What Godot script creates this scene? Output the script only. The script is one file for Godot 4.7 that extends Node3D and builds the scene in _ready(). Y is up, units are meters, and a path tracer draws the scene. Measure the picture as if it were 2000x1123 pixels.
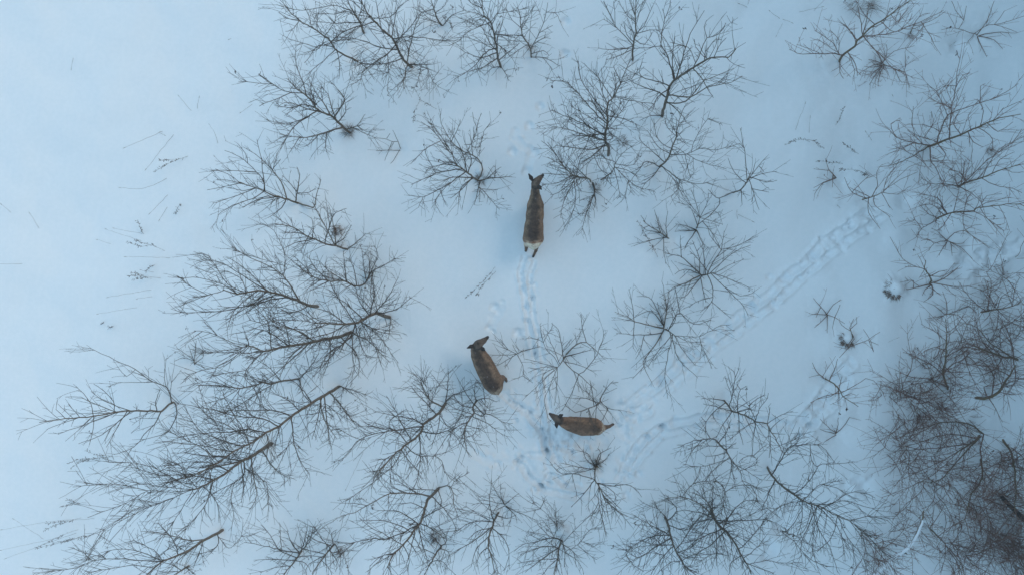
extends Node3D
# Three roe deer among bare shrubs and saplings on snow, seen from straight above.
# x runs to the right of the picture, z towards its lower edge, y up; metres.

var rng := RandomNumberGenerator.new()
var used := {}
var mat := {}
var noise := FastNoiseLite.new()
var fine := FastNoiseLite.new()
var gx := PackedFloat32Array()
var gz := PackedFloat32Array()
var gh := PackedFloat32Array()
const STEP := 0.023
const X0 := -11.1
const X1 := 8.7
const Z0 := -6.0
const Z1 := 6.3
var fi := 0   # first fine column / row
var fj := 0

func _ready() -> void:
	# ---------------------------------------------------------------- camera, sky, sun, exposure
	var cam := Camera3D.new()
	cam.name = "camera"
	cam.fov = 45.137
	cam.near = 0.1
	cam.far = 600.0
	add_child(cam)
	cam.look_at_from_position(Vector3(0, 12.3, 0), Vector3(-0.8194, 0, 0.1502), Vector3(0, 0, -1))
	cam.current = true
	var env := Environment.new()
	env.background_mode = Environment.BG_SKY
	var sky := Sky.new()
	var sm := ProceduralSkyMaterial.new()
	sm.sky_top_color = lin(0.385, 0.625, 0.84)
	sm.sky_horizon_color = lin(0.53, 0.735, 0.90)
	sm.sky_curve = 0.3
	sm.ground_bottom_color = lin(0.5, 0.58, 0.66)
	sm.ground_horizon_color = lin(0.55, 0.66, 0.78)
	sm.sun_angle_max = 1.0
	sky.sky_material = sm
	env.sky = sky
	env.tonemap_mode = Environment.TONE_MAPPER_LINEAR
	env.tonemap_exposure = 1.145
	env.fog_enabled = true
	env.fog_density = 0.004
	env.fog_light_color = lin(0.62, 0.74, 0.84)
	env.sdfgi_enabled = true
	env.ssao_enabled = true
	env.ssil_enabled = true
	var we := WorldEnvironment.new()
	we.name = "environment"
	we.environment = env
	add_child(we)
	var sun := DirectionalLight3D.new()
	sun.name = "sun"
	sun.light_energy = 0.40
	sun.light_color = Color(1.0, 0.965, 0.92)
	sun.light_angular_distance = 30.0
	sun.shadow_enabled = true
	add_child(sun)
	sun.look_at_from_position(Vector3(9, 8.0, -5), Vector3.ZERO, Vector3.UP)

	rng.seed = 20240117
	noise.seed = 11
	noise.noise_type = FastNoiseLite.TYPE_SIMPLEX_SMOOTH
	noise.frequency = 0.22
	noise.fractal_octaves = 3
	fine.seed = 4
	fine.noise_type = FastNoiseLite.TYPE_SIMPLEX_SMOOTH
	fine.frequency = 3.2
	fine.fractal_octaves = 3
	make_materials()

	# ---------------------------------------------------------------- the setting
	make_ground()
	make_forest()
	# ---------------------------------------------------------------- things
	for p in PLANTS: make_plant(p)
	for d in DEER: make_deer(d)
	for h in HUMMOCKS: make_hummock(h)
	make_fallen_branch()
	make_log()
	for t in TUFTS: make_tuft(t)
	for s in STALKS: make_stalk(s)

# ==================================================================== naming helpers
func lin(r: float, g: float, b: float) -> Color:
	return Color(r, g, b).linear_to_srgb()

func numbered(called: String) -> String:
	if not used.has(called):
		used[called] = 0
		return called
	used[called] += 1
	return "%s_%03d" % [called, used[called]]

func tag(o: Node, label: String, category: String, group := "", kind := "") -> void:
	if label != "": o.set_meta("label", label)
	if category != "": o.set_meta("category", category)
	if group != "": o.set_meta("group", group)
	if kind != "": o.set_meta("kind", kind)

func thing(called: String, where: Vector3, label: String, category: String, group := "") -> Node3D:
	var o := Node3D.new()
	o.name = numbered(called)
	add_child(o)
	o.position = where
	tag(o, label, category, group)
	return o

# ==================================================================== mesh collector
class Mesher:
	var v := PackedVector3Array()
	var n := PackedVector3Array()
	var c := PackedColorArray()
	var ix := PackedInt32Array()
	var col := Color.WHITE
	func tube(pts: PackedVector3Array, r0: float, r1: float, sides: int) -> void:
		var m := pts.size()
		if m < 2: return
		var t0 := (pts[1] - pts[0]).normalized()
		var a := t0.cross(Vector3(0.31, 0.87, 0.38))
		if a.length() < 0.1: a = t0.cross(Vector3.RIGHT)
		a = a.normalized()
		var first := v.size()
		for i in m:
			var t := t0
			if i > 0 and i < m - 1: t = (pts[i + 1] - pts[i - 1]).normalized()
			elif i == m - 1: t = (pts[i] - pts[i - 1]).normalized()
			a = (a - t * a.dot(t)).normalized()
			var b := t.cross(a)
			var r := lerpf(r0, r1, float(i) / (m - 1))
			for k in sides:
				var w := TAU * k / sides
				var d := a * cos(w) + b * sin(w)
				v.append(pts[i] + d * r)
				n.append(d)
				c.append(col)
		for i in m - 1:
			for k in sides:
				var p := first + i * sides + k
				var q := first + i * sides + (k + 1) % sides
				ix.append(p); ix.append(p + sides); ix.append(q)
				ix.append(q); ix.append(p + sides); ix.append(q + sides)
		# closed end
		var e := first + (m - 1) * sides
		for k in range(1, sides - 1):
			ix.append(e); ix.append(e + k + 1); ix.append(e + k)
	func tri(p: Vector3, q: Vector3, r: Vector3, cc: Color) -> void:
		var nn := (r - p).cross(q - p).normalized()
		var f := v.size()
		for x in [p, q, r]:
			v.append(x); n.append(nn); c.append(cc)
		ix.append(f); ix.append(f + 1); ix.append(f + 2)
	func mesh(m: Material) -> ArrayMesh:
		var arr := []
		arr.resize(Mesh.ARRAY_MAX)
		arr[Mesh.ARRAY_VERTEX] = v
		arr[Mesh.ARRAY_NORMAL] = n
		arr[Mesh.ARRAY_COLOR] = c
		arr[Mesh.ARRAY_INDEX] = ix
		var am := ArrayMesh.new()
		am.add_surface_from_arrays(Mesh.PRIMITIVE_TRIANGLES, arr)
		am.surface_set_material(0, m)
		return am

func part(me: Mesher, called: String, m: Material, parent: Node3D) -> MeshInstance3D:
	var o := MeshInstance3D.new()
	o.name = called
	o.mesh = me.mesh(m)
	parent.add_child(o, true)
	return o

# ==================================================================== materials
func noise_tex(seed_: int, freq: float, a: Color, b: Color, c: Color, size := 256) -> NoiseTexture2D:
	var f := FastNoiseLite.new()
	f.seed = seed_
	f.frequency = freq
	f.fractal_octaves = 4
	var g := Gradient.new()
	g.offsets = PackedFloat32Array([0.25, 0.55, 0.8])
	g.colors = PackedColorArray([a, b, c])
	var t := NoiseTexture2D.new()
	t.width = size
	t.height = size
	t.seamless = true
	t.noise = f
	t.color_ramp = g
	return t

func bump_tex(seed_: int, freq: float, strength: float, size := 256) -> NoiseTexture2D:
	var f := FastNoiseLite.new()
	f.seed = seed_
	f.frequency = freq
	f.fractal_octaves = 3
	var t := NoiseTexture2D.new()
	t.width = size
	t.height = size
	t.seamless = true
	t.as_normal_map = true
	t.bump_strength = strength
	t.noise = f
	return t

func make_materials() -> void:
	var s := StandardMaterial3D.new()
	s.albedo_texture = noise_tex(3, 0.02, lin(0.83, 0.87, 0.90), lin(0.845, 0.88, 0.91), lin(0.86, 0.89, 0.92), 512)
	s.normal_enabled = true
	s.normal_texture = bump_tex(8, 0.05, 3.0, 512)
	s.normal_scale = 0.06
	s.uv1_triplanar = true
	s.uv1_world_triplanar = true
	s.uv1_scale = Vector3(0.9, 0.9, 0.9)
	s.roughness = 0.75
	mat.snow = s
	var clump := StandardMaterial3D.new()
	clump.albedo_color = lin(0.85, 0.88, 0.92)
	clump.roughness = 0.8
	mat.clump = clump
	# trunk and limb bark, olive brown with lichen / purplish brown in the thicket
	mat.bark_o = bark(21, lin(0.125, 0.095, 0.074), lin(0.205, 0.16, 0.122), lin(0.24, 0.21, 0.145))
	mat.bark_p = bark(22, lin(0.14, 0.095, 0.06), lin(0.215, 0.15, 0.088), lin(0.24, 0.195, 0.105))
	mat.twig_o = plain(lin(0.075, 0.058, 0.045), 0.85)
	mat.twig_p = plain(lin(0.225, 0.125, 0.098), 0.85)
	mat.limb_o = plain(lin(0.09, 0.068, 0.05), 0.85)
	mat.limb_p = plain(lin(0.195, 0.12, 0.088), 0.85)
	mat.leaf = plain(lin(0.05, 0.03, 0.022), 0.9)
	mat.weed = plain(lin(0.21, 0.175, 0.14), 0.9)
	mat.pod = plain(lin(0.11, 0.085, 0.068), 0.9)
	mat.straw = plain(lin(0.22, 0.16, 0.10), 0.9)
	var vc := plain(Color.WHITE, 0.9)
	vc.vertex_color_use_as_albedo = true
	mat.tinted = vc
	var fur := StandardMaterial3D.new()
	fur.vertex_color_use_as_albedo = true
	fur.albedo_texture = noise_tex(31, 0.06, lin(0.62, 0.62, 0.62), lin(0.86, 0.86, 0.86), lin(1, 1, 1))
	fur.normal_enabled = true
	fur.normal_texture = bump_tex(32, 0.12, 6.0)
	fur.normal_scale = 0.6
	fur.uv1_triplanar = true
	fur.uv1_scale = Vector3(5, 5, 5)
	fur.roughness = 0.95
	mat.fur = fur
	var eye := plain(lin(0.01, 0.008, 0.008), 0.15)
	mat.eye = eye
	mat.spruce = plain(lin(0.03, 0.045, 0.028), 0.9)

func plain(c: Color, rough: float) -> StandardMaterial3D:
	var m := StandardMaterial3D.new()
	m.albedo_color = c
	m.roughness = rough
	return m

func bark(seed_: int, a: Color, b: Color, c: Color) -> StandardMaterial3D:
	var m := StandardMaterial3D.new()
	m.albedo_texture = noise_tex(seed_, 0.03, a, b, c)
	m.normal_enabled = true
	m.normal_texture = bump_tex(seed_ + 5, 0.08, 8.0)
	m.uv1_triplanar = true
	m.uv1_scale = Vector3(4, 1.6, 4)
	m.roughness = 0.9
	return m

# ==================================================================== snow
func base_height(x: float, z: float) -> float:
	return noise.get_noise_2d(x, z) * 0.10 + noise.get_noise_2d(x * 2.6 + 50.0, z * 2.6) * 0.035

func axis(a: float, b: float) -> PackedFloat32Array:
	var out := PackedFloat32Array()
	var far := PackedFloat32Array()
	var d := STEP
	var x := a
	while x > -220.0:
		d *= 1.28
		x -= d
		far.append(x)
	far.reverse()
	out.append_array(far)
	var k := int(round((b - a) / STEP))
	for i in k + 1: out.append(a + i * STEP)
	d = STEP
	x = b
	while x < 220.0:
		d *= 1.28
		x += d
		out.append(x)
	return out

func ground(x: float, z: float) -> float:
	var i := fi + int((x - X0) / STEP)
	var j := fj + int((z - Z0) / STEP)
	if x < X0 or x > X1 or z < Z0 or z > Z1: return base_height(x, z)
	return gh[j * gx.size() + i]

# adds f(distance to the line, along) to the snow near a line
func press_line(pts: Array, w: float, depth: float) -> void:
	var nx := gx.size()
	var reach := w * 2.6
	var run := 0.0
	for s in range(0, pts.size() - 2, 2):
		var a := Vector2(pts[s], pts[s + 1])
		var b := Vector2(pts[s + 2], pts[s + 3])
		var len_ := a.distance_to(b)
		var lo := Vector2(minf(a.x, b.x) - reach, minf(a.y, b.y) - reach)
		var hi := Vector2(maxf(a.x, b.x) + reach, maxf(a.y, b.y) + reach)
		for j in range(maxi(0, int((lo.y - Z0) / STEP)), mini(int((Z1 - Z0) / STEP), int((hi.y - Z0) / STEP)) + 1):
			for i in range(maxi(0, int((lo.x - X0) / STEP)), mini(int((X1 - X0) / STEP), int((hi.x - X0) / STEP)) + 1):
				var p := Vector2(X0 + i * STEP, Z0 + j * STEP)
				var q := (p - a).dot(b - a) / maxf(len_ * len_, 0.0001)
				# each piece owns its own span only, so joints are not pressed twice
				if q < 0.0 or q >= 1.0: continue
				var wob := fine.get_noise_2d((run + q * len_) * 0.5, w * 90.0) * w * 0.9
				var e := ((p - a).cross(b - a) / len_ + wob) / w
				var puls := 0.6 + 0.6 * fine.get_noise_2d((run + q * len_) * 1.3 + 31.0, depth * 300.0)
				var ends := 1.0
				if s == 0: ends = smoothstep(0.0, 0.25, q)
				if s >= pts.size() - 4: ends *= 1.0 - smoothstep(0.75, 1.0, q)
				var h := -depth * exp(-pow(absf(e), 3.2) * 1.1) * clampf(puls, 0.15, 1.2)
				h += depth * 0.42 * exp(-(absf(e) - 1.55) * (absf(e) - 1.55) * 3.0) * (0.7 + 0.8 * fine.get_noise_2d(p.x * 1.6, p.y * 1.6))
				gh[(fj + j) * nx + fi + i] += h * ends
		run += len_

func press_spot(x: float, z: float, r: float, depth: float, sharp: float) -> void:
	var nx := gx.size()
	var reach := r * 2.2
	for j in range(maxi(0, int((z - reach - Z0) / STEP)), mini(int((Z1 - Z0) / STEP), int((z + reach - Z0) / STEP)) + 1):
		for i in range(maxi(0, int((x - reach - X0) / STEP)), mini(int((X1 - X0) / STEP), int((x + reach - X0) / STEP)) + 1):
			var dx := X0 + i * STEP - x
			var dz := Z0 + j * STEP - z
			var wob := 1.0 + 0.3 * fine.get_noise_2d(dx / r * 0.2 + x * 3.0, dz / r * 0.2 + z * 3.0)
			var e := sqrt(dx * dx + dz * dz) / r * wob
			gh[(fj + j) * nx + fi + i] -= depth * exp(-pow(e, sharp))

func make_ground() -> void:
	gx = axis(X0, X1)
	gz = axis(Z0, Z1)
	fi = gx.bsearch(X0 - 0.001)
	fj = gz.bsearch(Z0 - 0.001)
	var nx := gx.size()
	var nz := gz.size()
	gh.resize(nx * nz)
	for j in nz:
		for i in nx:
			gh[j * nx + i] = base_height(gx[i], gz[j]) + fine.get_noise_2d(gx[i] * 2.0, gz[j] * 2.0) * 0.0012
	for t in TRACKS: press_line(t[0], t[1], t[2])
	for h in HOLLOWS: press_spot(h[0], h[1], h[2], h[3], 2.0 if h[2] > 0.075 else 3.6)
	for m in MOUNDS: press_spot(m[0], m[1], m[2], -m[3], 2.4)
	for p in PLANTS:   # the snow sinks a little round a stem
		press_spot(p[3], p[4], 0.17, 0.08, 1.25)
	var v := PackedVector3Array()
	var n := PackedVector3Array()
	v.resize(nx * nz)
	n.resize(nx * nz)
	for j in nz:
		var ja := maxi(j - 1, 0)
		var jb := mini(j + 1, nz - 1)
		for i in nx:
			var ia := maxi(i - 1, 0)
			var ib := mini(i + 1, nx - 1)
			v[j * nx + i] = Vector3(gx[i], gh[j * nx + i], gz[j])
			n[j * nx + i] = Vector3(-(gh[j * nx + ib] - gh[j * nx + ia]) / (gx[ib] - gx[ia]), 1.0, -(gh[jb * nx + i] - gh[ja * nx + i]) / (gz[jb] - gz[ja])).normalized()
	var ix := PackedInt32Array()
	ix.resize((nx - 1) * (nz - 1) * 6)
	var k := 0
	for j in nz - 1:
		for i in nx - 1:
			var p := j * nx + i
			ix[k] = p; ix[k + 1] = p + 1; ix[k + 2] = p + nx
			ix[k + 3] = p + 1; ix[k + 4] = p + nx + 1; ix[k + 5] = p + nx
			k += 6
	var arr := []
	arr.resize(Mesh.ARRAY_MAX)
	arr[Mesh.ARRAY_VERTEX] = v
	arr[Mesh.ARRAY_NORMAL] = n
	arr[Mesh.ARRAY_INDEX] = ix
	var am := ArrayMesh.new()
	am.add_surface_from_arrays(Mesh.PRIMITIVE_TRIANGLES, arr)
	am.surface_set_material(0, mat.snow)
	var o := MeshInstance3D.new()
	o.name = "snow_ground"
	o.mesh = am
	add_child(o)
	tag(o, "smooth blue-white snow crossed by deer trails", "ground", "", "structure")

# ==================================================================== the dense wood beyond the right side, which shades the snow there
func make_forest() -> void:
	var me := Mesher.new()
	me.col = Color.WHITE
	me.tube(PackedVector3Array([Vector3(0, -0.3, 0), Vector3(0, 8, 0), Vector3(0, 17, 0)]), 0.22, 0.03, 6)
	var r := RandomNumberGenerator.new()
	r.seed = 77
	for k in 46:
		var y := 0.8 + k * 0.36
		var reach := lerpf(2.6, 0.25, float(k) / 45.0)
		for b in 9:
			var w := TAU * (b + r.randf()) / 9.0 + k
			var d := Vector3(cos(w), 0, sin(w))
			var s := Vector3(-sin(w), 0, cos(w)) * reach * 0.22
			var tip := Vector3(0, y - reach * r.randf_range(0.1, 0.4), 0) + d * reach * r.randf_range(0.75, 1.1)
			var root := Vector3(0, y + 0.2, 0)
			var mid := root.lerp(tip, 0.6)
			var low := mid + Vector3(0, -0.28 - 0.1 * reach, 0)
			me.tri(root, mid + s, tip, Color.WHITE)
			me.tri(root, tip, mid - s, Color.WHITE)
			me.tri(root, low, mid + s, Color.WHITE)
			me.tri(root, mid - s, low, Color.WHITE)
			me.tri(tip, mid + s, low, Color.WHITE)
			me.tri(tip, low, mid - s, Color.WHITE)
	var mm := MultiMesh.new()
	mm.transform_format = MultiMesh.TRANSFORM_3D
	mm.mesh = me.mesh(mat.spruce)
	var spots := []
	for row in 4:
		for q in 26:
			var z := -30.0 + q * 2.4 + r.randf_range(-0.7, 0.7) + row * 1.1
			var x := 13.5 + row * 2.6 + r.randf_range(-0.6, 0.6)
			spots.append(Transform3D(Basis(Vector3.UP, r.randf() * TAU).scaled(Vector3.ONE * r.randf_range(0.8, 1.12)), Vector3(x, 0, z)))
	mm.instance_count = spots.size()
	for q in spots.size(): mm.set_instance_transform(q, spots[q])
	var o := MultiMeshInstance3D.new()
	o.name = "spruce_forest"
	o.multimesh = mm
	add_child(o)
	tag(o, "dense dark spruce wood beyond the thicket on the right", "forest", "", "stuff")

# ==================================================================== bare trees and shrubs
func curve_through(p: PackedVector3Array, every: float, jitter: float) -> PackedVector3Array:
	var out := PackedVector3Array()
	for i in p.size() - 1:
		var a := p[maxi(i - 1, 0)]
		var d := p[mini(i + 2, p.size() - 1)]
		var k := maxi(1, int(ceil(p[i].distance_to(p[i + 1]) / every)))
		for s in k:
			var q := p[i].cubic_interpolate(p[i + 1], a, d, float(s) / k)
			if s > 0 or i > 0:
				q += Vector3(rng.randf_range(-1, 1), rng.randf_range(-1, 1), rng.randf_range(-1, 1)) * jitter
			out.append(q)
	out.append(p[p.size() - 1])
	return out

func side_dir(t: Vector3, angle: float) -> Vector3:
	var w := Vector3(rng.randf_range(-1, 1), rng.randf_range(-1, 1), rng.randf_range(-1, 1))
	var s := (w - t * w.dot(t)).normalized()
	return (t * cos(angle) + s * sin(angle)).normalized()

func twig(me: Mesher, at: Vector3, dir: Vector3, length: float, r: float, level: int) -> Vector3:
	var k := 4 if length > 0.35 else (3 if length > 0.15 else 2)
	var pts := PackedVector3Array([at])
	var d := dir
	var p := at
	var lift := rng.randf_range(-0.05, 0.22)
	for i in k:
		d = (d + Vector3(rng.randf_range(-1, 1), rng.randf_range(-1, 1) + lift, rng.randf_range(-1, 1)) * 0.12).normalized()
		if p.y < 0.06 and d.y < 0.05: d.y = 0.1
		p += d * length / k
		pts.append(p)
	me.tube(pts, r, maxf(r * 0.5, 0.0019), 3)
	if level > 0:
		var subs := int(length * rng.randf_range(2.6, 6.0))
		for s in subs:
			var q := rng.randf_range(0.2, 0.95)
			var i := mini(int(q * k), k - 1)
			var t := (pts[i + 1] - pts[i]).normalized()
			twig(me, pts[i].lerp(pts[i + 1], q * k - i), side_dir(t, rng.randf_range(0.5, 1.05)), length * rng.randf_range(0.18, 0.48) * (1.1 - 0.5 * q), maxf(r * 0.68, 0.0022), level - 1)
	return p

func make_plant(p: Array) -> void:
	var y0 := ground(p[3], p[4])
	var group := "bare trees and shrubs in the snow"
	if p[0].begins_with("thicket"): group = "bare trees and bushes of the right-hand thicket"
	var root := thing(p[0], Vector3(p[3], y0, p[4]), p[1], p[2], group)
	var olive: bool = p[6] == "o"
	var tw: float = p[5]
	var bark_m: Material = mat.bark_o if olive else mat.bark_p
	var limb_m: Material = mat.limb_o if olive else mat.limb_p
	var twigs := Mesher.new()
	var ends := []
	var bush: bool = p[2] == "bush"
	for li in p[7].size():
		var l: Array = p[7][li]
		var pts := PackedVector3Array()
		for i in range(2, l.size(), 3): pts.append(Vector3(l[i], l[i + 1], l[i + 2]))
		var total := 0.0
		for i in pts.size() - 1: total += pts[i].distance_to(pts[i + 1])
		if li == 0 or bush: pts[0] = pts[0] + Vector3(0, -0.12, 0)
		var line := curve_through(pts, 0.13, 0.004 + 0.004 * minf(total, 1.0))
		var me := Mesher.new()
		var r0: float = l[0]
		var r1: float = l[1]
		if li == 0 and not bush:
			me.tube(line, r0, r1, 8)
			part(me, "trunk", bark_m, root)
		else:
			me.tube(line, r0, r1, 5)
			part(me, "branch", limb_m if r0 < 0.012 else bark_m, root)
		# side twigs
		var gap := (0.10 if bush else 0.072) / maxf(tw, 0.05)
		var m := line.size()
		var made := int(total / gap)
		for k in made:
			var q := rng.randf_range(0.12, 1.0)
			if li == 0 and not bush: q = rng.randf_range(0.22, 1.0)
			var f := q * (m - 1)
			var i := mini(int(f), m - 2)
			var t := (line[i + 1] - line[i]).normalized()
			var at := line[i].lerp(line[i + 1], f - i)
			var size := (0.115 + 0.49 * pow(rng.randf(), 1.5)) * clampf(0.5 + total * 0.5, 0.45, 1.3) * (1.15 - 0.45 * q)
			var d := side_dir(t, rng.randf_range(0.45, 1.1))
			d = (d + Vector3(0, 0.22, 0)).normalized()
			var e := twig(twigs, at, d, size, clampf(lerpf(r0, r1, q) * 0.6, 0.0031, 0.0037 if bush else 0.0050), 2 if size > 0.36 else 1)
			if rng.randf() < 0.014: ends.append(e)
	if twigs.v.size() > 0:
		var tp := part(twigs, "twigs", mat.twig_o if olive else mat.twig_p, root)
		tp.set_meta("kind", "stuff")
	for e in ends:
		for k in rng.randi_range(1, 3):
			var me := Mesher.new()
			var c: Vector3 = e + Vector3(rng.randf_range(-1, 1), rng.randf_range(-1, 0.4), rng.randf_range(-1, 1)) * 0.022
			var s := rng.randf_range(0.006, 0.013)
			var d := side_dir(Vector3.UP, rng.randf_range(0.4, 2.6))
			me.tube(PackedVector3Array([c - d * s * 1.7, c - d * s * 0.5, c + d * s * 0.6, c + d * s * 1.6]), s * 0.75, s * 0.2, 5)
			part(me, "dead_leaf", mat.leaf, root)

# ==================================================================== weeds, grass
func make_stalk(s: Array) -> void:
	var cat := "weed"
	var called := "seed_weed"
	if s[0] == "stalk":
		called = "dry_stalk"
		cat = "stalk"
	var root := thing(called, Vector3(s[3], ground(s[3], s[4]), s[4]), s[1], cat, s[2])
	for arm in s[5].size():
		var pts := PackedVector3Array()
		var fl: Array = s[5][arm]
		for i in range(0, fl.size(), 3): pts.append(Vector3(fl[i], fl[i + 1] + 0.012, fl[i + 2]))
		if arm == 0: pts[0] += Vector3(0, -0.05, 0)
		stem(s[0], curve_through(pts, 0.08, 0.006), root)

func stem(style: String, line: PackedVector3Array, root: Node3D) -> void:
	var me := Mesher.new()
	me.tube(line, 0.0027, 0.0016, 4)
	part(me, "stem", mat.weed, root)
	var m := line.size()
	if style == "seed":
		var pods := Mesher.new()
		for k in int(6 + m * 2.2):
			var q := clampf(rng.randf_range(0.25, 1.05), 0.0, 0.999)
			var i := mini(int(q * (m - 1)), m - 2)
			var at := line[i].lerp(line[i + 1], q * (m - 1) - i)
			var d := side_dir((line[i + 1] - line[i]).normalized(), rng.randf_range(0.4, 1.1))
			var len_ := rng.randf_range(0.012, 0.05)
			pods.tube(PackedVector3Array([at, at + d * len_]), 0.0022, 0.0022, 3)
			var c := at + d * len_
			var w := rng.randf_range(0.003, 0.008)
			pods.tube(PackedVector3Array([c - d * w * 1.4, c, c + d * w * 1.6]), w, w * 0.35, 4)
		part(pods, "seed_heads", mat.pod, root).set_meta("kind", "stuff")
	else:
		var tip := Mesher.new()
		var d := (line[m - 1] - line[m - 2]).normalized()
		tip.tube(PackedVector3Array([line[m - 1], line[m - 1] + d * 0.02, line[m - 1] + d * 0.045]), 0.005, 0.002, 4)
		part(tip, "seed_head", mat.weed, root)

func make_tuft(t: Array) -> void:
	var root := thing("grass_tuft", Vector3(t[1], ground(t[1], t[2]), t[2]), t[0], "grass", "dry grass tufts in the snow")
	var me := Mesher.new()
	var rad: float = t[3]
	var col: Color = t[6]
	for k in int(t[4]):
		var w := rng.randf() * TAU
		var q := sqrt(rng.randf()) * rad * 0.45
		var p := Vector3(cos(w) * q, -0.03, sin(w) * q)
		var d := Vector3(cos(w + rng.randf_range(-0.7, 0.7)), 0, sin(w + rng.randf_range(-0.7, 0.7)))
		var tall := float(t[5]) * rng.randf_range(0.4, 1.1)
		var out := rad * rng.randf_range(0.2, 1.0)
		var s := Vector3(-d.z, 0, d.x) * rng.randf_range(0.0018, 0.0034)
		var a := p + Vector3(0, tall * 0.65, 0) + d * out * 0.4
		var b := p + Vector3(0, tall * rng.randf_range(0.55, 1.0), 0) + d * out
		var c := col * rng.randf_range(0.6, 1.3)
		me.tri(p - s, a, p + s, c)
		me.tri(p + s, a + s, a, c)
		me.tri(a, b, a + s, c)
	var o := part(me, "blades", mat.tinted, root)
	o.set_meta("kind", "stuff")

func dome(me: Mesher, r: float, h: float, sd: float) -> void:
	var rings := 8
	var sides := 20
	var first := me.v.size()
	for i in rings + 1:
		var a := PI * 0.5 * i / rings
		for k in sides:
			var w := TAU * k / sides
			var wob := 1.0 + 0.22 * fine.get_noise_2d(cos(w) * 0.4 + sd, sin(w) * 0.4 + a * 0.2)
			var p := Vector3(cos(w) * cos(a) * r * wob, sin(a) * h, sin(w) * cos(a) * r * wob)
			me.v.append(p)
			me.n.append(Vector3(cos(w) * cos(a) / r, sin(a) / h, sin(w) * cos(a) / r).normalized())
			me.c.append(Color.WHITE)
	for i in rings:
		for k in sides:
			var p := first + i * sides + k
			var q := first + i * sides + (k + 1) % sides
			me.ix.append_array(PackedInt32Array([p, q, p + sides, q, q + sides, p + sides]))

func make_hummock(h: Array) -> void:
	var root := thing("grass_hummock", Vector3(h[1], ground(h[1], h[2]), h[2]), h[0], "hummock", "snow-capped grass hummocks")
	var r: float = h[3]
	var g := Mesher.new()
	for k in 800:
		var w := rng.randf() * TAU
		# the drift has covered the grass on one side
		var d := Vector3(cos(w), 0, sin(w))
		if rng.randf() > 0.12 + 0.75 * d.dot(Vector3(-0.75, 0, 0.6)) + 0.5 * fine.get_noise_1d(w * 0.6 + r * 70.0): continue
		var q := rng.randf_range(0.55, 0.95)
		var p := d * r * q
		var turn := Vector3(rng.randf_range(-1, 1), 0, rng.randf_range(-1, 1)) * 0.5
		p.y = ground(h[1] + p.x, h[2] + p.z) - root.position.y - 0.01
		var b := p + (d + turn).normalized() * rng.randf_range(0.02, 0.085) + Vector3(0, rng.randf_range(0.0, 0.05), 0)
		var a := (p + b) * 0.5 + Vector3(0, 0.02, 0)
		var s := Vector3(-d.z, 0, d.x) * 0.0036
		var c := Color(0.20, 0.125, 0.085) * rng.randf_range(0.55, 1.3)
		g.tri(p - s, a, p + s, c)
		g.tri(p + s, a + s, a, c)
		g.tri(a, b, a + s, c)
	part(g, "blades", mat.tinted, root).set_meta("kind", "stuff")

func from_flat(f: Array, origin: Vector3) -> PackedVector3Array:
	var out := PackedVector3Array()
	for i in range(0, f.size(), 3): out.append(Vector3(f[i], f[i + 1], f[i + 2]) - origin)
	return out

func make_fallen_branch() -> void:
	var o := Vector3(FALLEN[FALLEN.size() - 3], ground(FALLEN[FALLEN.size() - 3], FALLEN[FALLEN.size() - 1]), FALLEN[FALLEN.size() - 1])
	var root := thing("snowy_branch", o, "curved branch carrying a white ridge of snow near the bottom right", "branch")
	var line := curve_through(from_flat(FALLEN, o), 0.07, 0.004)
	var me := Mesher.new()
	me.tube(line, 0.010, 0.022, 7)
	part(me, "wood", mat.bark_p, root)
	var sn := Mesher.new()
	var up := PackedVector3Array()
	for i in line.size():
		if i > 2: up.append(line[i] + Vector3(0, 0.022, 0) + Vector3(rng.randf_range(-1, 1), rng.randf_range(-0.6, 0.6), rng.randf_range(-1, 1)) * 0.006)
	sn.tube(up, 0.016, 0.040, 9)
	part(sn, "snow_ridge", mat.clump, root)
	var tw := Mesher.new()
	for k in 22:
		var i := rng.randi_range(0, line.size() - 2)
		twig(tw, line[i], side_dir((line[i + 1] - line[i]).normalized(), rng.randf_range(0.6, 1.3)), rng.randf_range(0.1, 0.4), 0.004, 1)
	part(tw, "twigs", mat.twig_p, root).set_meta("kind", "stuff")

func make_log() -> void:
	var o := Vector3(LOG[LOG.size() - 3], 0, LOG[LOG.size() - 1])
	o.y = ground(o.x, o.z)
	var root := thing("dead_log", o, "dark rotting log slanting across the bottom right corner", "log")
	var me := Mesher.new()
	me.tube(curve_through(from_flat(LOG, o), 0.06, 0.008), 0.030, 0.045, 9)
	part(me, "wood", plain(lin(0.045, 0.034, 0.028), 0.95), root)
	var st := Mesher.new()
	var l := from_flat(LOG, o)
	st.tube(PackedVector3Array([l[1], l[1] + Vector3(-0.05, 0.06, -0.04), l[1] + Vector3(-0.08, 0.1, -0.09)]), 0.013, 0.006, 6)
	part(st, "branch_stub", mat.bark_p, root)

# ==================================================================== roe deer: a smooth-joined skeleton meshed as surface nets
const CELL := 0.0115
var fld := PackedFloat32Array()
var dim := Vector3i()
var org := Vector3()

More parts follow.
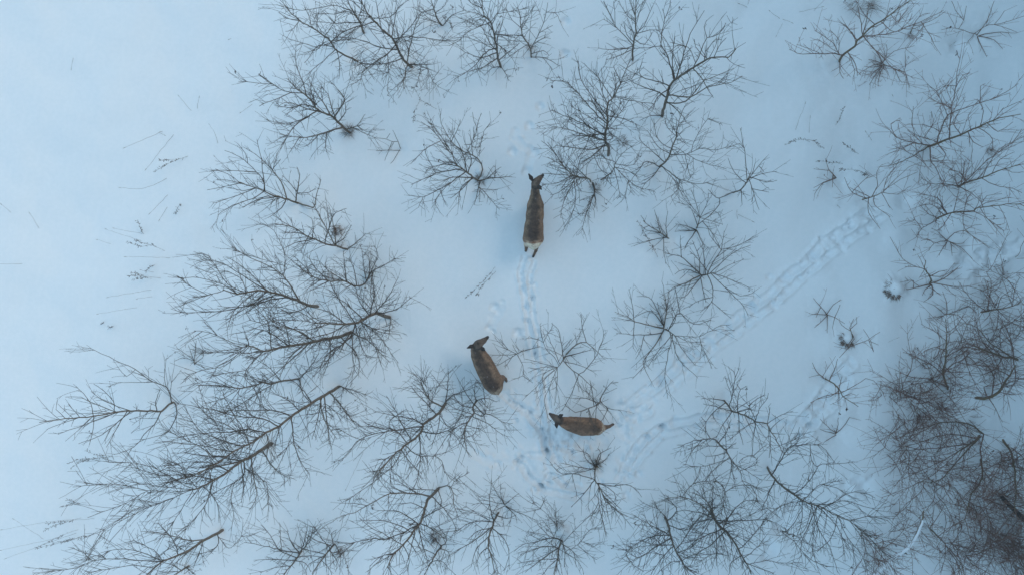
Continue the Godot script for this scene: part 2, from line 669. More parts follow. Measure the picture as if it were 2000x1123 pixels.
func bone(a: Vector3, b: Vector3, ra: float, rb: float, k: float, flat := 1.0) -> void:
	var pad := maxf(ra, rb) + k + CELL * 2.0
	var lo := a.min(b) - Vector3.ONE * pad - org
	var hi := a.max(b) + Vector3.ONE * pad - org
	var ab := b - a
	var l2 := maxf(ab.length_squared(), 0.000001)
	for z in range(maxi(0, int(lo.z / CELL)), mini(dim.z - 1, int(hi.z / CELL) + 1) + 1):
		for y in range(maxi(0, int(lo.y / CELL)), mini(dim.y - 1, int(hi.y / CELL) + 1) + 1):
			var row := (z * dim.y + y) * dim.x
			for x in range(maxi(0, int(lo.x / CELL)), mini(dim.x - 1, int(hi.x / CELL) + 1) + 1):
				var p := org + Vector3(x, y, z) * CELL - a
				var t := clampf(p.dot(ab) / l2, 0.0, 1.0)
				var q := p - ab * t
				q.y *= flat
				var d := q.length() - (ra + (rb - ra) * t)
				var o := fld[row + x]
				var h := maxf(k - absf(d - o), 0.0) / k
				fld[row + x] = minf(d, o) - h * h * k * 0.25

func make_deer(d: Dictionary) -> void:
	var sp: Array = d.spine
	var here := Vector3(sp[3][0], 0, sp[3][2])
	here.y = ground(here.x, here.z)
	var root := thing("roe_deer", here, d.label, "deer", "roe deer in the clearing")
	var S := []   # spine points, local
	for s in sp: S.append(Vector3(s[0], s[1], s[2]) - Vector3(here.x, 0, here.z))
	var Hd := []
	for s in d.head: Hd.append(Vector3(s[0], s[1], s[2]) - Vector3(here.x, 0, here.z))
	var lo := Vector3.ONE * 9.0
	var hi := Vector3.ONE * -9.0
	for p in S + Hd:
		lo = lo.min(p)
		hi = hi.max(p)
	for l in d.legs:
		for i in range(0, l.size(), 3):
			var p := Vector3(l[i] - here.x, l[i + 1], l[i + 2] - here.z)
			lo = lo.min(p)
			hi = hi.max(p)
	lo -= Vector3.ONE * 0.24
	hi += Vector3.ONE * 0.24
	lo.y = -0.2
	hi.y = hi.y
	org = lo
	dim = Vector3i(((hi - lo) / CELL).ceil()) + Vector3i.ONE
	fld.resize(dim.x * dim.y * dim.z)
	fld.fill(0.2)
	# trunk of the body: a back line and a lower belly line make it deeper than wide
	for i in S.size() - 1:
		bone(S[i], S[i + 1], sp[i][3], sp[i + 1][3], 0.05)
		if i < 4:
			var dr := Vector3(0, -float(d.drop), 0)
			bone(S[i] + dr, S[i + 1] + dr, sp[i][3] * 0.86, sp[i + 1][3] * 0.9, 0.05)
	for i in Hd.size() - 1: bone(Hd[i], Hd[i + 1], d.head[i][3], d.head[i + 1][3], 0.03)
	bone(S[S.size() - 1], Hd[0], sp[S.size() - 1][3], d.head[0][3], 0.04)
	var brow: Vector3 = Hd[1]
	var fwd: Vector3 = (Hd[3] - Hd[0]).normalized()
	var side := fwd.cross(Vector3.UP).normalized()
	for s in [-1.0, 1.0]: bone(brow + side * 0.034 * s + Vector3(0, 0.012, 0), brow + side * 0.03 * s + fwd * 0.03, 0.020, 0.014, 0.02)
	var E := []
	for e in d.ears:
		var a := Vector3(e[0] - here.x, e[1], e[2] - here.z)
		var b := Vector3(e[3] - here.x, e[4], e[5] - here.z)
		E.append([a, b])
		var m := a.lerp(b, 0.5)
		bone(a, m, 0.020, 0.033, 0.015, 1.2)
		bone(m, b, 0.033, 0.011, 0.012, 1.2)
	var hips := 0
	for l in d.legs:
		var q := []
		for i in range(0, l.size(), 3): q.append(Vector3(l[i] - here.x, l[i + 1], l[i + 2] - here.z))
		var hind := hips < 2
		bone(q[0], q[1], 0.085 if hind else 0.062, 0.045 if hind else 0.034, 0.05)
		bone(q[1], q[2], 0.048 if hind else 0.034, 0.026, 0.02)
		bone(q[2], q[3], 0.026, 0.020, 0.015)
		hips += 1
	# short tail bump
	var back: Vector3 = (S[0] - S[1]).normalized()
	bone(S[0] + back * 0.09 + Vector3(0, 0.03, 0), S[0] + back * 0.135 - Vector3(0, 0.02, 0), 0.03, 0.018, 0.03)
	var me := net()
	# coat colours by where on the animal the hair grows
	var spots := RandomNumberGenerator.new()
	spots.seed = int(here.x * 1000.0) + 5
	for i in me.v.size():
		me.c.append(coat(me.v[i], me.n[i], S, sp, Hd, E, d, spots))
	var o := part(me, "body", mat.fur, root)
	o.name = "body"
	for s in [-1.0, 1.0]:
		var ey := Mesher.new()
		dome(ey, 0.013, 0.011, 3.0)
		for i in ey.v.size():
			ey.v[i] = brow + side * 0.047 * s + fwd * 0.022 + Vector3(0, 0.012, 0) + side * s * ey.v[i].y + fwd * ey.v[i].x + Vector3(0, ey.v[i].z, 0)
		part(ey, "eye", mat.eye, root)
	var no := Mesher.new()
	dome(no, 0.021, 0.016, 5.0)
	for i in no.v.size():
		no.v[i] = Hd[3] + fwd * (0.014 + no.v[i].y) + side * no.v[i].x + Vector3(0, no.v[i].z, 0)
	part(no, "nose", mat.eye, root)

func coat(p: Vector3, nn: Vector3, S: Array, sp: Array, Hd: Array, E: Array, d: Dictionary, spots: RandomNumberGenerator) -> Color:
	var best := 9.0
	var along := 0.0
	var lat := 0.0
	for i in S.size() - 1:
		var a: Vector3 = S[i]
		var b: Vector3 = S[i + 1]
		var ab := b - a
		ab.y = 0.0
		var pa := p - a
		pa.y = 0.0
		var t := clampf(pa.dot(ab) / maxf(ab.length_squared(), 0.00001), 0.0, 1.0)
		var dist := (pa - ab * t).length()
		if dist < best:
			best = dist
			along = i + t
			lat = dist / lerpf(sp[i][3], sp[i + 1][3], t)
	var g := fine.get_noise_3d(p.x * 2.2, p.y * 2.2, p.z * 2.2)
	var g2 := fine.get_noise_3d(p.x * 0.6 + 9.0, p.y * 0.6, p.z * 0.6)
	var flank := Color(0.25, 0.172, 0.12)
	var dorsal := Color(0.095, 0.066, 0.052)
	if d.rump > 0.3 and d.rump < 0.6:
		flank = Color(0.25, 0.152, 0.10)
		dorsal = Color(0.14, 0.088, 0.062)
	# dark saddle along the spine with a ragged edge
	var edge := lat + g * 0.3 + g2 * 0.35
	var c := dorsal.lerp(flank, smoothstep(0.2, 0.8, edge))
	# darker patch over the loins, as in the photograph
	var loin := exp(-pow((along - 1.1) / 0.7, 2.0)) * exp(-pow(lat / 0.75, 2.0))
	c = c.lerp(Color(0.064, 0.046, 0.040), clampf(loin * (0.75 + g), 0.0, 0.8))
	c = c.lerp(Color(0.27, 0.155, 0.095), 0.5 * smoothstep(0.86, 1.0, lat + g * 0.1))
	if p.y < 0.30: c = c.lerp(Color(0.17, 0.11, 0.075), 0.8)
	if p.y < 0.10: c = c.lerp(Color(0.06, 0.045, 0.04), smoothstep(0.10, 0.02, p.y))
	# rump patch
	var back: Vector3 = (S[0] - S[1])
	back.y = 0.0
	back = back.normalized()
	var behind: float = (p - S[0]).dot(back)
	var sidew: float = absf((p - S[0]).dot(back.cross(Vector3.UP)))
	if p.y > 0.30 and behind > (0.0 if d.rump > 0.6 else 0.05) + g * 0.03 - sidew * 0.25 and behind < 0.17 - sidew * 0.2:
		var w := smoothstep(0.005, 0.045, behind - g * 0.03 + sidew * 0.25) * smoothstep(0.28, 0.38, p.y) * clampf(d.rump * 1.1, 0.0, 1.0)
		c = c.lerp(Color(0.78, 0.68, 0.56), w)
		if behind < 0.06: c = c.lerp(Color(0.24, 0.11, 0.06), w * smoothstep(0.07, 0.035, behind + sidew * 0.25))
	# head
	var h0: Vector3 = Hd[0]
	var h3: Vector3 = Hd[3]
	var f := (h3 - h0)
	var q := clampf((p - h0).dot(f) / f.length_squared(), -0.3, 1.1)
	var hd := (p - h0 - f * clampf(q, 0.0, 1.0)).length()
	if hd < 0.11 and along > S.size() - 1.6:
		var face := Color(0.150, 0.108, 0.085)
		face = face.lerp(Color(0.055, 0.042, 0.038), smoothstep(0.35, -0.05, q) * 0.75)
		face = face.lerp(Color(0.06, 0.045, 0.04), smoothstep(0.70, 0.95, q))
		c = c.lerp(face, smoothstep(0.11, 0.085, hd))
	for e in E:
		var a: Vector3 = e[0]
		var b: Vector3 = e[1]
		var t := clampf((p - a).dot(b - a) / (b - a).length_squared(), 0.0, 1.0)
		var ed := (p - a - (b - a) * t).length()
		if ed < 0.045 and t > 0.12:
			c = Color(0.062, 0.046, 0.04).lerp(Color(0.035, 0.028, 0.026), t)
		elif ed < 0.07 and t < 0.2:
			c = c.lerp(Color(0.30, 0.24, 0.19), 0.18)
	var hair := fine.get_noise_3d(p.x * 7.0, p.y * 7.0, p.z * 7.0)
	c = c * (1.12 + g * 0.5 + hair * 0.6) * Color(1.04, 1.0, 0.95)
	if nn.y > 0.55 and p.y > 0.4 and spots.randf() < 0.0016: c = Color(0.45, 0.46, 0.48)   # a flake of snow in the coat
	c.a = 1.0
	return c

func net() -> Mesher:
	var me := Mesher.new()
	var at := PackedInt32Array()
	at.resize(dim.x * dim.y * dim.z)
	at.fill(-1)
	var dy := dim.x
	var dz := dim.x * dim.y
	var off := [0, 1, dy, dy + 1, dz, dz + 1, dz + dy, dz + dy + 1]
	var corner := [Vector3(0, 0, 0), Vector3(1, 0, 0), Vector3(0, 1, 0), Vector3(1, 1, 0), Vector3(0, 0, 1), Vector3(1, 0, 1), Vector3(0, 1, 1), Vector3(1, 1, 1)]
	var edges := [[0, 1], [2, 3], [4, 5], [6, 7], [0, 2], [1, 3], [4, 6], [5, 7], [0, 4], [1, 5], [2, 6], [3, 7]]
	for z in dim.z - 1:
		for y in dim.y - 1:
			var row := (z * dim.y + y) * dim.x
			for x in dim.x - 1:
				var i := row + x
				var s := fld[i]
				if s > 0.03 or s < -0.03: continue
				var inside := 0
				for k in 8:
					if fld[i + off[k]] < 0.0: inside += 1
				if inside == 0 or inside == 8: continue
				var sum := Vector3.ZERO
				var cnt := 0
				for e in edges:
					var a := fld[i + off[e[0]]]
					var b := fld[i + off[e[1]]]
					if (a < 0.0) != (b < 0.0):
						sum += corner[e[0]].lerp(corner[e[1]], a / (a - b))
						cnt += 1
				at[i] = me.v.size()
				me.v.append(org + (Vector3(x, y, z) + sum / cnt) * CELL)
				var gr := Vector3(fld[i + 1] - fld[i] + fld[i + dy + dz + 1] - fld[i + dy + dz], fld[i + dy] - fld[i] + fld[i + dy + dz + 1] - fld[i + dz + 1], fld[i + dz] - fld[i] + fld[i + dy + dz + 1] - fld[i + dy + 1])
				me.n.append(gr.normalized())
	for z in range(1, dim.z - 1):
		for y in range(1, dim.y - 1):
			var row := (z * dim.y + y) * dim.x
			for x in range(1, dim.x - 1):
				var i := row + x
				var s := fld[i] < 0.0
				if s != (fld[i + 1] < 0.0): quad(me, at, i, i - dy, i - dy - dz, i - dz, s)
				if s != (fld[i + dy] < 0.0): quad(me, at, i, i - dz, i - 1 - dz, i - 1, s)
				if s != (fld[i + dz] < 0.0): quad(me, at, i, i - 1, i - 1 - dy, i - dy, s)
	return me

func quad(me: Mesher, at: PackedInt32Array, a: int, b: int, c: int, d: int, _s: bool) -> void:
	var p := at[a]
	var q := at[b]
	var r := at[c]
	var s := at[d]
	if p < 0 or q < 0 or r < 0 or s < 0: return
	# clockwise seen from outside
	var flip := (me.v[r] - me.v[p]).cross(me.v[q] - me.v[p]).dot(me.n[p] + me.n[q] + me.n[r]) < 0.0
	if flip: me.ix.append_array(PackedInt32Array([p, r, q, p, s, r]))
	else: me.ix.append_array(PackedInt32Array([p, q, r, p, r, s]))


# ------------------------------------------------ where everything stands, in metres
const PLANTS = [
	["bare_tree","slender bare tree leaning to the top edge, second from left, thick olive trunk","tree",-2.61,-3.84,1.38,"o",[[0.0256,0.0061,0,0,0,-.07,.31,.03,-.11,.72,-.06,-.13,1.09,-.14,-.21,1.43,-.15,-.26,1.71,-.19,-.3,1.93,-.22,-.31,2.14,-.27,-.3,2.32,-.31],
		[0.0091,0.0034,-.13,1.09,-.14,-.03,1.31,-.31,.06,1.55,-.54],
		[0.0107,0.0034,-.12,.86,-.09,-.18,1.16,.15,-.42,1.65,.55,-.45,1.82,.75,-.57,1.95,.87],
		[0.0052,0.0034,-.18,1.16,.15,.02,1.9,.69,.11,2.35,1.09],
		[0.0133,0.0034,-.05,.23,.02,.07,1.09,.6,.14,1.34,.78],
		[0.0061,0.0034,-.27,1.79,-.2,.14,2.37,.02,.38,2.62,-.06],
		[0.0098,0.0034,-.13,1.04,-.13,.35,1.82,.12,.85,2.52,.41,1.05,2.75,.52],
		[0.0099,0.0034,-.12,.91,-.1,.2,1.16,-.28,.42,1.32,-.46],
		[0.0101,0.0034,-.03,.16,.02,.34,.54,.15,.53,.71,.19],
		[0.0052,0.0034,.34,.54,.15,.56,1.28,.59,.75,1.7,.87],
		[0.0052,0.0034,.24,.45,.12,.28,1.02,.61,.24,1.12,.71],
		[0.0121,0.0034,-.06,.27,.03,.14,.76,-.25,.38,1.18,-.51],
		[0.0079,0.0034,-.21,1.43,-.15,-.23,1.59,-.37,-.24,1.71,-.56],
		[0.0067,0.0034,-.26,1.68,-.18,-.42,1.91,-.02,-.64,2.2,.27,-.82,2.35,.39],
		[0.0113,0.0034,-.11,.72,-.06,-.36,.93,-.03,-.65,1.13,-.1,-.94,1.3,-.09],
		[0.0106,0.0034,-.08,.46,0,-.25,.69,.15,-.46,.9,.25,-.67,1.06,.25]]],
	["bare_tree","small bare tree at the top edge with forked reddish base stem","tree",-3.52,-4.43,1.50,"o",[[0.0208,0.0050,0,0,0,.04,.26,-.05,.05,.41,-.08,.02,.62,-.12,.02,.9,-.18,.03,1.1,-.23],
		[0.0091,0.0034,.04,.35,-.07,-.17,.6,.02,-.37,.8,.09,-.57,.96,.11],
		[0.0063,0.0034,.02,.69,-.14,-.2,.84,-.18,-.29,.9,-.17,-.71,1.1,-.02,-.98,1.2,-.04,-1.09,1.23,-.07],
		[0.0081,0.0034,.03,.23,-.04,.17,.38,-.16,.27,.51,-.33],
		[0.0086,0.0034,.05,.41,-.08,-.09,.56,-.19,-.3,.73,-.09,-.59,.91,-.03],
		[0.0099,0.0034,.04,.26,-.05,-.09,.57,.12,-.2,.9,.36,-.26,1.11,.56],
		[0.0081,0.0034,.04,.46,-.09,.17,.69,-.22,.17,.82,-.34]]],
	["bare_tree","thin bare tree with bent stem at upper left, above the tufted shrub","tree",-3.62,-3.96,1.00,"o",[[0.0176,0.0050,0,0,0,-.07,.35,.05,-.17,.77,.05,-.17,1.02,-.01,-.21,1.21,-.03,-.3,1.56,-.04,-.37,1.88,-.03,-.42,2.17,-.07,-.44,2.33,-.11],
		[0.0052,0.0034,-.37,1.88,-.03,-.55,2.02,-.03,-.62,2.08,-.09],
		[0.0052,0.0034,-.37,1.88,-.03,-.37,2.2,.22,-.43,2.3,.28],
		[0.0078,0.0034,-.17,.77,.05,-.31,.99,.31,-.52,1.22,.62],
		[0.0065,0.0034,-.21,1.19,-.03,-.17,1.52,.26,-.25,1.64,.36,-.36,1.74,.42],
		[0.0052,0.0034,-.18,1.53,.28,-.38,1.68,.25,-.57,1.81,.22,-.65,1.86,.18],
		[0.0080,0.0034,-.16,.72,.05,-.04,.95,.37,-.01,1.1,.65],
		[0.0053,0.0034,-.3,1.56,-.04,-.28,1.72,-.15,-.31,1.85,-.25],
		[0.0064,0.0034,-.21,1.21,-.03,.03,1.43,-.17,.12,1.57,-.35],
		[0.0070,0.0034,-.17,1.02,-.01,.1,1.24,.05,.36,1.42,.1],
		[0.0091,0.0034,-.07,.35,.05,.52,1.55,.57,.76,1.98,.81],
		[0.0077,0.0034,-.17,.8,.04,-.35,1.06,.07,-.38,1.45,.4,-.42,1.57,.52]]],
	["bare_shrub","bare shrub with brown grass at its foot, upper left near the open snow","shrub",-3.78,-2.65,1.40,"o",[[0.0240,0.0058,0,0,0,-.06,.4,-.08,-.08,.61,-.12,-.11,.79,-.15,-.17,1.06,-.14,-.21,1.25,-.17,-.19,1.52,-.23,-.23,1.75,-.28,-.27,1.95,-.29,-.28,2.22,-.35],
		[0.0075,0.0034,-.23,1.75,-.28,-.38,1.88,-.25,-.52,1.99,-.29,-.59,2.04,-.34,-1.04,2.26,-.33],
		[0.0060,0.0034,-.52,1.99,-.29,-.56,2.07,-.32,-.69,2.28,-.41,-.66,2.33,-.45],
		[0.0067,0.0034,-.38,1.88,-.25,-.5,2.07,-.12,-.7,2.3,.06],
		[0.0081,0.0034,-.22,1.66,-.26,-.19,1.85,-.42,-.23,2.06,-.63,-.16,2.22,-.81],
		[0.0108,0.0034,-.21,1.25,-.17,-.37,1.38,-.19,-.53,1.5,-.11,-.74,1.61,-.12],
		[0.0114,0.0034,-.19,1.16,-.16,-.35,1.8,.25,-.36,2.05,.46,-.37,2.31,.71],
		[0.0169,0.0034,-.04,.3,-.06,-.34,.74,.16,-.58,1,.27,-.84,1.22,.25],
		[0.0077,0.0034,-.25,1.4,0,-.41,1.81,.21,-.6,2.05,.27,-.65,2.12,.22],
		[0.0103,0.0034,-.23,.58,.08,-.17,.88,.29,-.03,1.25,.56],
		[0.0085,0.0034,-.34,.74,.16,-.44,.95,.38,-.51,1.01,.43],
		[0.0139,0.0034,-.09,.7,-.13,.15,.96,-.29,.2,1.05,-.39,.11,1.14,-.51,.03,1.21,-.6],
		[0.0121,0.0034,-.03,.2,-.04,.23,.4,-.05,.41,.55,-.21],
		[0.0070,0.0034,.23,.4,-.05,.43,.58,.08],
		[0.0076,0.0034,.1,.3,-.05,.67,.74,.24],
		[0.0128,0.0034,-.11,.79,-.15,-.18,.97,-.33,-.26,1.09,-.47,-.35,1.21,-.65],
		[0.0125,0.0034,-.08,.61,-.12,-.09,.84,-.32,-.09,.97,-.46,-.18,1.08,-.56],
		[0.0112,0.0034,-.07,.51,-.1,.11,.66,-.24,.13,.77,-.42],
		[0.0069,0.0034,-.58,1,.27,-.6,1.29,.51],
		[0.0108,0.0034,-.21,1.25,-.17,-.21,1.47,-.41,-.12,1.61,-.57],
		[0.0120,0.0034,-.17,1.06,-.14,-.38,1.24,-.16,-.58,1.39,-.23,-.71,1.48,-.17]]],
	["bare_shrub","bare shrub on the left whose fan of twigs points up and left","shrub",-4.72,-1.38,0.80,"o",[[0.0192,0.0050,0,0,0,-.08,.33,-.03,-.14,.62,-.05,-.19,.83,-.06,-.22,1.03,-.09,-.26,1.26,-.12,-.32,1.51,-.14,-.35,1.67,-.16],
		[0.0082,0.0034,-.22,1.03,-.09,-.12,1.28,-.25,-.18,1.41,-.36,-.26,1.55,-.48,-.35,1.66,-.56,-.52,1.79,-.64],
		[0.0083,0.0034,-.21,1.01,-.09,-.13,1.26,-.32,-.06,1.52,-.63,-.05,1.67,-.84],
		[0.0126,0.0034,-.09,.37,-.03,-.1,.61,-.31,-.21,.79,-.52,-.32,.9,-.66,-.46,.99,-.77],
		[0.0070,0.0034,-.19,.76,-.49,.09,1.07,-.62],
		[0.0053,0.0034,-.35,1.67,-.16,-.45,1.84,-.26,-.57,1.99,-.32],
		[0.0058,0.0034,-.33,1.59,-.15,-.51,1.72,-.18,-.65,1.8,-.18],
		[0.0057,0.0034,-.34,1.61,-.15,-.5,1.91,-.05,-.64,2.11,.02],
		[0.0070,0.0034,-.26,1.26,-.12,-.42,1.38,-.06,-.62,1.5,-.1],
		[0.0082,0.0034,-.22,1.03,-.09,-.31,1.26,.06,-.52,1.53,.19,-.66,1.73,.37],
		[0.0070,0.0034,-.26,1.26,-.12,-.47,1.64,.08,-.66,1.91,.2],
		[0.0112,0.0034,-.09,.4,-.03,-.12,.51,.13,-.31,.66,.32],
		[0.0142,0.0034,-.03,.12,-.01,.1,.37,-.16,.27,.71,-.42,.27,.82,-.53],
		[0.0086,0.0034,.08,.34,-.14,.41,.63,-.12,.58,.77,-.16],
		[0.0083,0.0034,.1,.37,-.16,.02,.57,-.33,-.05,.67,-.41],
		[0.0054,0.0034,-.26,1.55,-.48,-.25,1.64,-.61,-.33,1.73,-.75],
		[0.0061,0.0034,-.18,1.41,-.36,-.47,1.62,-.35,-.75,1.78,-.32],
		[0.0150,0.0034,0,0,0,.37,.3,.11,.44,.39,-.02,.48,.44,-.1,.6,.56,-.35],
		[0.0109,0.0034,-.14,.62,-.05,-.35,.97,.04,-.49,1.24,.2]]],
	["bare_shrub","bare shrub beside a rusty grass tuft, left of the front deer","shrub",-3.82,-.53,0.90,"o",[[0.0176,0.0050,0,0,0,-.08,.39,-.05,-.16,.74,-.07,-.23,1.15,-.14,-.28,1.49,-.21,-.31,1.78,-.27,-.42,2.24,-.3],
		[0.0121,0.0034,-.08,.39,-.05,-.18,.64,-.35,-.25,.81,-.6,-.32,.87,-.68,-.43,.92,-.7],
		[0.0057,0.0034,-.26,.82,-.61,-.28,1.01,-.75],
		[0.0089,0.0034,-.23,1.1,-.13,-.42,1.41,-.05,-.57,1.66,.08],
		[0.0082,0.0034,-.25,1.28,-.16,-.24,1.5,-.02,-.25,1.63,.08],
		[0.0087,0.0034,-.23,1.15,-.14,-.14,1.35,-.34,-.15,1.44,-.46],
		[0.0091,0.0034,-.09,.42,-.08,.14,.64,-.17,.34,.85,-.38],
		[0.0072,0.0034,-.28,1.49,-.21,-.43,1.69,-.32,-.6,1.88,-.46],
		[0.0105,0.0034,-.16,.74,-.07,.02,1.09,-.28,.21,1.41,-.5,.51,1.68,-.57],
		[0.0121,0.0034,-.08,.39,-.05,-.04,.65,-.39,-.06,.85,-.72],
		[0.0087,0.0034,-.23,1.15,-.14,-.39,1.37,-.22,-.57,1.56,-.2],
		[0.0138,0.0034,0,0,0,.37,.51,-.14,.54,.74,-.25]]],
	["bare_shrub","low tangled shrub with reddish tuft in the left thicket","shrub",-3.49,.07,1.62,"o",[[0.0144,0.0050,0,0,0,-.06,.35,.06,-.13,.84,-.03,-.25,1.32,-.04,-.34,1.77,-.1,-.29,2.59,-.29],
		[0.0091,0.0034,-.12,.78,-.02,.01,1.29,-.36,.06,1.48,-.52],
		[0.0113,0.0034,0,0,0,.17,.19,-.21,.2,.39,.15,.25,.51,.41],
		[0.0070,0.0034,.17,.19,-.21,.48,.66,-.29,.8,1.08,-.41],
		[0.0086,0.0034,.02,.02,-.03,.02,.19,-.26,.05,.38,-.57,.02,.44,-.67],
		[0.0078,0.0034,.09,.09,-.11,.17,.39,-.43,.08,.52,-.56],
		[0.0070,0.0034,-.34,1.77,-.1,-.41,1.98,-.27,-.5,2.15,-.42],
		[0.0075,0.0034,-.25,1.32,-.04,-.35,1.69,-.27,-.36,1.88,-.43],
		[0.0103,0.0034,-.06,.35,.06,-.03,.59,-.21,-.07,.76,-.42],
		[0.0089,0.0034,-.13,.84,-.03,-.28,1.17,-.2,-.37,1.4,-.36],
		[0.0081,0.0034,.07,.07,-.08,.37,.59,-.47,.35,.74,-.64]]],
	["bare_tree","uppermost leaning tree of the big left thicket, trunk curving left","tree",-4.36,.51,1.38,"o",[[0.0288,0.0069,0,0,0,-.07,.33,-.04,-.1,.67,-.12,-.14,1.03,-.2,-.19,1.37,-.26,-.24,1.65,-.31,-.3,1.92,-.33,-.36,2.2,-.3,-.42,2.47,-.3,-.45,2.73,-.36],
		[0.0136,0.0034,-.1,.67,-.12,-.16,.91,-.38,-.21,1.01,-.51,-.37,1.15,-.68,-.61,1.29,-.82,-.75,1.35,-.89,-.95,1.42,-1.03],
		[0.0054,0.0034,-.27,1.06,-.58,-.12,1.22,-.68,-.21,1.31,-.76,-.45,1.46,-.84,-.82,1.65,-.96],
		[0.0056,0.0034,-.25,1.04,-.55,-.1,1.32,-.89,-.12,1.43,-1.05,-.19,1.56,-1.29,-.36,1.65,-1.4],
		[0.0090,0.0034,-.24,1.65,-.31,-.37,1.82,-.51,-.45,1.91,-.63,-.67,2.05,-.82],
		[0.0065,0.0034,-.36,2.2,-.3,-.33,2.34,-.47,-.5,2.48,-.62,-.71,2.6,-.6],
		[0.0055,0.0034,-.41,2.4,-.3,-.51,2.6,-.43,-.66,2.76,-.5,-.81,2.9,-.54,-.91,2.98,-.51],
		[0.0052,0.0034,-.45,2.7,-.35,-.57,2.93,-.28,-.7,3.1,-.26],
		[0.0052,0.0034,-.57,2.93,-.28,-.74,3.1,-.42,-.86,3.22,-.56],
		[0.0052,0.0034,-.57,2.93,-.28,-.73,3.05,-.21,-.86,3.14,-.13],
		[0.0119,0.0034,-.14,1.03,-.2,-.31,1.3,-.18,-.52,1.59,-.1,-.84,1.95,-.02,-1.22,2.3,0,-1.35,2.41,-.05],
		[0.0103,0.0034,-.19,1.37,-.26,-.36,1.57,-.19,-.59,1.8,-.07,-.89,2.02,-.1],
		[0.0097,0.0034,-.07,.33,-.04,-.26,.54,.07,-.61,.81,.07],
		[0.0078,0.0034,-.3,1.92,-.33,-.45,2.1,-.16,-.54,2.23,-.01,-.56,2.36,.21],
		[0.0065,0.0034,-.36,2.2,-.3,-.52,2.44,-.44,-.62,2.82,-.84,-.73,2.91,-.85],
		[0.0090,0.0034,-.24,1.65,-.31,-.41,2,-.51,-.63,2.36,-.74,-.83,2.57,-.81]]],
	["bare_tree","left thicket tree with thick crooked trunk base farthest right","tree",-3.04,.71,1.50,"o",[[0.0336,0.0081,0,0,0,-.05,.34,-.06,-.09,.63,-.12,-.14,.86,-.09,-.18,1.15,-.04,-.23,1.42,0,-.3,1.72,0,-.4,2.15,-.04,-.48,2.49,-.07],
		[0.0113,0.0034,-.14,.86,-.09,-.02,1.12,-.33,.04,1.27,-.5,.07,1.5,-.83],
		[0.0116,0.0034,-.08,.56,-.11,.32,.95,-.2,.65,1.26,-.41],
		[0.0110,0.0034,-.1,.69,-.12,.2,.99,-.41,.43,1.21,-.73],
		[0.0057,0.0034,-.08,.99,-.21,-.17,1.33,-.42,-.28,1.53,-.55],
		[0.0108,0.0034,-.2,1.25,-.02,.02,1.41,.07,.26,1.55,.14,.58,1.7,.16],
		[0.0061,0.0034,-.17,1.27,-.01,.14,1.7,.29,.26,1.86,.43,.33,1.98,.57],
		[0.0107,0.0034,-.18,1.15,-.04,-.29,1.49,-.26,-.5,1.86,-.51],
		[0.0104,0.0034,-.23,1.42,0,-.36,1.67,-.31,-.44,1.81,-.51,-.48,1.9,-.67],
		[0.0067,0.0034,-.4,2.15,-.04,-.58,2.41,-.15,-.63,2.58,-.31,-.69,2.72,-.46],
		[0.0052,0.0034,-.48,2.49,-.07,-.64,2.75,-.12,-.79,2.94,-.14,-.94,3.1,-.12,-1.18,3.34,.01],
		[0.0110,0.0034,-.23,1.42,0,-.24,1.66,.21,-.47,1.96,.42,-.56,2.15,.63],
		[0.0093,0.0034,-.3,1.72,0,-.43,1.94,.11,-.69,2.23,.17,-.91,2.45,.11],
		[0.0052,0.0034,-.48,2.49,-.07,-.67,2.68,-.24,-.9,2.83,-.32,-1.15,2.95,-.32],
		[0.0059,0.0034,-.15,1.29,0,.27,1.73,.2,.49,1.98,.41,.64,2.12,.55],
		[0.0097,0.0034,-.23,1.42,0,-.08,1.67,.29,.1,1.85,.51],
		[0.0067,0.0034,-.4,2.15,-.04,-.61,2.45,.03,-.91,2.81,-.03,-1.21,3.12,-.15],
		[0.0093,0.0034,-.3,1.72,0,-.47,1.95,-.2,-.72,2.14,-.29],
		[0.0084,0.0034,0,0,0,.04,.24,.24,.04,.35,.37],
		[0.0105,0.0034,-.14,.86,-.09,-.2,1.25,-.34,-.18,1.58,-.59]]],
	["bare_tree","left thicket tree with long straight brown trunk, in the middle of the stand","tree",-3.76,.97,1.50,"o",[[0.0336,0.0081,0,0,0,-.09,.42,.04,-.17,.74,.05,-.27,1.18,.06,-.34,1.46,.08,-.44,1.85,.07,-.52,2.22,.08,-.58,2.46,.09,-.57,2.82,0,-.58,2.99,-.04],
		[0.0052,0.0034,-.58,2.99,-.04,-.7,3.16,-.09,-.82,3.35,-.2,-.9,3.46,-.26,-1.04,3.58,-.29],
		[0.0052,0.0034,-.58,2.99,-.04,-.47,3.21,-.12,-.47,3.31,-.2],
		[0.0073,0.0034,-.58,2.46,.09,-.66,2.61,.21,-.73,2.74,.34,-.71,2.81,.44,-.56,2.91,.53],
		[0.0052,0.0034,-.73,2.74,.34,-.94,2.96,.36,-1.1,3.09,.37],
		[0.0052,0.0034,-.58,2.99,-.04,-.68,3.2,.1,-.85,3.42,.22,-1.04,3.59,.26,-1.13,3.68,.35],
		[0.0082,0.0034,-.54,2.28,.08,-.42,2.65,-.28,-.43,2.78,-.43,-.52,2.91,-.58,-.54,3.02,-.76],
		[0.0112,0.0034,-.31,1.32,.07,-.44,1.52,.25,-.62,1.7,.44,-.77,1.83,.58,-.87,1.89,.65],
		[0.0107,0.0034,-.01,.05,0,-.08,.22,.17,-.2,.38,.33,-.39,.61,.62],
		[0.0108,0.0034,0,0,0,.11,.33,.43,.19,.45,.59,.12,.53,.71],
		[0.0131,0.0034,0,0,0,.46,.44,.14,.7,.66,.3,.92,.83,.45],
		[0.0129,0.0034,-.27,1.18,.06,-.4,1.52,-.12,-.65,1.92,-.3,-.73,2.2,-.55],
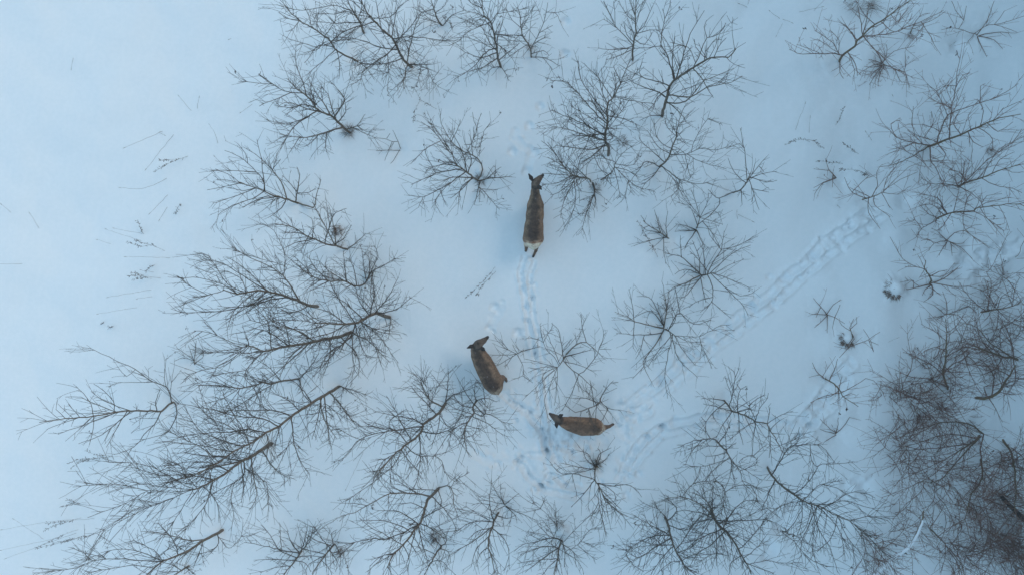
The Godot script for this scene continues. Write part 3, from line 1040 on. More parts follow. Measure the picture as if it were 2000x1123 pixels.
		[0.0103,0.0034,-.44,1.85,.07,-.58,2.28,-.17,-.76,2.55,-.27],
		[0.0085,0.0034,-.52,2.22,.08,-.78,2.52,.11,-1.04,2.77,.08,-1.25,2.94,.07],
		[0.0097,0.0034,-.34,1.46,.08,-.49,1.71,.27,-.56,1.96,.56],
		[0.0101,0.0034,-.17,.74,.05,-.07,1.02,.35,-.12,1.25,.66],
		[0.0116,0.0034,-.09,.42,.04,.28,.74,.29,.41,.9,.53,.35,.99,.69],
		[0.0052,0.0034,-.58,2.99,-.04,-.77,3.16,0,-.98,3.31,.02,-1.08,3.38,.03],
		[0.0100,0.0034,-.44,1.85,.07,-.34,2.18,-.17,-.31,2.45,-.41]]],
	["bare_tree","thin wavy-stemmed tree of the left thicket, below its straight brown trunk","tree",-4.73,1.84,1.50,"o",[[0.0176,0.0050,0,0,0,-.07,.34,-.04,-.12,.56,-.06,-.17,.78,-.04,-.21,1.09,-.11,-.27,1.35,-.09,-.35,1.69,-.1,-.49,1.77,-.15,-.53,2.01,-.19,-.6,2.49,-.28],
		[0.0054,0.0034,-.35,1.69,-.1,-.48,1.95,.02,-.68,2.19,.06],
		[0.0052,0.0034,-.49,1.77,-.15,-.64,1.95,-.25,-.87,2.13,-.24],
		[0.0086,0.0034,-.12,.56,-.06,-.16,.9,-.32,-.28,1.12,-.48],
		[0.0064,0.0034,-.27,1.35,-.09,.09,1.87,.11,.18,2.16,.37],
		[0.0071,0.0034,-.21,1.09,-.11,-.36,1.34,-.25,-.59,1.57,-.28],
		[0.0080,0.0034,-.17,.78,-.04,-.33,1.03,.09,-.6,1.37,.29,-.9,1.63,.37],
		[0.0101,0.0034,-.01,.04,0,.44,.71,-.3,.8,1.22,-.62],
		[0.0098,0.0034,0,0,0,.17,.25,.22,.44,.48,.36]]],
	["bare_tree","tall bare tree of the lower left with straight clear pale trunk base","tree",-3.99,1.95,1.50,"o",[[0.0288,0.0069,0,0,0,-.06,.37,.06,-.16,.86,.13,-.22,1.18,.18,-.28,1.57,.25,-.33,1.96,.33,-.4,2.27,.36,-.43,2.46,.39,-.47,2.7,.43,-.54,3.02,.46,-.59,3.35,.52,-.67,3.74,.58],
		[0.0114,0.0034,-.28,1.57,.25,-.4,1.78,.13,-.62,2.02,.07,-.8,2.17,.05,-1.09,2.38,.02],
		[0.0093,0.0034,-.24,1.33,.21,-.34,1.52,.01,-.59,1.74,-.18],
		[0.0121,0.0034,-.1,.55,.09,.11,1,.49,.24,1.26,.76,.3,1.33,.83],
		[0.0107,0.0034,-.11,.62,.09,-.04,1.1,.47,-.04,1.32,.67],
		[0.0114,0.0034,-.28,1.57,.25,-.14,1.88,.46,-.06,2.03,.58,.1,2.23,.76,.33,2.43,.93],
		[0.0052,0.0034,-.14,1.88,.46,-.17,2.05,.66,-.23,2.2,.86,-.27,2.29,.98],
		[0.0140,0.0034,-.06,.37,.06,.38,1.05,.17,.75,1.56,.36],
		[0.0100,0.0034,-.18,.94,.14,-.22,1.29,-.16,-.34,1.52,-.36],
		[0.0063,0.0034,-.05,.67,.19,.36,1.13,.29,.72,1.46,.34],
		[0.0084,0.0034,-.43,2.46,.39,-.6,2.59,.31,-.82,2.75,.13,-1,2.85,0,-1.16,2.96,-.27],
		[0.0090,0.0034,-.4,2.27,.36,-.57,2.49,.26,-.78,2.68,.26,-1.11,2.92,.24,-1.38,3.09,.29],
		[0.0071,0.0034,-.5,2.82,.44,-.74,3.06,.28,-.94,3.24,.1,-1.01,3.42,-.21],
		[0.0101,0.0034,-.33,1.96,.33,-.46,2.21,.16,-.72,2.49,.07,-1.03,2.78,-.09,-1.35,3.01,-.2],
		[0.0065,0.0034,-.54,3.02,.46,-.68,3.18,.39,-.92,3.4,.27,-1.22,3.61,.19],
		[0.0053,0.0034,-.59,3.35,.52,-.62,3.69,.26,-.75,3.95,.07,-.85,4.11,-.06],
		[0.0075,0.0034,-.47,2.7,.43,-.38,3.06,.13,-.4,3.31,-.13,-.41,3.57,-.45],
		[0.0125,0.0034,-.13,.68,.1,.11,1.15,.37,.48,1.62,.59],
		[0.0082,0.0034,-.4,2.27,.36,-.29,2.43,.49,-.26,2.58,.68],
		[0.0117,0.0034,0,0,0,.43,.49,.01,.74,.79,.02]]],
	["bare_tree","dark heavy-limbed tree at lower left with forking crown spread to the left edge","tree",-5.26,3.03,1.62,"o",[[0.0368,0.0088,0,0,0,-.07,.32,.03,-.12,.63,.09,-.18,.89,.1,-.23,1.24,.17,-.29,1.59,.22,-.35,1.86,.24,-.4,2.05,.24],
		[0.0052,0.0034,-.4,2.05,.24,-.58,2.29,.21,-.81,2.56,.11,-1,2.76,.22,-1.24,2.96,.29,-1.4,3.06,.35],
		[0.0052,0.0034,-.4,2.05,.24,-.62,2.37,.3,-.8,2.58,.33,-.95,2.72,.35,-1.1,2.89,.47,-1.25,3.01,.57],
		[0.0052,0.0034,-.59,2.33,.29,-.87,2.6,.38,-1.07,2.77,.48,-1.25,2.9,.58],
		[0.0052,0.0034,-.4,2.05,.24,-.43,2.35,.46,-.48,2.61,.67,-.57,2.77,.8],
		[0.0116,0.0034,-.18,.89,.1,-.34,1.19,-.05,-.55,1.46,-.13,-.75,1.7,-.26],
		[0.0140,0.0034,-.18,.89,.1,-.53,1.32,.12,-.75,1.56,.19,-.97,1.76,.22,-1.21,1.93,.26],
		[0.0053,0.0034,-.39,2.03,.24,-.43,2.35,.04,-.54,2.76,-.27,-.7,2.99,-.41,-1.06,3.11,-.46],
		[0.0057,0.0034,-.38,1.98,.24,-.15,2.77,-.24,-.07,3.03,-.44,-.25,3.11,-.46],
		[0.0109,0.0034,-.16,.83,.1,-.06,1.05,.29,-.17,1.18,.38,-.36,1.33,.47,-.48,1.43,.56],
		[0.0052,0.0034,-.16,1.16,.37,-.14,1.34,.54,.03,1.6,.78,.06,1.75,.98],
		[0.0066,0.0034,-.35,1.86,.24,-.04,2.11,.33,.11,2.25,.48,.16,2.34,.64],
		[0.0085,0.0034,-.3,1.62,.22,-.24,1.96,.47,-.31,2.2,.66,-.49,2.46,.88],
		[0.0056,0.0034,-.11,.94,.19,.93,2.47,-.03,1.08,2.71,.08,1.12,2.83,.19],
		[0.0061,0.0034,-.15,.85,.12,-.26,1.16,-.17,-.26,1.51,-.59,-.29,1.78,-.97],
		[0.0052,0.0034,-.16,.89,.08,-.17,1.35,-.3,-.14,1.57,-.52,-.05,1.84,-.82],
		[0.0052,0.0034,-.81,2.56,.11,-1.04,2.93,-.1,-1.29,3.1,-.13,-1.58,3.11,-.1],
		[0.0138,0.0034,-.07,.32,.03,.34,.85,.16,.58,1.1,.22,.89,1.37,.24],
		[0.0088,0.0034,-.29,1.59,.22,-.59,1.85,.07,-.95,2.08,.01,-1.24,2.26,-.16],
		[0.0124,0.0034,-.12,.63,.09,.14,1.1,.35,.3,1.35,.53,.25,1.53,.72],
		[0.0114,0.0034,-.23,1.24,.17,-.41,1.56,-.06,-.63,1.77,-.11,-.86,1.95,-.1],
		[0.0052,0.0034,-.4,2.05,.24,-.62,2.36,.11,-.85,2.62,0,-1.04,2.81,-.13],
		[0.0101,0.0034,-.18,.89,.1,.03,1.24,.4,.08,1.43,.63]]],
	["bare_tree","bottom left tree with stout trunk sloping to the lower edge","tree",-6.21,4.67,1.50,"o",[[0.0304,0.0073,0,0,0,-.06,.26,0,-.12,.51,0,-.16,.77,.03,-.24,1.11,.03,-.32,1.43,.01,-.36,1.65,.05,-.39,1.88,.09],
		[0.0074,0.0034,-.32,1.43,.01,-.5,1.69,-.11,-.75,1.96,-.24,-1.01,2.18,-.29,-1.17,2.3,-.23,-1.46,2.46,-.23,-1.69,2.57,-.25],
		[0.0052,0.0034,-1.01,2.18,-.29,-.82,2.67,-.62,-.86,2.82,-.75],
		[0.0121,0.0034,-.1,.45,0,-.25,.62,-.04,-.41,.82,-.16,-.64,1.05,-.33,-.85,1.21,-.4],
		[0.0096,0.0034,-.04,.16,0,.08,.35,.1,.01,.48,.19,-.21,.68,.2],
		[0.0097,0.0034,-.24,1.11,.03,-.19,1.35,-.32,-.32,1.57,-.69],
		[0.0074,0.0034,-.32,1.43,.01,-.52,1.67,-.23,-.75,1.84,-.35,-1.02,1.99,-.34],
		[0.0061,0.0034,-.35,1.62,.04,-.56,1.87,-.11,-.83,2.09,-.13,-1.05,2.24,-.13],
		[0.0085,0.0034,-.16,.77,.03,-.31,1,.17,-.39,1.17,.31],
		[0.0052,0.0034,-.01,.21,.02,.34,.5,.13,.66,.76,-.12,.75,.85,-.24],
		[0.0084,0.0034,-.12,.51,0,-.09,.73,.18,-.1,.89,.34],
		[0.0074,0.0034,-.32,1.43,.01,-.23,1.85,-.35,-.38,2.14,-.62]]],
	["bare_tree","short bare stem cut by the bottom edge, under the stout sloping trunk","tree",-6.85,5.33,1.00,"o",[[0.0208,0.0050,0,0,0,-.05,.25,.01,-.09,.43,.03],
		[0.0081,0.0034,-.04,.19,.01,-.15,.33,-.16,-.36,.46,-.25],
		[0.0098,0.0034,-.02,.09,0,.35,.46,-.05,.53,.61,-.03],
		[0.0067,0.0034,-.05,.25,.01,-.21,.39,-.05,-.41,.53,-.01]]],
	["bare_tree","lone leaning sapling at far left, long thin trunk pointing left","tree",-7.12,2.29,0.70,"o",[[0.0192,0.0050,0,0,0,-.03,.11,.01,-.04,.35,.09,-.09,.57,.05,-.2,.99,-.03,-.29,1.32,-.07,-.4,1.67,-.07,-.54,2.12,-.12,-.66,2.51,-.14],
		[0.0110,0.0034,-.02,.05,0,.04,.23,-.25,-.01,.3,-.35,-.19,.4,-.46,-.42,.52,-.68,-.63,.59,-.8,-1.13,.7,-1.07],
		[0.0052,0.0034,-.17,.39,-.44,-.38,.55,-.45,-.61,.7,-.47,-.75,.78,-.4],
		[0.0079,0.0034,-.2,.99,-.03,-.27,1.08,-.08,-.41,1.21,-.19,-.52,1.31,-.29,-.63,1.4,-.43],
		[0.0057,0.0034,-.4,1.67,-.07,-.3,1.87,-.31,-.34,1.99,-.49,-.4,2.07,-.62],
		[0.0068,0.0034,-.29,1.32,-.07,-.16,1.52,-.29,-.23,1.66,-.48,-.33,1.76,-.61],
		[0.0069,0.0034,-.28,1.28,-.07,-.5,1.47,-.23,-.67,1.59,-.36,-.87,1.68,-.38],
		[0.0100,0.0034,-.04,.35,.09,-.05,.56,.29,-.15,.71,.44,-.24,.86,.63,-.5,1.02,.72],
		[0.0079,0.0034,-.2,.99,-.03,-.31,1.17,.12,-.48,1.37,.3,-.74,1.56,.41],
		[0.0071,0.0034,-.27,1.24,-.06,-.58,1.61,.08,-.84,1.89,.18],
		[0.0052,0.0034,-.47,1.9,-.1,-.64,2.09,-.03,-.77,2.22,.03],
		[0.0111,0.0034,0,0,0,.16,.2,.18,.12,.37,.42,.02,.45,.5,-.27,.59,.56],
		[0.0076,0.0034,-.22,1.07,-.04,-.2,1.36,.17,-.18,1.68,.43],
		[0.0057,0.0034,-.4,1.67,-.07,-.31,1.81,.11,-.29,1.93,.33],
		[0.0096,0.0034,-.06,.46,.07,.06,.69,-.14,.32,.99,-.42],
		[0.0052,0.0034,-.47,1.9,-.1,-.5,2.11,-.35],
		[0.0052,0.0034,-.54,2.12,-.12,-.56,2.3,-.3],
		[0.0058,0.0034,.03,.19,-.18,.06,.43,-.51,.27,.7,-.91],
		[0.0052,0.0034,-.42,.52,-.68,-.48,.68,-.58,-.5,.86,-.74]]],
	["bare_shrub","tiny upright shrub on snow at the left edge of the left thicket","shrub",-6.71,1.67,0.60,"o",[[0.0096,0.0050,0,0,0,0,.04,-.1,.01,.08,-.18],
		[0.0053,0.0034,.01,.08,-.18,.06,.36,-.48],
		[0.0055,0.0034,.01,.07,-.17,.22,.38,-.57],
		[0.0057,0.0034,.01,.07,-.16,-.12,.25,-.24,-.21,.35,-.19],
		[0.0066,0.0034,.01,.05,-.12,.26,.25,-.24,.32,.32,-.34],
		[0.0055,0.0034,.01,.07,-.17,-.06,.26,-.33,-.14,.38,-.43]]],
	["bare_tree","bare tree below the second deer with zigzag brown trunk leaning left","tree",-2.04,2.23,1.25,"o",[[0.0272,0.0065,0,0,0,-.02,.35,.08,-.06,.58,.12,-.12,.85,.15,-.18,1.14,.18,-.17,1.38,.23,-.19,1.58,.27,-.24,1.81,.29,-.3,2.06,.31,-.34,2.25,.34,-.37,2.42,.35,-.4,2.63,.4,-.44,2.88,.44,-.46,3.07,.47],
		[0.0110,0.0034,0,0,0,.19,.24,-.18,.4,.41,-.27,.64,.58,-.39],
		[0.0110,0.0034,0,0,0,.09,.35,-.31,.17,.68,-.66],
		[0.0139,0.0034,-.01,.22,.05,-.19,.64,-.17,-.25,1.18,-.6,-.39,1.38,-.73],
		[0.0111,0.0034,-.18,1.2,.19,-.36,1.45,.16,-.52,1.63,.16,-.75,1.85,.16,-.91,1.98,.19,-1.04,2.08,.27,-1.15,2.18,.41,-1.21,2.24,.51],
		[0.0082,0.0034,-.27,1.94,.3,-.36,2.14,.1,-.48,2.28,-.03,-.42,2.38,-.16,-.19,2.53,-.32],
		[0.0101,0.0034,-.18,1.46,.24,-.1,1.8,.49,-.08,2.04,.7,-.1,2.18,.85,-.17,2.33,1.03],
		[0.0079,0.0034,-.29,2.03,.31,-.01,2.36,.37,.27,2.63,.31,.39,2.74,.35,.45,2.83,.47,.54,2.9,.55],
		[0.0075,0.0034,-.31,2.11,.32,-.37,2.28,.49,-.52,2.44,.64,-.67,2.57,.75],
		[0.0063,0.0034,-.37,2.42,.35,-.5,2.53,.42,-.61,2.67,.61,-.76,2.78,.76],
		[0.0055,0.0034,-.4,2.63,.4,-.53,2.83,.52,-.56,2.99,.69],
		[0.0098,0.0034,-.03,.41,.09,-.01,.61,.27,-.05,.78,.45,-.09,.92,.63],
		[0.0055,0.0034,-.03,.43,.11,.14,.77,.26,.31,.97,.27,.21,1.17,.44],
		[0.0073,0.0034,-.32,2.18,.33,-.07,2.59,.44,.13,2.86,.5],
		[0.0052,0.0034,-.4,2.45,.37,-.35,2.68,.56,-.34,2.79,.68],
		[0.0103,0.0034,-.06,.58,.12,-.19,.82,-.12,-.33,1,-.32,-.39,1.1,-.46],
		[0.0052,0.0034,-.15,.73,-.03,.02,1.25,-.37,.21,1.64,-.63,.32,1.82,-.78],
		[0.0052,0.0034,-.15,.73,-.03,-.16,.98,-.4,-.19,1.16,-.72],
		[0.0052,0.0034,-.36,2.14,.1,-.59,2.32,-.01,-.75,2.43,-.07,-.91,2.51,-.07],
		[0.0052,0.0034,-.98,2.03,.23,-1.09,2.18,.14,-1.22,2.37,-.01],
		[0.0087,0.0034,-.24,1.81,.29,-.29,2.11,.03,-.34,2.38,-.25,-.43,2.63,-.55],
		[0.0052,0.0034,-.58,2.49,.68,-.79,2.69,.82,-.97,2.82,.93,-.97,2.85,.97],
		[0.0112,0.0034,-.18,1.14,.18,-.33,1.38,.03,-.53,1.59,-.05,-.81,1.83,-.17],
		[0.0104,0.0034,-.17,1.38,.23,.17,1.86,.16,.52,2.35,-.07,.72,2.74,-.41]]],
	["bare_tree","small bare tree with dark wavy stem just below the second deer","tree",-1.46,2.18,1.10,"o",[[0.0176,0.0050,0,0,0,-.03,.34,.07,.01,.58,.12,-.03,.94,.19,-.06,1.23,.26,-.03,1.43,.29,.01,1.72,.35,.08,2.09,.41],
		[0.0082,0.0034,.01,.58,.12,.17,.74,.15,.24,.82,.08,.45,.96,.14,.59,1.04,.2,.72,1.1,.19],
		[0.0077,0.0034,-.01,.72,.15,.29,1.01,.22,.47,1.18,.3,.63,1.3,.36],
		[0.0063,0.0034,-.05,1.12,.23,.2,1.32,.25,.29,1.39,.28],
		[0.0093,0.0034,-.02,.25,.06,-.16,.54,-.25,-.26,.73,-.5],
		[0.0098,0.0034,0,.04,.01,.18,.35,-.09,.41,.65,-.08],
		[0.0095,0.0034,-.02,.21,.05,.19,.44,.18,.2,.77,-.25,.19,.89,-.44],
		[0.0069,0.0034,-.03,.94,.19,-.26,1.31,.28,-.35,1.5,.4,-.5,1.78,.62],
		[0.0079,0.0034,0,.67,.14,-.25,1.11,-.05,-.34,1.29,-.17],
		[0.0094,0.0034,-.01,.13,.03,.01,.48,-.29,.06,.63,-.44],
		[0.0089,0.0034,-.03,.34,.07,-.21,.5,.02,-.35,.7,-.23],
		[0.0052,0.0034,0,1.61,.33,.2,2.02,.16,.27,2.25,-.01]]],
	["bare_tree","bare tree at bottom centre left with smooth grey-brown forked trunk","tree",-2.15,3.77,1.25,"o",[[0.0288,0.0069,0,0,0,-.05,.26,.04,-.11,.52,.06,-.1,.8,.12,-.09,1.07,.19,-.11,1.27,.23,-.16,1.54,.26,-.23,1.91,.32,-.3,2.23,.34,-.31,2.54,.41],
		[0.0072,0.0034,-.23,1.91,.32,-.11,2.06,.4,-.08,2.14,.47,-.09,2.23,.59],
		[0.0149,0.0034,-.07,.36,.05,-.23,.54,-.04,-.45,.73,-.11,-.68,.89,-.15,-.83,.98,-.1,-1.02,1.08,0,-1.21,1.15,.09,-1.41,1.2,.14,-1.55,1.23,.22],
		[0.0104,0.0034,-.11,1.27,.23,-.24,1.5,.01,-.41,1.66,-.12,-.65,1.81,-.17],
		[0.0104,0.0034,-.11,1.27,.23,-.33,1.62,.25,-.52,1.86,.25,-.7,2.07,.17,-.89,2.24,.17,-1.1,2.41,.18],
		[0.0072,0.0034,-.23,1.91,.32,-.34,2.12,.14,-.45,2.27,.01,-.57,2.39,-.1,-.72,2.54,-.3],
		[0.0072,0.0034,-.23,1.91,.32,-.39,2.07,.42,-.52,2.17,.47,-.68,2.29,.58],
		[0.0095,0.0034,-.11,1.3,.24,.02,1.56,.47,.14,1.78,.69],
		[0.0087,0.0034,-.14,1.44,.25,-.17,1.64,.52,-.22,1.77,.71],
		[0.0102,0.0034,-.1,1.22,.22,.18,1.53,.21,.37,1.73,.27,.43,1.81,.36],
		[0.0106,0.0034,-.07,.36,.05,.19,.64,.16,.35,.8,.28,.46,.94,.44],
		[0.0076,0.0034,-.01,.06,.01,.09,.22,.17,.07,.3,.28],
		[0.0122,0.0034,0,0,0,.25,.37,-.14,.33,.49,-.06,.36,.62,.08,.43,.74,.21,.51,.83,.32],
		[0.0052,0.0034,.27,.4,-.12,.44,.81,-.38,.71,1.22,-.63],
		[0.0089,0.0034,-.02,.13,.02,-.27,.31,-.06,-.52,.45,-.07],
		[0.0055,0.0034,-.7,.9,-.15,-.66,1.12,.06,-.73,1.2,.12],
		[0.0052,0.0034,-1.02,1.08,0,-1.19,1.24,-.09,-1.36,1.37,-.13],
		[0.0056,0.0034,-.3,2.23,.34,-.44,2.46,.28,-.55,2.63,.36],
		[0.0052,0.0034,-.89,2.24,.17,-1.04,2.49,.28,-1.14,2.64,.37],
		[0.0086,0.0034,-.1,.8,.12,-.3,1.01,-.04,-.49,1.14,-.03],
		[0.0090,0.0034,-.16,1.54,.26,-.37,1.8,.03,-.57,1.96,-.07,-.81,2.1,-.11],
		[0.0104,0.0034,-.09,1.07,.19,.18,1.34,-.03,.47,1.56,-.23]]],
	["bare_tree","small reddish tree cut by the bottom edge, right of the forked trunk","tree",-2.1,4.83,1.20,"o",[[0.0192,0.0050,0,0,0,-.06,.3,.04,-.09,.5,.08,-.12,.69,.1,-.14,.9,.15],
		[0.0066,0.0034,-.09,.5,.08,.15,.99,-.14,.31,1.2,-.12,.46,1.37,-.07],
		[0.0104,0.0034,-.01,.04,0,.11,.21,-.16,.11,.34,-.34,-.02,.53,-.63],
		[0.0095,0.0034,0,0,0,-.1,.34,-.29,-.2,.51,-.44],
		[0.0081,0.0034,-.06,.3,.04,-.2,.52,-.13,-.31,.62,-.13],
		[0.0082,0.0034,-.01,.08,.01,.17,.29,-.01,.23,.43,.12]]],
	["bare_tree","bottom centre tree with slim trunk and drooping crown below a low shrub","tree",-1.05,4.2,1.00,"o",[[0.0208,0.0050,0,0,0,-.07,.33,.04,-.08,.56,.09,-.11,.78,.14,-.09,1.08,.22,0,1.47,.21,.05,1.75,.25,.08,1.94,.29],
		[0.0104,0.0034,-.07,.36,.05,-.26,.59,-.04,-.41,.74,-.07,-.57,.87,-.02,-.69,.96,.05],
		[0.0104,0.0034,-.07,.36,.05,-.08,.95,-.43,-.05,1.22,-.69,0,1.47,-.97],
		[0.0094,0.0034,-.08,.56,.09,.06,.67,.14,.2,.79,.26,.23,.87,.4,.25,.96,.62],
		[0.0070,0.0034,-.09,1.08,.22,-.22,1.26,.26,-.25,1.42,.4],
		[0.0097,0.0034,-.08,.5,.08,-.33,.74,.21,-.56,.93,.31,-.76,1.06,.39],
		[0.0052,0.0034,0,1.47,.21,.1,1.62,.3,.12,1.7,.39],
		[0.0058,0.0034,-.1,.39,.04,-.26,.6,-.14,-.49,.81,-.29,-.65,.92,-.37],
		[0.0087,0.0034,-.08,.56,.09,-.32,.77,.07,-.48,.91,.19],
		[0.0052,0.0034,-.61,.9,0,-.79,1.09,-.02,-.87,1.16,-.02],
		[0.0084,0.0034,-.11,.78,.14,-.3,1.01,.27,-.36,1.2,.49],
		[0.0052,0.0034,-.08,.98,-.46,-.24,1.14,-.53,-.35,1.23,-.52],
		[0.0091,0.0034,-.03,.12,.02,.16,.36,-.02,.34,.6,-.17]]],
	["bare_shrub","low spidery shrub at bottom centre, just above the slim-trunked tree","shrub",-.94,4.1,0.70,"o",[[0.0096,0.0050,0,0,0,-.02,.03,-.06],
		[0.0067,0.0034,-.01,.02,-.04,-.12,.4,-.37,-.22,.51,-.62],
		[0.0062,0.0034,-.01,.02,-.05,.13,.17,-.21,.26,.27,-.33],
		[0.0070,0.0034,0,.01,-.02,.22,.2,.02,.59,.46,.08],
		[0.0062,0.0034,-.01,.02,-.05,-.22,.26,-.17,-.43,.45,-.26],
		[0.0070,0.0034,-.01,.01,-.02,-.14,.21,-.01,-.22,.31,-.03],
		[0.0068,0.0034,.02,.03,-.01,.18,.27,.05,.23,.41,.15],
		[0.0075,0.0034,0,0,0,.13,.15,.05,.09,.29,.2],
		[0.0053,0.0034,-.02,.03,-.06,-.09,.24,-.37,.01,.31,-.43]]],
	["bare_tree","bottom centre tree with snow clump and dry grass at its base","tree",.08,4.68,1.20,"o",[[0.0208,0.0050,0,0,0,-.06,.28,.02,-.08,.59,.09,-.12,.85,.14,-.14,1.09,.19],
		[0.0117,0.0034,0,0,0,-.16,.29,-.16,-.42,.57,-.19,-.67,.8,-.23],
		[0.0097,0.0034,-.06,.28,.02,-.25,.46,.07,-.42,.61,.15,-.63,.77,.26],
		[0.0052,0.0034,-.16,.29,-.16,-.09,.65,-.49,-.2,.86,-.69,-.36,1.08,-.93,-.57,1.25,-1.11],
		[0.0052,0.0034,-.36,1.08,-.93,-.29,1.43,-1.21],
		[0.0052,0.0034,-.1,.68,-.51,-.13,1.12,-.9,-.24,1.33,-1.1],
		[0.0082,0.0034,0,0,0,.05,.15,.14,.03,.32,.34],
		[0.0052,0.0034,.05,.15,.14,.23,.66,-.17,.33,.89,-.33,.51,1.07,-.32],
		[0.0052,0.0034,.01,.02,.02,.15,.28,-.23,.36,.59,-.56,.52,.78,-.81],
		[0.0052,0.0034,.27,.75,-.23,.38,1.03,-.51,.46,1.15,-.64,.62,1.26,-.7],
		[0.0052,0.0034,.25,.72,-.21,.43,.97,-.15,.55,1.11,-.13],
		[0.0062,0.0034,-.06,.11,-.06,-.34,.37,-.25,-.6,.55,-.35],
		[0.0052,0.0034,-.13,.17,-.11,-.25,.45,-.41,-.33,.56,-.54],
		[0.0071,0.0034,-.08,.59,.09,-.33,.96,-.04,-.72,1.42,-.16],
		[0.0085,0.0034,-.02,.1,.01,.19,.28,.09,.24,.41,.3],
		[0.0097,0.0034,-.06,.28,.02,-.33,.71,-.16,-.7,1.12,-.18],
		[0.0052,0.0034,.05,.15,.14,.28,.43,.2,.36,.59,.33],
		[0.0052,0.0034,-.36,1.08,-.93,-.58,1.29,-.94],
		[0.0071,0.0034,-.08,.59,.09,-.24,.75,.17,-.33,.84,.26]]],
	["bare_shrub","shrub with straw tuft at its base, below the third deer","shrub",.68,3.36,0.80,"o",[[0.0128,0.0050,0,0,0,-.04,.44,.1,.03,.75,.14,.06,1.07,.2,.13,1.34,.22,.3,2.1,.14],
		[0.0097,0.0034,-.01,.11,.02,-.33,.42,-.11,-.64,.67,-.24],
		[0.0087,0.0034,-.04,.44,.1,-.34,.79,-.08,-.61,1.03,-.17],
		[0.0087,0.0034,-.04,.44,.1,-.29,.62,.36,-.46,.71,.5],
		[0.0083,0.0034,-.01,.59,.12,.17,.72,.12,.53,.94,.04,.69,1.04,.2],
		[0.0070,0.0034,.02,.61,.12,0,.8,.38,.11,1.08,.82],
		[0.0099,0.0034,-.01,.05,.01,-.15,.3,-.3,-.27,.38,-.37],
		[0.0100,0.0034,0,0,0,.05,.17,-.27,.25,.29,-.42],
		[0.0070,0.0034,.06,.64,.12,.26,.75,.22,.29,.82,.36],
		[0.0100,0.0034,0,0,0,.08,.23,-.29,.01,.33,-.42],
		[0.0051,0.0034,-.44,.88,-.12,-.41,1.02,.02,-.37,1.14,.17],
		[0.0081,0.0034,.01,.67,.13,.06,.84,.49,.04,.93,.71],
		[0.0070,0.0034,-.09,.19,-.01,-.59,.47,.01,-.81,.62,-.24],
		[0.0073,0.0034,-.02,.09,-.03,-.19,.33,-.22,-.25,.51,-.44],
		[0.0074,0.0034,.01,.03,-.04,.16,.24,-.2,.2,.33,-.32],
		[0.0070,0.0034,.06,1.07,.2,.22,1.21,.28,.28,1.29,.37],
		[0.0058,0.0034,0,.8,.38,-.13,.93,.63,-.09,.96,.71]]],
	["bare_shrub","star-shaped shrub straight below the camera between the three deer","shrub",.15,1.35,0.75,"o",[[0.0160,0.0050,0,0,0,-.06,.17,.08,-.13,.36,.16],
		[0.0053,0.0034,-.13,.36,.16,-.21,.5,0,-.36,.64,-.16,-.4,.71,-.28,-.64,.82,-.39],
		[0.0089,0.0034,-.05,.15,.07,-.1,.52,-.31,-.14,.67,-.49,-.26,.79,-.61],
		[0.0125,0.0034,0,0,0,.17,.25,-.2,.34,.4,-.26,.53,.57,-.1,.61,.64,-.02],
		[0.0070,0.0034,.34,.4,-.26,.26,.62,-.54,.24,.76,-.76],
		[0.0084,0.0034,-.06,.17,.08,.21,.31,.31,.47,.42,.05,.57,.47,-.18,.66,.51,-.43],
		[0.0069,0.0034,.21,.31,.31,.07,.61,.63,-.08,.8,.86],
		[0.0069,0.0034,.21,.31,.31,.51,.5,.56],
		[0.0053,0.0034,-.13,.36,.16,-.36,.58,.34,-.53,.72,.49,-.71,.83,.63],
		[0.0054,0.0034,-.16,.39,.18,-.32,.75,.53,-.37,.88,.68,-.31,1,.95,-.27,1,.99],
		[0.0054,0.0034,-.16,.39,.18,-.17,.64,.5,-.21,.82,.77],
		[0.0054,0.0034,-.16,.39,.18,-.45,.52,.17,-.66,.6,.25],
		[0.0054,0.0034,-.16,.39,.18,-.41,.53,.1,-.71,.66,.01],
		[0.0044,0.0034,-.4,.71,-.28,-.43,.88,-.47,-.45,.99,-.6],
		[0.0110,0.0034,-.02,.06,.03,.26,.19,-.06,.43,.26,-.11],
		[0.0070,0.0034,-.02,.19,.11,.21,.36,.14,.46,.52,.24],
		[0.0054,0.0034,-.16,.39,.18,-.41,.55,.3,-.36,.69,.58],
		[0.0049,0.0034,.55,.46,-.15,.76,.56,-.15],
		[0.0065,0.0034,-.11,.31,.14,-.27,.62,-.27,-.32,.71,-.41],
		[0.0044,0.0034,-.4,.7,-.27,-.23,.85,-.59]]],
	["bare_shrub","small twiggy shrub touching the flank of the second deer","shrub",-.59,1.28,0.90,"o",[[0.0104,0.0050,0,0,0,-.07,.31,0,-.12,.52,.01],
		[0.0053,0.0034,-.12,.52,.01,-.21,.56,.06,-.45,.64,.2],
		[0.0053,0.0034,-.12,.52,.01,-.32,.64,-.11,-.48,.74,-.29],
		[0.0054,0.0034,-.13,.53,.01,-.36,.62,.02,-.57,.68,.01],
		[0.0053,0.0034,-.12,.52,.01,-.01,.6,.2,-.01,.65,.37,-.18,.69,.43],
		[0.0044,0.0034,-.01,.65,.37,.17,.78,.47],
		[0.0081,0.0034,0,0,0,.28,.22,-.09],
		[0.0051,0.0034,-.19,.55,.04,-.31,.73,.23],
		[0.0049,0.0034,-.27,.61,-.08,-.4,.7,-.27],
		[0.0059,0.0034,-.11,.44,.01,-.19,.54,-.14]]],
	["bare_shrub","small shrub close behind the back of the third deer","shrub",.76,2.11,1.00,"o",[[0.0120,0.0050,0,0,0,-.03,.24,.05,-.17,.79,.03,-.25,.83,.05,-.47,.93,.1],
		[0.0090,0.0034,-.01,.09,.02,.08,.2,-.18,.21,.28,-.34],
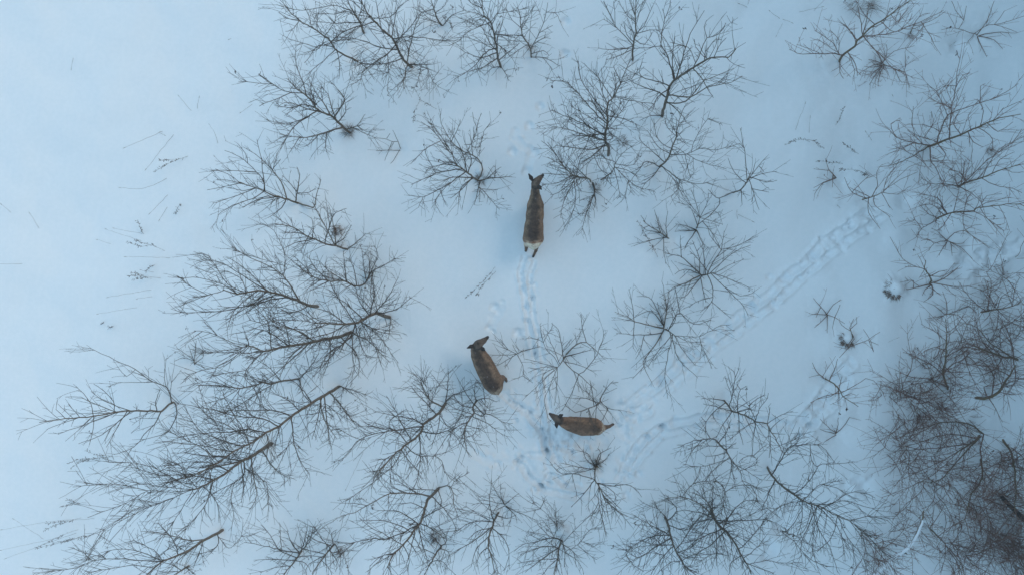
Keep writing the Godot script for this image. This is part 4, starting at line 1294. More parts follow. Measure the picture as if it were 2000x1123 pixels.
		[0.0087,0.0034,-.02,.15,.03,.11,.27,.15,.33,.39,.15],
		[0.0065,0.0034,-.25,.83,.05,-.22,.94,.24],
		[0.0070,0.0034,-.1,.52,.04,-.25,.76,-.2,-.34,.84,-.25],
		[0.0070,0.0034,-.15,.72,.03,-.2,.9,-.3,-.22,.96,-.44],
		[0.0053,0.0034,-.47,.93,.1,-.63,1,-.02],
		[0.0065,0.0034,-.25,.83,.05,-.18,.99,.27,-.14,1,.35],
		[0.0075,0.0034,-.07,.38,.04,-.28,.48,-.06,-.5,.55,-.07],
		[0.0063,0.0034,.11,.27,.15,.03,.39,.3,-.06,.46,.38],
		[0.0045,0.0034,.18,.26,-.3,.28,.32,-.32]]],
	["bare_shrub","wide sprawling shrub right of centre beside the double deer trail","shrub",1.87,.87,0.80,"o",[[0.0160,0.0050,0,0,0,.07,.14,.04,.16,.34,.11],
		[0.0053,0.0034,.16,.34,.11,.29,.46,.1,.5,.62,.1,.69,.76,-.03,1.01,.91,-.04],
		[0.0048,0.0034,.5,.62,.1,.52,.7,.23,.47,.83,.47],
		[0.0047,0.0034,.52,.69,.21,.64,.95,.59],
		[0.0054,0.0034,.17,.35,.1,.33,.45,.19,.5,.51,.19],
		[0.0125,0.0034,0,0,0,-.27,.17,-.06,-.55,.32,-.14,-.69,.39,-.23,-.9,.46,-.31],
		[0.0069,0.0034,-.55,.32,-.14,-.59,.44,-.39,-.67,.55,-.7],
		[0.0069,0.0034,-.55,.32,-.14,-.59,.55,.16,-.6,.64,.3],
		[0.0125,0.0034,0,0,0,.02,.18,-.3,-.04,.34,-.61,-.06,.39,-.74],
		[0.0091,0.0034,0,.04,-.07,.04,.18,-.39,.05,.28,-.7],
		[0.0094,0.0034,0,.02,-.04,-.14,.17,-.34,-.29,.26,-.56,-.51,.32,-.57],
		[0.0094,0.0034,.06,.12,.04,.19,.3,-.28,.25,.33,-.28,.38,.4,-.13,.53,.44,-.11,.73,.47,-.18],
		[0.0069,0.0034,.23,.32,-.28,.14,.55,-.57,.08,.66,-.75],
		[0.0121,0.0034,.01,.02,.01,-.16,.16,.28,-.35,.25,.5,-.38,.29,.64,-.25,.34,.91],
		[0.0059,0.0034,-.38,.29,.64,-.6,.5,.83],
		[0.0070,0.0034,.12,.27,.08,-.19,.55,.37,-.36,.71,.6],
		[0.0083,0.0034,.08,.17,.05,.14,.26,.27,.21,.33,.51,.52,.41,.82],
		[0.0070,0.0034,.12,.27,.08,.01,.48,.38,-.07,.67,.7,-.07,.78,.94,-.06,.84,1.1],
		[0.0089,0.0034,-.03,.05,.07,-.36,.17,.11,-.86,.31,.07],
		[0.0067,0.0034,-.36,.17,.11,-.44,.28,.36,-.53,.34,.51],
		[0.0059,0.0034,.14,.31,.1,.28,.52,.38,.42,.65,.57],
		[0.0094,0.0034,0,.02,-.04,-.23,.18,-.31,-.5,.28,-.23],
		[0.0071,0.0034,.07,.15,0,.16,.3,-.17,.07,.47,-.4],
		[0.0039,0.0034,-.06,.39,-.74,-.1,.45,-.83],
		[0.0044,0.0034,.69,.76,-.03,.8,.83,-.11,.93,.89,-.12],
		[0.0044,0.0034,.69,.76,-.03,.48,.97,-.21]]],
	["bare_shrub","radial shrub with long curved twigs right of centre, above the sprawling one","shrub",2.5,-.06,0.80,"o",[[0.0160,0.0050,0,0,0,.08,.14,-.02,.2,.37,-.05],
		[0.0086,0.0034,.09,.17,-.02,.2,.27,-.29,.29,.32,-.44,.33,.37,-.76],
		[0.0057,0.0034,.29,.32,-.44,.49,.48,-.49,.81,.69,-.65],
		[0.0073,0.0034,.12,.23,-.03,.35,.36,-.28,.51,.42,-.41,.75,.47,-.51],
		[0.0053,0.0034,.2,.37,-.05,.33,.44,-.14,.49,.5,-.22],
		[0.0070,0.0034,.15,.28,-.04,.37,.48,.05,.54,.63,.13,.71,.75,.23],
		[0.0070,0.0034,.14,.26,-.03,.33,.48,.21,.53,.66,.44,.63,.77,.67],
		[0.0060,0.0034,.3,.45,.18,.55,.58,.34,.74,.65,.29],
		[0.0086,0.0034,.09,.17,-.02,.16,.26,.19,.16,.3,.32,.13,.33,.45,-.07,.37,.63],
		[0.0054,0.0034,.13,.33,.45,.38,.66,.71],
		[0.0113,0.0034,.03,.05,-.01,-.29,.36,.32,-.4,.43,.37],
		[0.0125,0.0034,0,0,0,-.31,.27,.13,-.56,.44,.22,-.66,.54,.36],
		[0.0117,0.0034,.02,.04,0,-.25,.18,-.23,-.4,.24,-.33,-.67,.3,-.39],
		[0.0088,0.0034,-.02,.05,-.03,-.05,.22,-.29,-.21,.41,-.59],
		[0.0097,0.0034,.07,.12,-.01,-.01,.33,-.42,-.06,.42,-.63],
		[0.0066,0.0034,-.36,.22,-.31,-.4,.33,-.55,-.41,.38,-.68],
		[0.0070,0.0034,.11,.18,-.05,-.11,.34,-.29,-.26,.42,-.41],
		[0.0088,0.0034,-.02,.05,-.03,-.31,.25,-.11,-.5,.37,-.02],
		[0.0082,0.0034,-.01,.09,.03,.02,.24,.33,.04,.3,.46],
		[0.0057,0.0034,.29,.32,-.44,.07,.49,-.67,.01,.57,-.83],
		[0.0039,0.0034,.49,.5,-.22,.61,.56,-.27],
		[0.0059,0.0034,.15,.31,.37,-.2,.6,.45,-.31,.69,.53]]],
	["bare_shrub","small double-hearted shrub right of centre, below the tufted cluster","shrub",2.44,-.86,0.60,"o",[[0.0128,0.0050,0,0,0,-.01,.17,-.09,-.01,.33,-.19],
		[0.0053,0.0034,-.01,.33,-.19,-.22,.56,-.42,-.38,.71,-.62,-.56,.84,-.81],
		[0.0053,0.0034,-.01,.33,-.19,-.14,.58,-.46,-.23,.71,-.62],
		[0.0053,0.0034,-.01,.33,-.19,.07,.46,-.39,.09,.56,-.59],
		[0.0053,0.0034,-.01,.33,-.19,.17,.51,-.11,.31,.63,-.05],
		[0.0100,0.0034,0,0,0,-.23,.16,-.07,-.41,.26,-.09],
		[0.0097,0.0034,0,0,0,.07,.18,.24],
		[0.0073,0.0034,-.01,.15,-.08,.17,.31,-.23,.29,.43,-.39,.29,.47,-.47],
		[0.0100,0.0034,0,0,0,-.2,.25,.24,-.26,.32,.34],
		[0.0100,0.0034,0,0,0,-.42,.24,.04],
		[0.0081,0.0034,0,.11,-.06,-.13,.24,-.33],
		[0.0066,0.0034,.06,.21,-.14,.21,.31,.08,.32,.4,.34],
		[0.0053,0.0034,-.01,.33,-.19,-.25,.48,-.39,-.43,.55,-.43],
		[0.0053,0.0034,-.01,.33,-.19,.19,.43,-.3,.3,.48,-.21]]],
	["bare_shrub","little wine-stemmed shrub beside the dark seed stalk, right of the front deer","shrub",2.08,-.67,0.60,"o",[[0.0112,0.0050,0,0,0,-.16,.07,-.06,-.28,.13,-.14,-.45,.22,-.23,-.61,.3,-.34],
		[0.0076,0.0034,-.16,.07,-.06,-.21,.27,-.29,-.2,.4,-.48],
		[0.0070,0.0034,-.28,.13,-.14,-.37,.28,-.38,-.42,.35,-.52],
		[0.0076,0.0034,-.16,.07,-.06,-.46,.29,0,-.79,.51,.11],
		[0.0070,0.0034,-.28,.13,-.14,-.54,.22,-.18,-.63,.25,-.25],
		[0.0071,0.0034,-.22,.1,-.1,-.25,.27,.19,-.23,.38,.41],
		[0.0056,0.0034,-.57,.28,-.31,-.66,.4,-.42],
		[0.0063,0.0034,-.49,.24,-.26,-.64,.35,-.2]]],
	["bare_tree","slim tree at the top edge behind the spreading crown, right of centre","tree",1.32,-3.84,0.90,"o",[[0.0176,0.0050,0,0,0,-.05,.39,-.08,-.06,.69,-.15,-.05,.88,-.19,-.1,1.2,-.25,-.12,1.53,-.33,-.16,1.85,-.39],
		[0.0082,0.0034,-.05,.5,-.1,-.28,.76,-.25,-.41,.88,-.31,-.59,1.01,-.38],
		[0.0052,0.0034,-.39,.87,-.31,-.51,1.07,-.48,-.6,1.2,-.59],
		[0.0052,0.0034,-.38,.85,-.3,-.4,1,-.5,-.43,1.09,-.63],
		[0.0068,0.0034,-.05,.86,-.18,.06,.97,-.26,.14,1.09,-.41,.19,1.16,-.52],
		[0.0068,0.0034,-.05,.86,-.18,.15,1.02,-.18,.3,1.12,-.13],
		[0.0084,0.0034,-.05,.47,-.1,-.4,.82,.06,-.67,1.02,.09],
		[0.0061,0.0034,-.08,1.04,-.22,-.03,1.19,-.38,.01,1.32,-.53],
		[0.0055,0.0034,-.1,1.2,-.25,-.26,1.43,-.29,-.39,1.64,-.41],
		[0.0075,0.0034,-.06,.69,-.15,.09,.85,-.01,.2,.98,-.16],
		[0.0087,0.0034,-.05,.39,-.08,-.26,.6,.07,-.53,.81,.22],
		[0.0078,0.0034,-.06,.62,-.13,-.19,.76,-.21,-.25,.89,-.38]]],
	["bare_tree","graceful tree with wide clear crown and pale forked trunk, upper right of centre","tree",1.83,-2.84,0.75,"o",[[0.0272,0.0065,0,0,0,-.03,.34,-.08,-.03,.69,-.16,-.04,1.05,-.25,0,1.29,-.28,.09,1.63,-.28,.16,1.93,-.27,.25,2.29,-.27,.31,2.72,-.18,.46,2.8,-.15,.5,3.04,-.18],
		[0.0110,0.0034,0,1.26,-.28,-.1,1.43,-.48,-.18,1.55,-.64,-.26,1.61,-.71,-.26,1.69,-.9,-.23,1.75,-1.07,-.27,1.79,-1.21],
		[0.0052,0.0034,-.26,1.61,-.71,-.42,1.76,-.65,-.67,1.95,-.57,-1.02,2.16,-.5],
		[0.0107,0.0034,.01,1.33,-.28,.05,1.48,-.46,.11,1.64,-.68,.15,1.74,-.84,.27,1.84,-1.03,.33,1.89,-1.13],
		[0.0084,0.0034,.16,1.93,-.27,.23,2.12,-.44,.29,2.26,-.6,.38,2.33,-.6,.49,2.4,-.67,.51,2.44,-.74],
		[0.0070,0.0034,.25,2.29,-.27,.25,2.36,-.37,.34,2.44,-.48,.38,2.47,-.52],
		[0.0056,0.0034,.3,2.67,-.19,.33,2.81,-.29,.4,2.94,-.36],
		[0.0105,0.0034,-.04,1.05,-.25,-.22,1.22,-.27,-.47,1.41,-.28,-.57,1.49,-.35,-.54,1.56,-.49],
		[0.0052,0.0034,-.47,1.41,-.28,-.72,1.78,-.27,-.94,2.05,-.31],
		[0.0111,0.0034,-.04,1.01,-.23,-.29,1.45,.03,-.41,1.74,.3],
		[0.0128,0.0034,-.03,.78,-.18,.27,1.16,-.05,.46,1.37,-.12,.62,1.51,-.14,.79,1.63,-.13,.93,1.72,-.2],
		[0.0130,0.0034,-.03,.51,-.12,.18,.73,-.06,.32,.87,-.12,.42,.97,-.24,.52,1.06,-.34,.74,1.17,-.4,.92,1.24,-.46],
		[0.0084,0.0034,.16,1.93,-.27,.2,2.29,-.03,.26,2.82,.4],
		[0.0054,0.0034,.04,1.46,-.44,-.14,1.68,-.67,-.32,1.84,-.85],
		[0.0052,0.0034,.25,2.32,-.3,.07,2.54,-.38,.04,2.63,-.46],
		[0.0052,0.0034,-.23,1.75,-1.07,-.17,1.88,-1.21,-.17,1.95,-1.3],
		[0.0116,0.0034,-.03,.69,-.16,-.27,.98,-.21,-.55,1.25,-.22,-.77,1.44,-.29],
		[0.0106,0.0034,-.03,.6,-.14,.13,1.03,.18,.21,1.27,.4],
		[0.0052,0.0034,.18,2,-.33,.04,2.17,-.5,-.25,2.35,-.52],
		[0.0094,0.0034,0,1.29,-.28,-.08,1.53,-.57,-.07,1.7,-.82],
		[0.0086,0.0034,0,.04,-.01,-.25,.21,.02,-.44,.33,.13],
		[0.0052,0.0034,.29,2.26,-.6,.23,2.37,-.72,.25,2.42,-.79],
		[0.0052,0.0034,.11,1.64,-.68,-.04,1.75,-.68,-.17,1.87,-.53]]],
	["bare_tree","twin-stemmed dense tree above right of the front deer","tree",.88,-2.17,1.60,"o",[[0.0272,0.0065,0,0,0,0,.29,-.07,-.08,.67,-.12,-.12,1.03,-.2,-.1,1.26,-.25,-.13,1.7,-.35,-.15,2.02,-.42,-.08,2.31,-.45,-.02,2.73,-.54],
		[0.0077,0.0034,-.09,.76,-.14,.02,.87,-.14,-.05,.97,-.23,-.08,1.02,-.3],
		[0.0052,0.0034,-.02,2.73,-.54,-.09,2.9,-.61,-.14,3.01,-.68],
		[0.0052,0.0034,-.02,2.73,-.54,.04,2.88,-.68,.1,2.97,-.78],
		[0.0060,0.0034,-.1,2.24,-.45,-.23,2.41,-.58,-.32,2.51,-.68,-.42,2.59,-.75,-.52,2.66,-.83],
		[0.0056,0.0034,-.08,2.31,-.45,.18,2.6,-.31,.43,2.82,-.21],
		[0.0052,0.0034,-.07,1,-.27,-.4,1.3,-.41,-.68,1.52,-.52],
		[0.0116,0.0034,-.11,.94,-.18,-.48,1.41,-.27,-.8,1.75,-.33,-.98,1.91,-.38],
		[0.0126,0.0034,-.09,.72,-.13,-.47,1.19,-.15,-.72,1.45,-.18,-.96,1.66,-.19],
		[0.0098,0.0034,-.11,1.37,-.27,-.33,1.58,-.42,-.5,1.73,-.58,-.65,1.84,-.71,-.81,1.92,-.8,-1,1.98,-.79],
		[0.0086,0.0034,-.13,1.65,-.34,-.35,1.9,-.54,-.55,2.12,-.78,-.59,2.24,-1],
		[0.0082,0.0034,-.11,1.37,-.27,.02,1.59,-.41,.08,1.73,-.53],
		[0.0052,0.0034,-.07,1,-.27,.11,1.39,-.46,.28,1.7,-.65],
		[0.0128,0.0034,-.05,.53,-.1,-.38,.94,.05,-.72,1.27,.06,-.92,1.44,.07],
		[0.0067,0.0034,-.18,.83,-.14,-.64,1.29,-.29,-.76,1.5,-.53,-.84,1.56,-.55],
		[0.0069,0.0034,-.15,2.02,-.42,-.26,2.31,-.57,-.31,2.52,-.73],
		[0.0052,0.0034,-.05,.97,-.23,.14,1.16,-.03,.29,1.26,.07],
		[0.0086,0.0034,-.13,1.65,-.34,.11,1.83,-.24,.29,1.95,-.13],
		[0.0103,0.0034,-.12,1.03,-.2,-.4,1.41,-.09,-.65,1.68,-.04],
		[0.0061,0.0034,-.1,2.2,-.44,-.05,2.35,-.59,-.09,2.47,-.74],
		[0.0052,0.0034,-.02,2.73,-.54,.12,2.83,-.56,.21,2.92,-.67],
		[0.0109,0.0034,-.08,.67,-.12,-.3,1.04,.15,-.56,1.33,.36],
		[0.0095,0.0034,-.11,1.43,-.29,-.31,1.82,-.44,-.43,2.06,-.57]]],
	["bare_shrub","shrub with dry grass foot whose twigs reach the front deer","shrub",.61,-1.72,1.50,"o",[[0.0144,0.0050,0,0,0,-.09,.36,-.01,-.33,1.46,.11,-.5,2.14,.09,-.58,2.45,.08],
		[0.0063,0.0034,-.5,2.14,.09,-.65,2.3,-.09,-.78,2.4,-.22,-.85,2.44,-.26],
		[0.0061,0.0034,-.51,2.18,.09,-.69,2.36,-.15,-.77,2.42,-.25],
		[0.0070,0.0034,-.33,1.46,.11,-.53,1.55,.09,-.85,1.66,.09],
		[0.0065,0.0034,-.41,1.49,.1,-.61,1.59,.22,-.86,1.68,.27],
		[0.0070,0.0034,-.33,1.46,.11,-.44,1.71,.35,-.54,1.92,.61,-.57,2.06,.81],
		[0.0065,0.0034,-.37,1.55,.2,-.61,1.75,.4,-.73,1.82,.44],
		[0.0113,0.0034,0,0,0,.03,.2,.21,-.14,.57,.64,-.21,.76,.91],
		[0.0074,0.0034,.03,.2,.21,-.09,.31,.44,-.16,.4,.71],
		[0.0067,0.0034,-.36,1.52,.17,-.34,1.7,.51,-.42,1.82,.79],
		[0.0053,0.0034,-.58,2.45,.08,-.76,2.54,-.01],
		[0.0102,0.0034,-.09,.36,-.01,-.27,.5,-.15,-.44,.62,-.3],
		[0.0070,0.0034,-.33,1.46,.11,-.26,1.57,-.14,-.14,1.62,-.21],
		[0.0086,0.0034,0,.02,.03,.05,.2,.34,0,.28,.52],
		[0.0077,0.0034,-.27,1.19,.08,-.45,1.3,.14,-.55,1.39,.29]]],
	["bare_shrub","shrub with S-shaped mossy stem in the middle of the upper cluster","shrub",.74,-1.76,1.50,"o",[[0.0144,0.0050,0,0,0,.12,.51,-.01,.18,.88,-.08,.19,1.03,-.11],
		[0.0053,0.0034,.19,1.03,-.11,.28,1.13,-.24,.43,1.22,-.35],
		[0.0060,0.0034,.18,.94,-.09,.35,1.06,.11,.52,1.15,.27,.8,1.23,.37],
		[0.0064,0.0034,.18,.88,-.08,.23,1.03,.23,.27,1.11,.45],
		[0.0052,0.0034,.39,1.08,.15,.42,1.34,.4],
		[0.0052,0.0034,.39,1.11,.18,.33,1.26,.47],
		[0.0054,0.0034,.2,1.04,-.13,-.01,1.2,-.19,-.05,1.24,-.23,-.26,1.36,-.09,-.46,1.47,.13],
		[0.0053,0.0034,.19,1.03,-.11,.47,1.22,-.06,.54,1.31,-.21],
		[0.0076,0.0034,.12,.51,-.01,-.06,.67,-.12,-.15,.8,-.31],
		[0.0064,0.0034,.18,.88,-.08,.38,.98,-.02,.57,1.07,.12]]],
	["bare_tree","small tree with reddish curved stem in the right part of the upper cluster","tree",1.77,-1.95,1.15,"o",[[0.0176,0.0050,0,0,0,.07,.41,-.07,.09,.66,-.13,.08,1.08,-.23,.08,1.32,-.29,.05,1.59,-.35,.03,1.85,-.41],
		[0.0055,0.0034,.08,1.2,-.26,.21,1.37,-.4,.28,1.43,-.42],
		[0.0077,0.0034,.09,.63,-.12,.31,.8,-.09,.53,.94,-.16,.61,.98,-.17],
		[0.0052,0.0034,.4,.85,-.11,.43,1.05,-.3,.57,1.31,-.55,.61,1.34,-.56],
		[0.0052,0.0034,.34,.82,-.1,.49,1.16,.09,.79,1.59,.28],
		[0.0100,0.0034,.01,.05,-.01,-.25,.34,-.06,-.4,.55,.1,-.55,.74,.3],
		[0.0098,0.0034,.02,.1,-.02,.26,.64,.29,.46,.9,.4,.63,1.07,.41],
		[0.0054,0.0034,.05,.17,.02,.21,.43,.3,.34,.67,.64,.43,.75,.75],
		[0.0068,0.0034,.08,.87,-.18,-.09,.99,-.24,-.21,1.09,-.37,-.23,1.17,-.53],
		[0.0090,0.0034,.05,.31,-.05,-.15,.54,-.16,-.44,.85,-.35],
		[0.0052,0.0034,.53,.94,-.16,.73,1.15,-.1,.86,1.27,-.11,.96,1.34,-.12],
		[0.0099,0.0034,.01,.05,-.01,-.21,.42,.26,-.38,.6,.37],
		[0.0052,0.0034,.03,1.85,-.41,.06,1.97,-.53,.12,2.06,-.62],
		[0.0052,0.0034,.08,1.32,-.29,-.09,1.53,-.37,-.15,1.67,-.49],
		[0.0052,0.0034,.57,1.31,-.55,.73,1.56,-.41],
		[0.0052,0.0034,.26,.64,.29,.16,.98,.5,.01,1.24,.66],
		[0.0076,0.0034,.09,.66,-.13,-.15,.88,-.22,-.34,1.09,-.43],
		[0.0052,0.0034,.31,.8,-.09,.31,1.07,.19,.32,1.19,.33]]],
	["bare_shrub","airy shrub with bowed branch at mid right, left of the weed stalks","shrub",3.04,-1.51,0.60,"o",[[0.0128,0.0050,0,0,0,.07,.32,-.01,.08,.66,-.09,.02,1.13,-.19],
		[0.0070,0.0034,.08,.66,-.09,0,.9,-.35,-.08,1.07,-.57,-.17,1.14,-.63,-.41,1.27,-.53],
		[0.0070,0.0034,.08,.72,-.11,.18,.83,-.28,.32,.93,-.46],
		[0.0068,0.0034,.09,.73,-.13,.14,.85,.14,.2,.94,.4],
		[0.0070,0.0034,.08,.62,-.08,-.17,.79,-.24,-.28,.89,-.44],
		[0.0083,0.0034,.07,.32,-.01,.06,.44,.26],
		[0.0066,0.0034,.05,.9,-.14,.27,1.11,-.03,.4,1.2,-.04],
		[0.0098,0.0034,.01,.04,0,-.15,.19,.07,-.29,.3,.13,-.41,.38,.08,-.51,.45,0],
		[0.0062,0.0034,-.29,.3,.13,-.31,.37,.25,-.52,.51,.48],
		[0.0068,0.0034,.07,.69,-.13,.28,.79,-.2,.5,.87,-.23],
		[0.0053,0.0034,.14,.85,.14,.08,.92,.27],
		[0.0051,0.0034,-.08,1.07,-.57,-.18,1.23,-.86],
		[0.0051,0.0034,.22,.85,-.32,.28,.91,-.22],
		[0.0062,0.0034,.13,.77,-.19,.15,.88,-.37],
		[0.0058,0.0034,.12,.81,.04,.34,.98,.12]]],
	["bare_tree","bare tree at top centre with curved yellowish trunk","tree",-1.02,-3.78,1.30,"o",[[0.0224,0.0054,0,0,0,-.03,.3,-.07,-.02,.56,-.13,-.03,.79,-.18,-.04,1.08,-.25,-.06,1.35,-.32,-.13,1.63,-.33,-.14,1.82,-.37,-.12,2.06,-.43],
		[0.0065,0.0034,-.06,1.35,-.32,.06,1.48,-.42,.08,1.57,-.55],
		[0.0060,0.0034,-.08,1.46,-.32,-.25,1.59,-.38,-.4,1.68,-.38,-.52,1.75,-.45],
		[0.0100,0.0034,-.02,.62,-.15,-.2,.91,.02,-.33,1.25,.33,-.61,1.61,.65],
		[0.0057,0.0034,-.05,.65,-.12,-.26,.8,-.18,-.5,.94,-.24],
		[0.0052,0.0034,-.13,1.49,-.33,-.17,1.62,-.18,-.35,1.77,-.05,-.49,1.9,.15,-.63,1.98,.25],
		[0.0083,0.0034,-.02,.53,-.12,-.14,.67,-.23,-.25,.84,-.43],
		[0.0087,0.0034,-.02,.26,-.06,.14,.43,-.13,.37,.63,-.23],
		[0.0080,0.0034,-.04,1.04,-.24,.2,1.23,-.15,.45,1.39,-.09],
		[0.0081,0.0034,0,.04,-.01,-.15,.19,.05,-.26,.35,.22],
		[0.0052,0.0034,.04,1.46,-.41,.31,1.7,-.35,.56,1.88,-.33],
		[0.0075,0.0034,-.05,1.15,-.27,-.16,1.34,-.36,-.34,1.54,-.29],
		[0.0087,0.0034,0,.04,-.01,.13,.34,.24,.16,.45,.36],
		[0.0106,0.0034,-.02,.5,-.12,-.28,.98,.11,-.53,1.28,.09],
		[0.0065,0.0034,-.06,1.35,-.32,-.21,1.58,-.19,-.49,1.85,-.22],
		[0.0107,0.0034,-.03,.33,-.08,-.22,.73,.18,-.44,1.03,.35],
		[0.0092,0.0034,-.03,.79,-.18,.15,1.11,.05,.29,1.33,.25],
		[0.0052,0.0034,-.14,1.82,-.37,-.25,1.93,-.37,-.35,2.03,-.43]]],
	["bare_tree","small bare tree with two thin stems at top centre, right of the yellowish trunk","tree",-.48,-3.95,0.80,"o",[[0.0144,0.0050,0,0,0,0,.28,-.07,-.04,.48,-.09,-.11,.78,-.11,-.13,1.04,-.17,-.13,1.31,-.23,-.15,1.58,-.29],
		[0.0052,0.0034,-.12,.94,-.14,-.1,1.07,-.24,.03,1.29,-.38],
		[0.0052,0.0034,-.13,1.04,-.17,-.26,1.21,-.23,-.36,1.39,-.37],
		[0.0074,0.0034,0,.28,-.07,.18,.66,-.25,.27,.9,-.42,.31,1.06,-.56],
		[0.0052,0.0034,.28,.94,-.45,.44,1.19,-.33,.52,1.46,-.08],
		[0.0052,0.0034,.05,.37,-.12,.24,.62,-.14,.35,.75,-.08],
		[0.0079,0.0034,0,.14,-.03,.22,.32,-.02,.32,.44,.1],
		[0.0055,0.0034,-.12,.81,-.12,-.27,1.03,-.05,-.38,1.17,0],
		[0.0082,0.0034,0,.03,-.01,.21,.24,.07,.52,.55,.32],
		[0.0052,0.0034,.21,.24,.07,.39,.5,.37],
		[0.0052,0.0034,.16,.61,-.23,.39,.78,-.29],
		[0.0067,0.0034,-.04,.48,-.09,-.21,.66,.08,-.37,.81,.25],
		[0.0052,0.0034,-.13,1.31,-.23,0,1.42,-.22,.08,1.51,-.31]]],
	["bare_tree","short leaning stem beside a brown weed at the top edge","tree",-2.08,-4.57,1.00,"o",[[0.0192,0.0050,0,0,0,-.05,.21,-.01,-.06,.43,-.06,-.07,.64,-.11,-.06,.84,-.16],
		[0.0079,0.0034,-.05,.32,-.04,-.2,.5,-.04,-.3,.64,-.12],
		[0.0069,0.0034,-.06,.43,-.06,.13,.6,-.12,.18,.67,-.2],
		[0.0059,0.0034,-.06,.54,-.09,-.25,.69,.01,-.4,.79,-.04],
		[0.0077,0.0034,-.02,.11,-.01,-.15,.28,.01,-.26,.42,-.06],
		[0.0093,0.0034,0,0,0,.2,.24,-.09,.46,.47,-.08]]],
	["bare_shrub","round bare shrub with straw plume left of the front deer","shrub",-1.41,-1.76,1.15,"o",[[0.0176,0.0050,0,0,0,-.08,.33,-.02,-.14,.65,-.06,-.22,1,-.09,-.26,1.23,-.13,-.25,1.47,-.19,-.27,1.76,-.25],
		[0.0070,0.0034,-.25,1.47,-.19,-.38,1.57,-.34,-.49,1.65,-.5,-.62,1.71,-.61,-.71,1.74,-.67],
		[0.0055,0.0034,-.27,1.72,-.25,-.37,1.8,-.35,-.5,1.9,-.52,-.52,1.95,-.67],
		[0.0089,0.0034,-.19,.87,-.07,-.39,.99,-.03,-.59,1.09,.03,-.71,1.14,.1,-.98,1.22,.23],
		[0.0099,0.0034,-.15,.69,-.06,-.37,.9,.15,-.59,1.06,.31,-.79,1.16,.42,-1.02,1.25,.4],
		[0.0051,0.0034,-.79,1.16,.42,-.82,1.39,.62],
		[0.0072,0.0034,-.23,.77,.02,-.42,1.12,.26,-.55,1.39,.5],
		[0.0119,0.0034,-.08,.33,-.02,-.24,.59,.24,-.39,.75,.39],
		[0.0075,0.0034,-.24,1.12,-.11,-.32,1.18,-.14,-.44,1.24,-.12,-.51,1.28,-.17],
		[0.0057,0.0034,-.42,1.6,-.4,-.59,1.75,-.28,-.75,1.92,-.07],
		[0.0062,0.0034,-.59,1.09,.03,-.69,1.25,-.17,-.73,1.34,-.32],
		[0.0133,0.0034,-.02,.08,0,.09,.22,-.16,.01,.33,-.34,-.21,.44,-.44,-.42,.54,-.6,-.58,.63,-.89,-.59,.66,-1.05],
		[0.0076,0.0034,-.07,.37,-.38,-.08,.47,-.56,.02,.56,-.76,-.02,.61,-.93,-.04,.64,-1.07],
		[0.0054,0.0034,.02,.56,-.76,.08,.72,-.94,.13,.79,-1.01],
		[0.0067,0.0034,-.08,.45,-.52,.07,.61,-.49,.18,.82,-.71,.31,.96,-.84],
		[0.0065,0.0034,-.08,.47,-.56,-.19,.59,-.53],
		[0.0126,0.0034,0,0,0,.15,.08,-.02,.38,.19,-.03,.61,.27,-.02],
		[0.0070,0.0034,.29,.15,-.03,.32,.31,-.22],
		[0.0096,0.0034,.02,.01,0,-.06,.29,.47],
		[0.0070,0.0034,0,.08,.11,.22,.39,.35,.42,.63,.58],
		[0.0066,0.0034,.06,.16,.17,.26,.32,.21,.37,.4,.22],
		[0.0068,0.0034,.03,.12,.14,.05,.46,.44],
		[0.0043,0.0034,-.52,1.33,.44,-.54,1.44,.55,-.43,1.62,.73],
		[0.0101,0.0034,-.14,.65,-.06,-.17,.76,-.25,-.24,.87,-.49,-.4,.97,-.72],
		[0.0106,0.0034,-.13,.57,-.05,-.05,.73,-.26,-.12,.83,-.41],
		[0.0067,0.0034,-.42,.54,-.6,-.25,.84,-.79,-.21,.94,-.88],
		[0.0082,0.0034,-.22,1,-.09,-.41,1.15,-.11,-.63,1.3,-.04,-.71,1.35,.02],
		[0.0126,0.0034,-.05,.21,-.01,-.31,.41,-.01,-.55,.57,.06,-.75,.68,.09],
		[0.0095,0.0034,-.08,.23,-.01,-.26,.43,.17,-.29,.64,.5],
		[0.0053,0.0034,-.27,1.76,-.25,-.36,1.93,-.4,-.48,2.1,-.56],
		[0.0080,0.0034,.15,.08,-.02,.35,.35,-.14,.43,.43,-.17],
		[0.0066,0.0034,-.54,1.02,.27,-.39,1.3,.57]]],
	["twig_sprig","broken bare twig standing in the snow between two left shrubs","twig",-2.86,-2.33,0.25,"o",[[0.0072,0.0050,0,0,0,.01,.07,-.05,0,.17,-.13],
		[0.0052,0.0034,0,.17,-.13,-.08,.22,-.11,-.2,.29,-.16,-.32,.34,-.16,-.49,.39,-.15],
		[0.0052,0.0034,-.09,.23,-.12,-.14,.32,.08,-.19,.38,.25],
		[0.0052,0.0034,0,.02,-.01,-.07,.05,.13,-.16,.08,.25],
		[0.0052,0.0034,0,0,0,-.2,.11,.02,-.39,.2,.04],
		[0.0052,0.0034,0,.17,-.13,-.05,.22,-.25,-.08,.24,-.32],
		[0.0052,0.0034,-.18,.28,-.16,-.11,.3,-.25],
		[0.0052,0.0034,-.2,.11,.02,-.08,.21,-.09]]],
	["bare_tree","top right tree with olive curving trunk under a rusty tuft","tree",4.88,-3.76,0.70,"p",[[0.0208,0.0050,0,0,0,-.03,.29,-.06,.02,.53,-.09,.04,.58,-.18,.07,.74,-.19,.08,.97,-.24,.14,1.2,-.25,.18,1.44,-.28,.22,1.66,-.3,.27,1.86,-.32],
		[0.0110,0.0034,-.02,.22,-.05,-.23,.36,-.03,-.54,.54,.02,-.88,.7,.07,-1.12,.79,.02],
		[0.0052,0.0034,-.54,.54,.02,-.81,.83,.03,-1.1,1.09,.04],
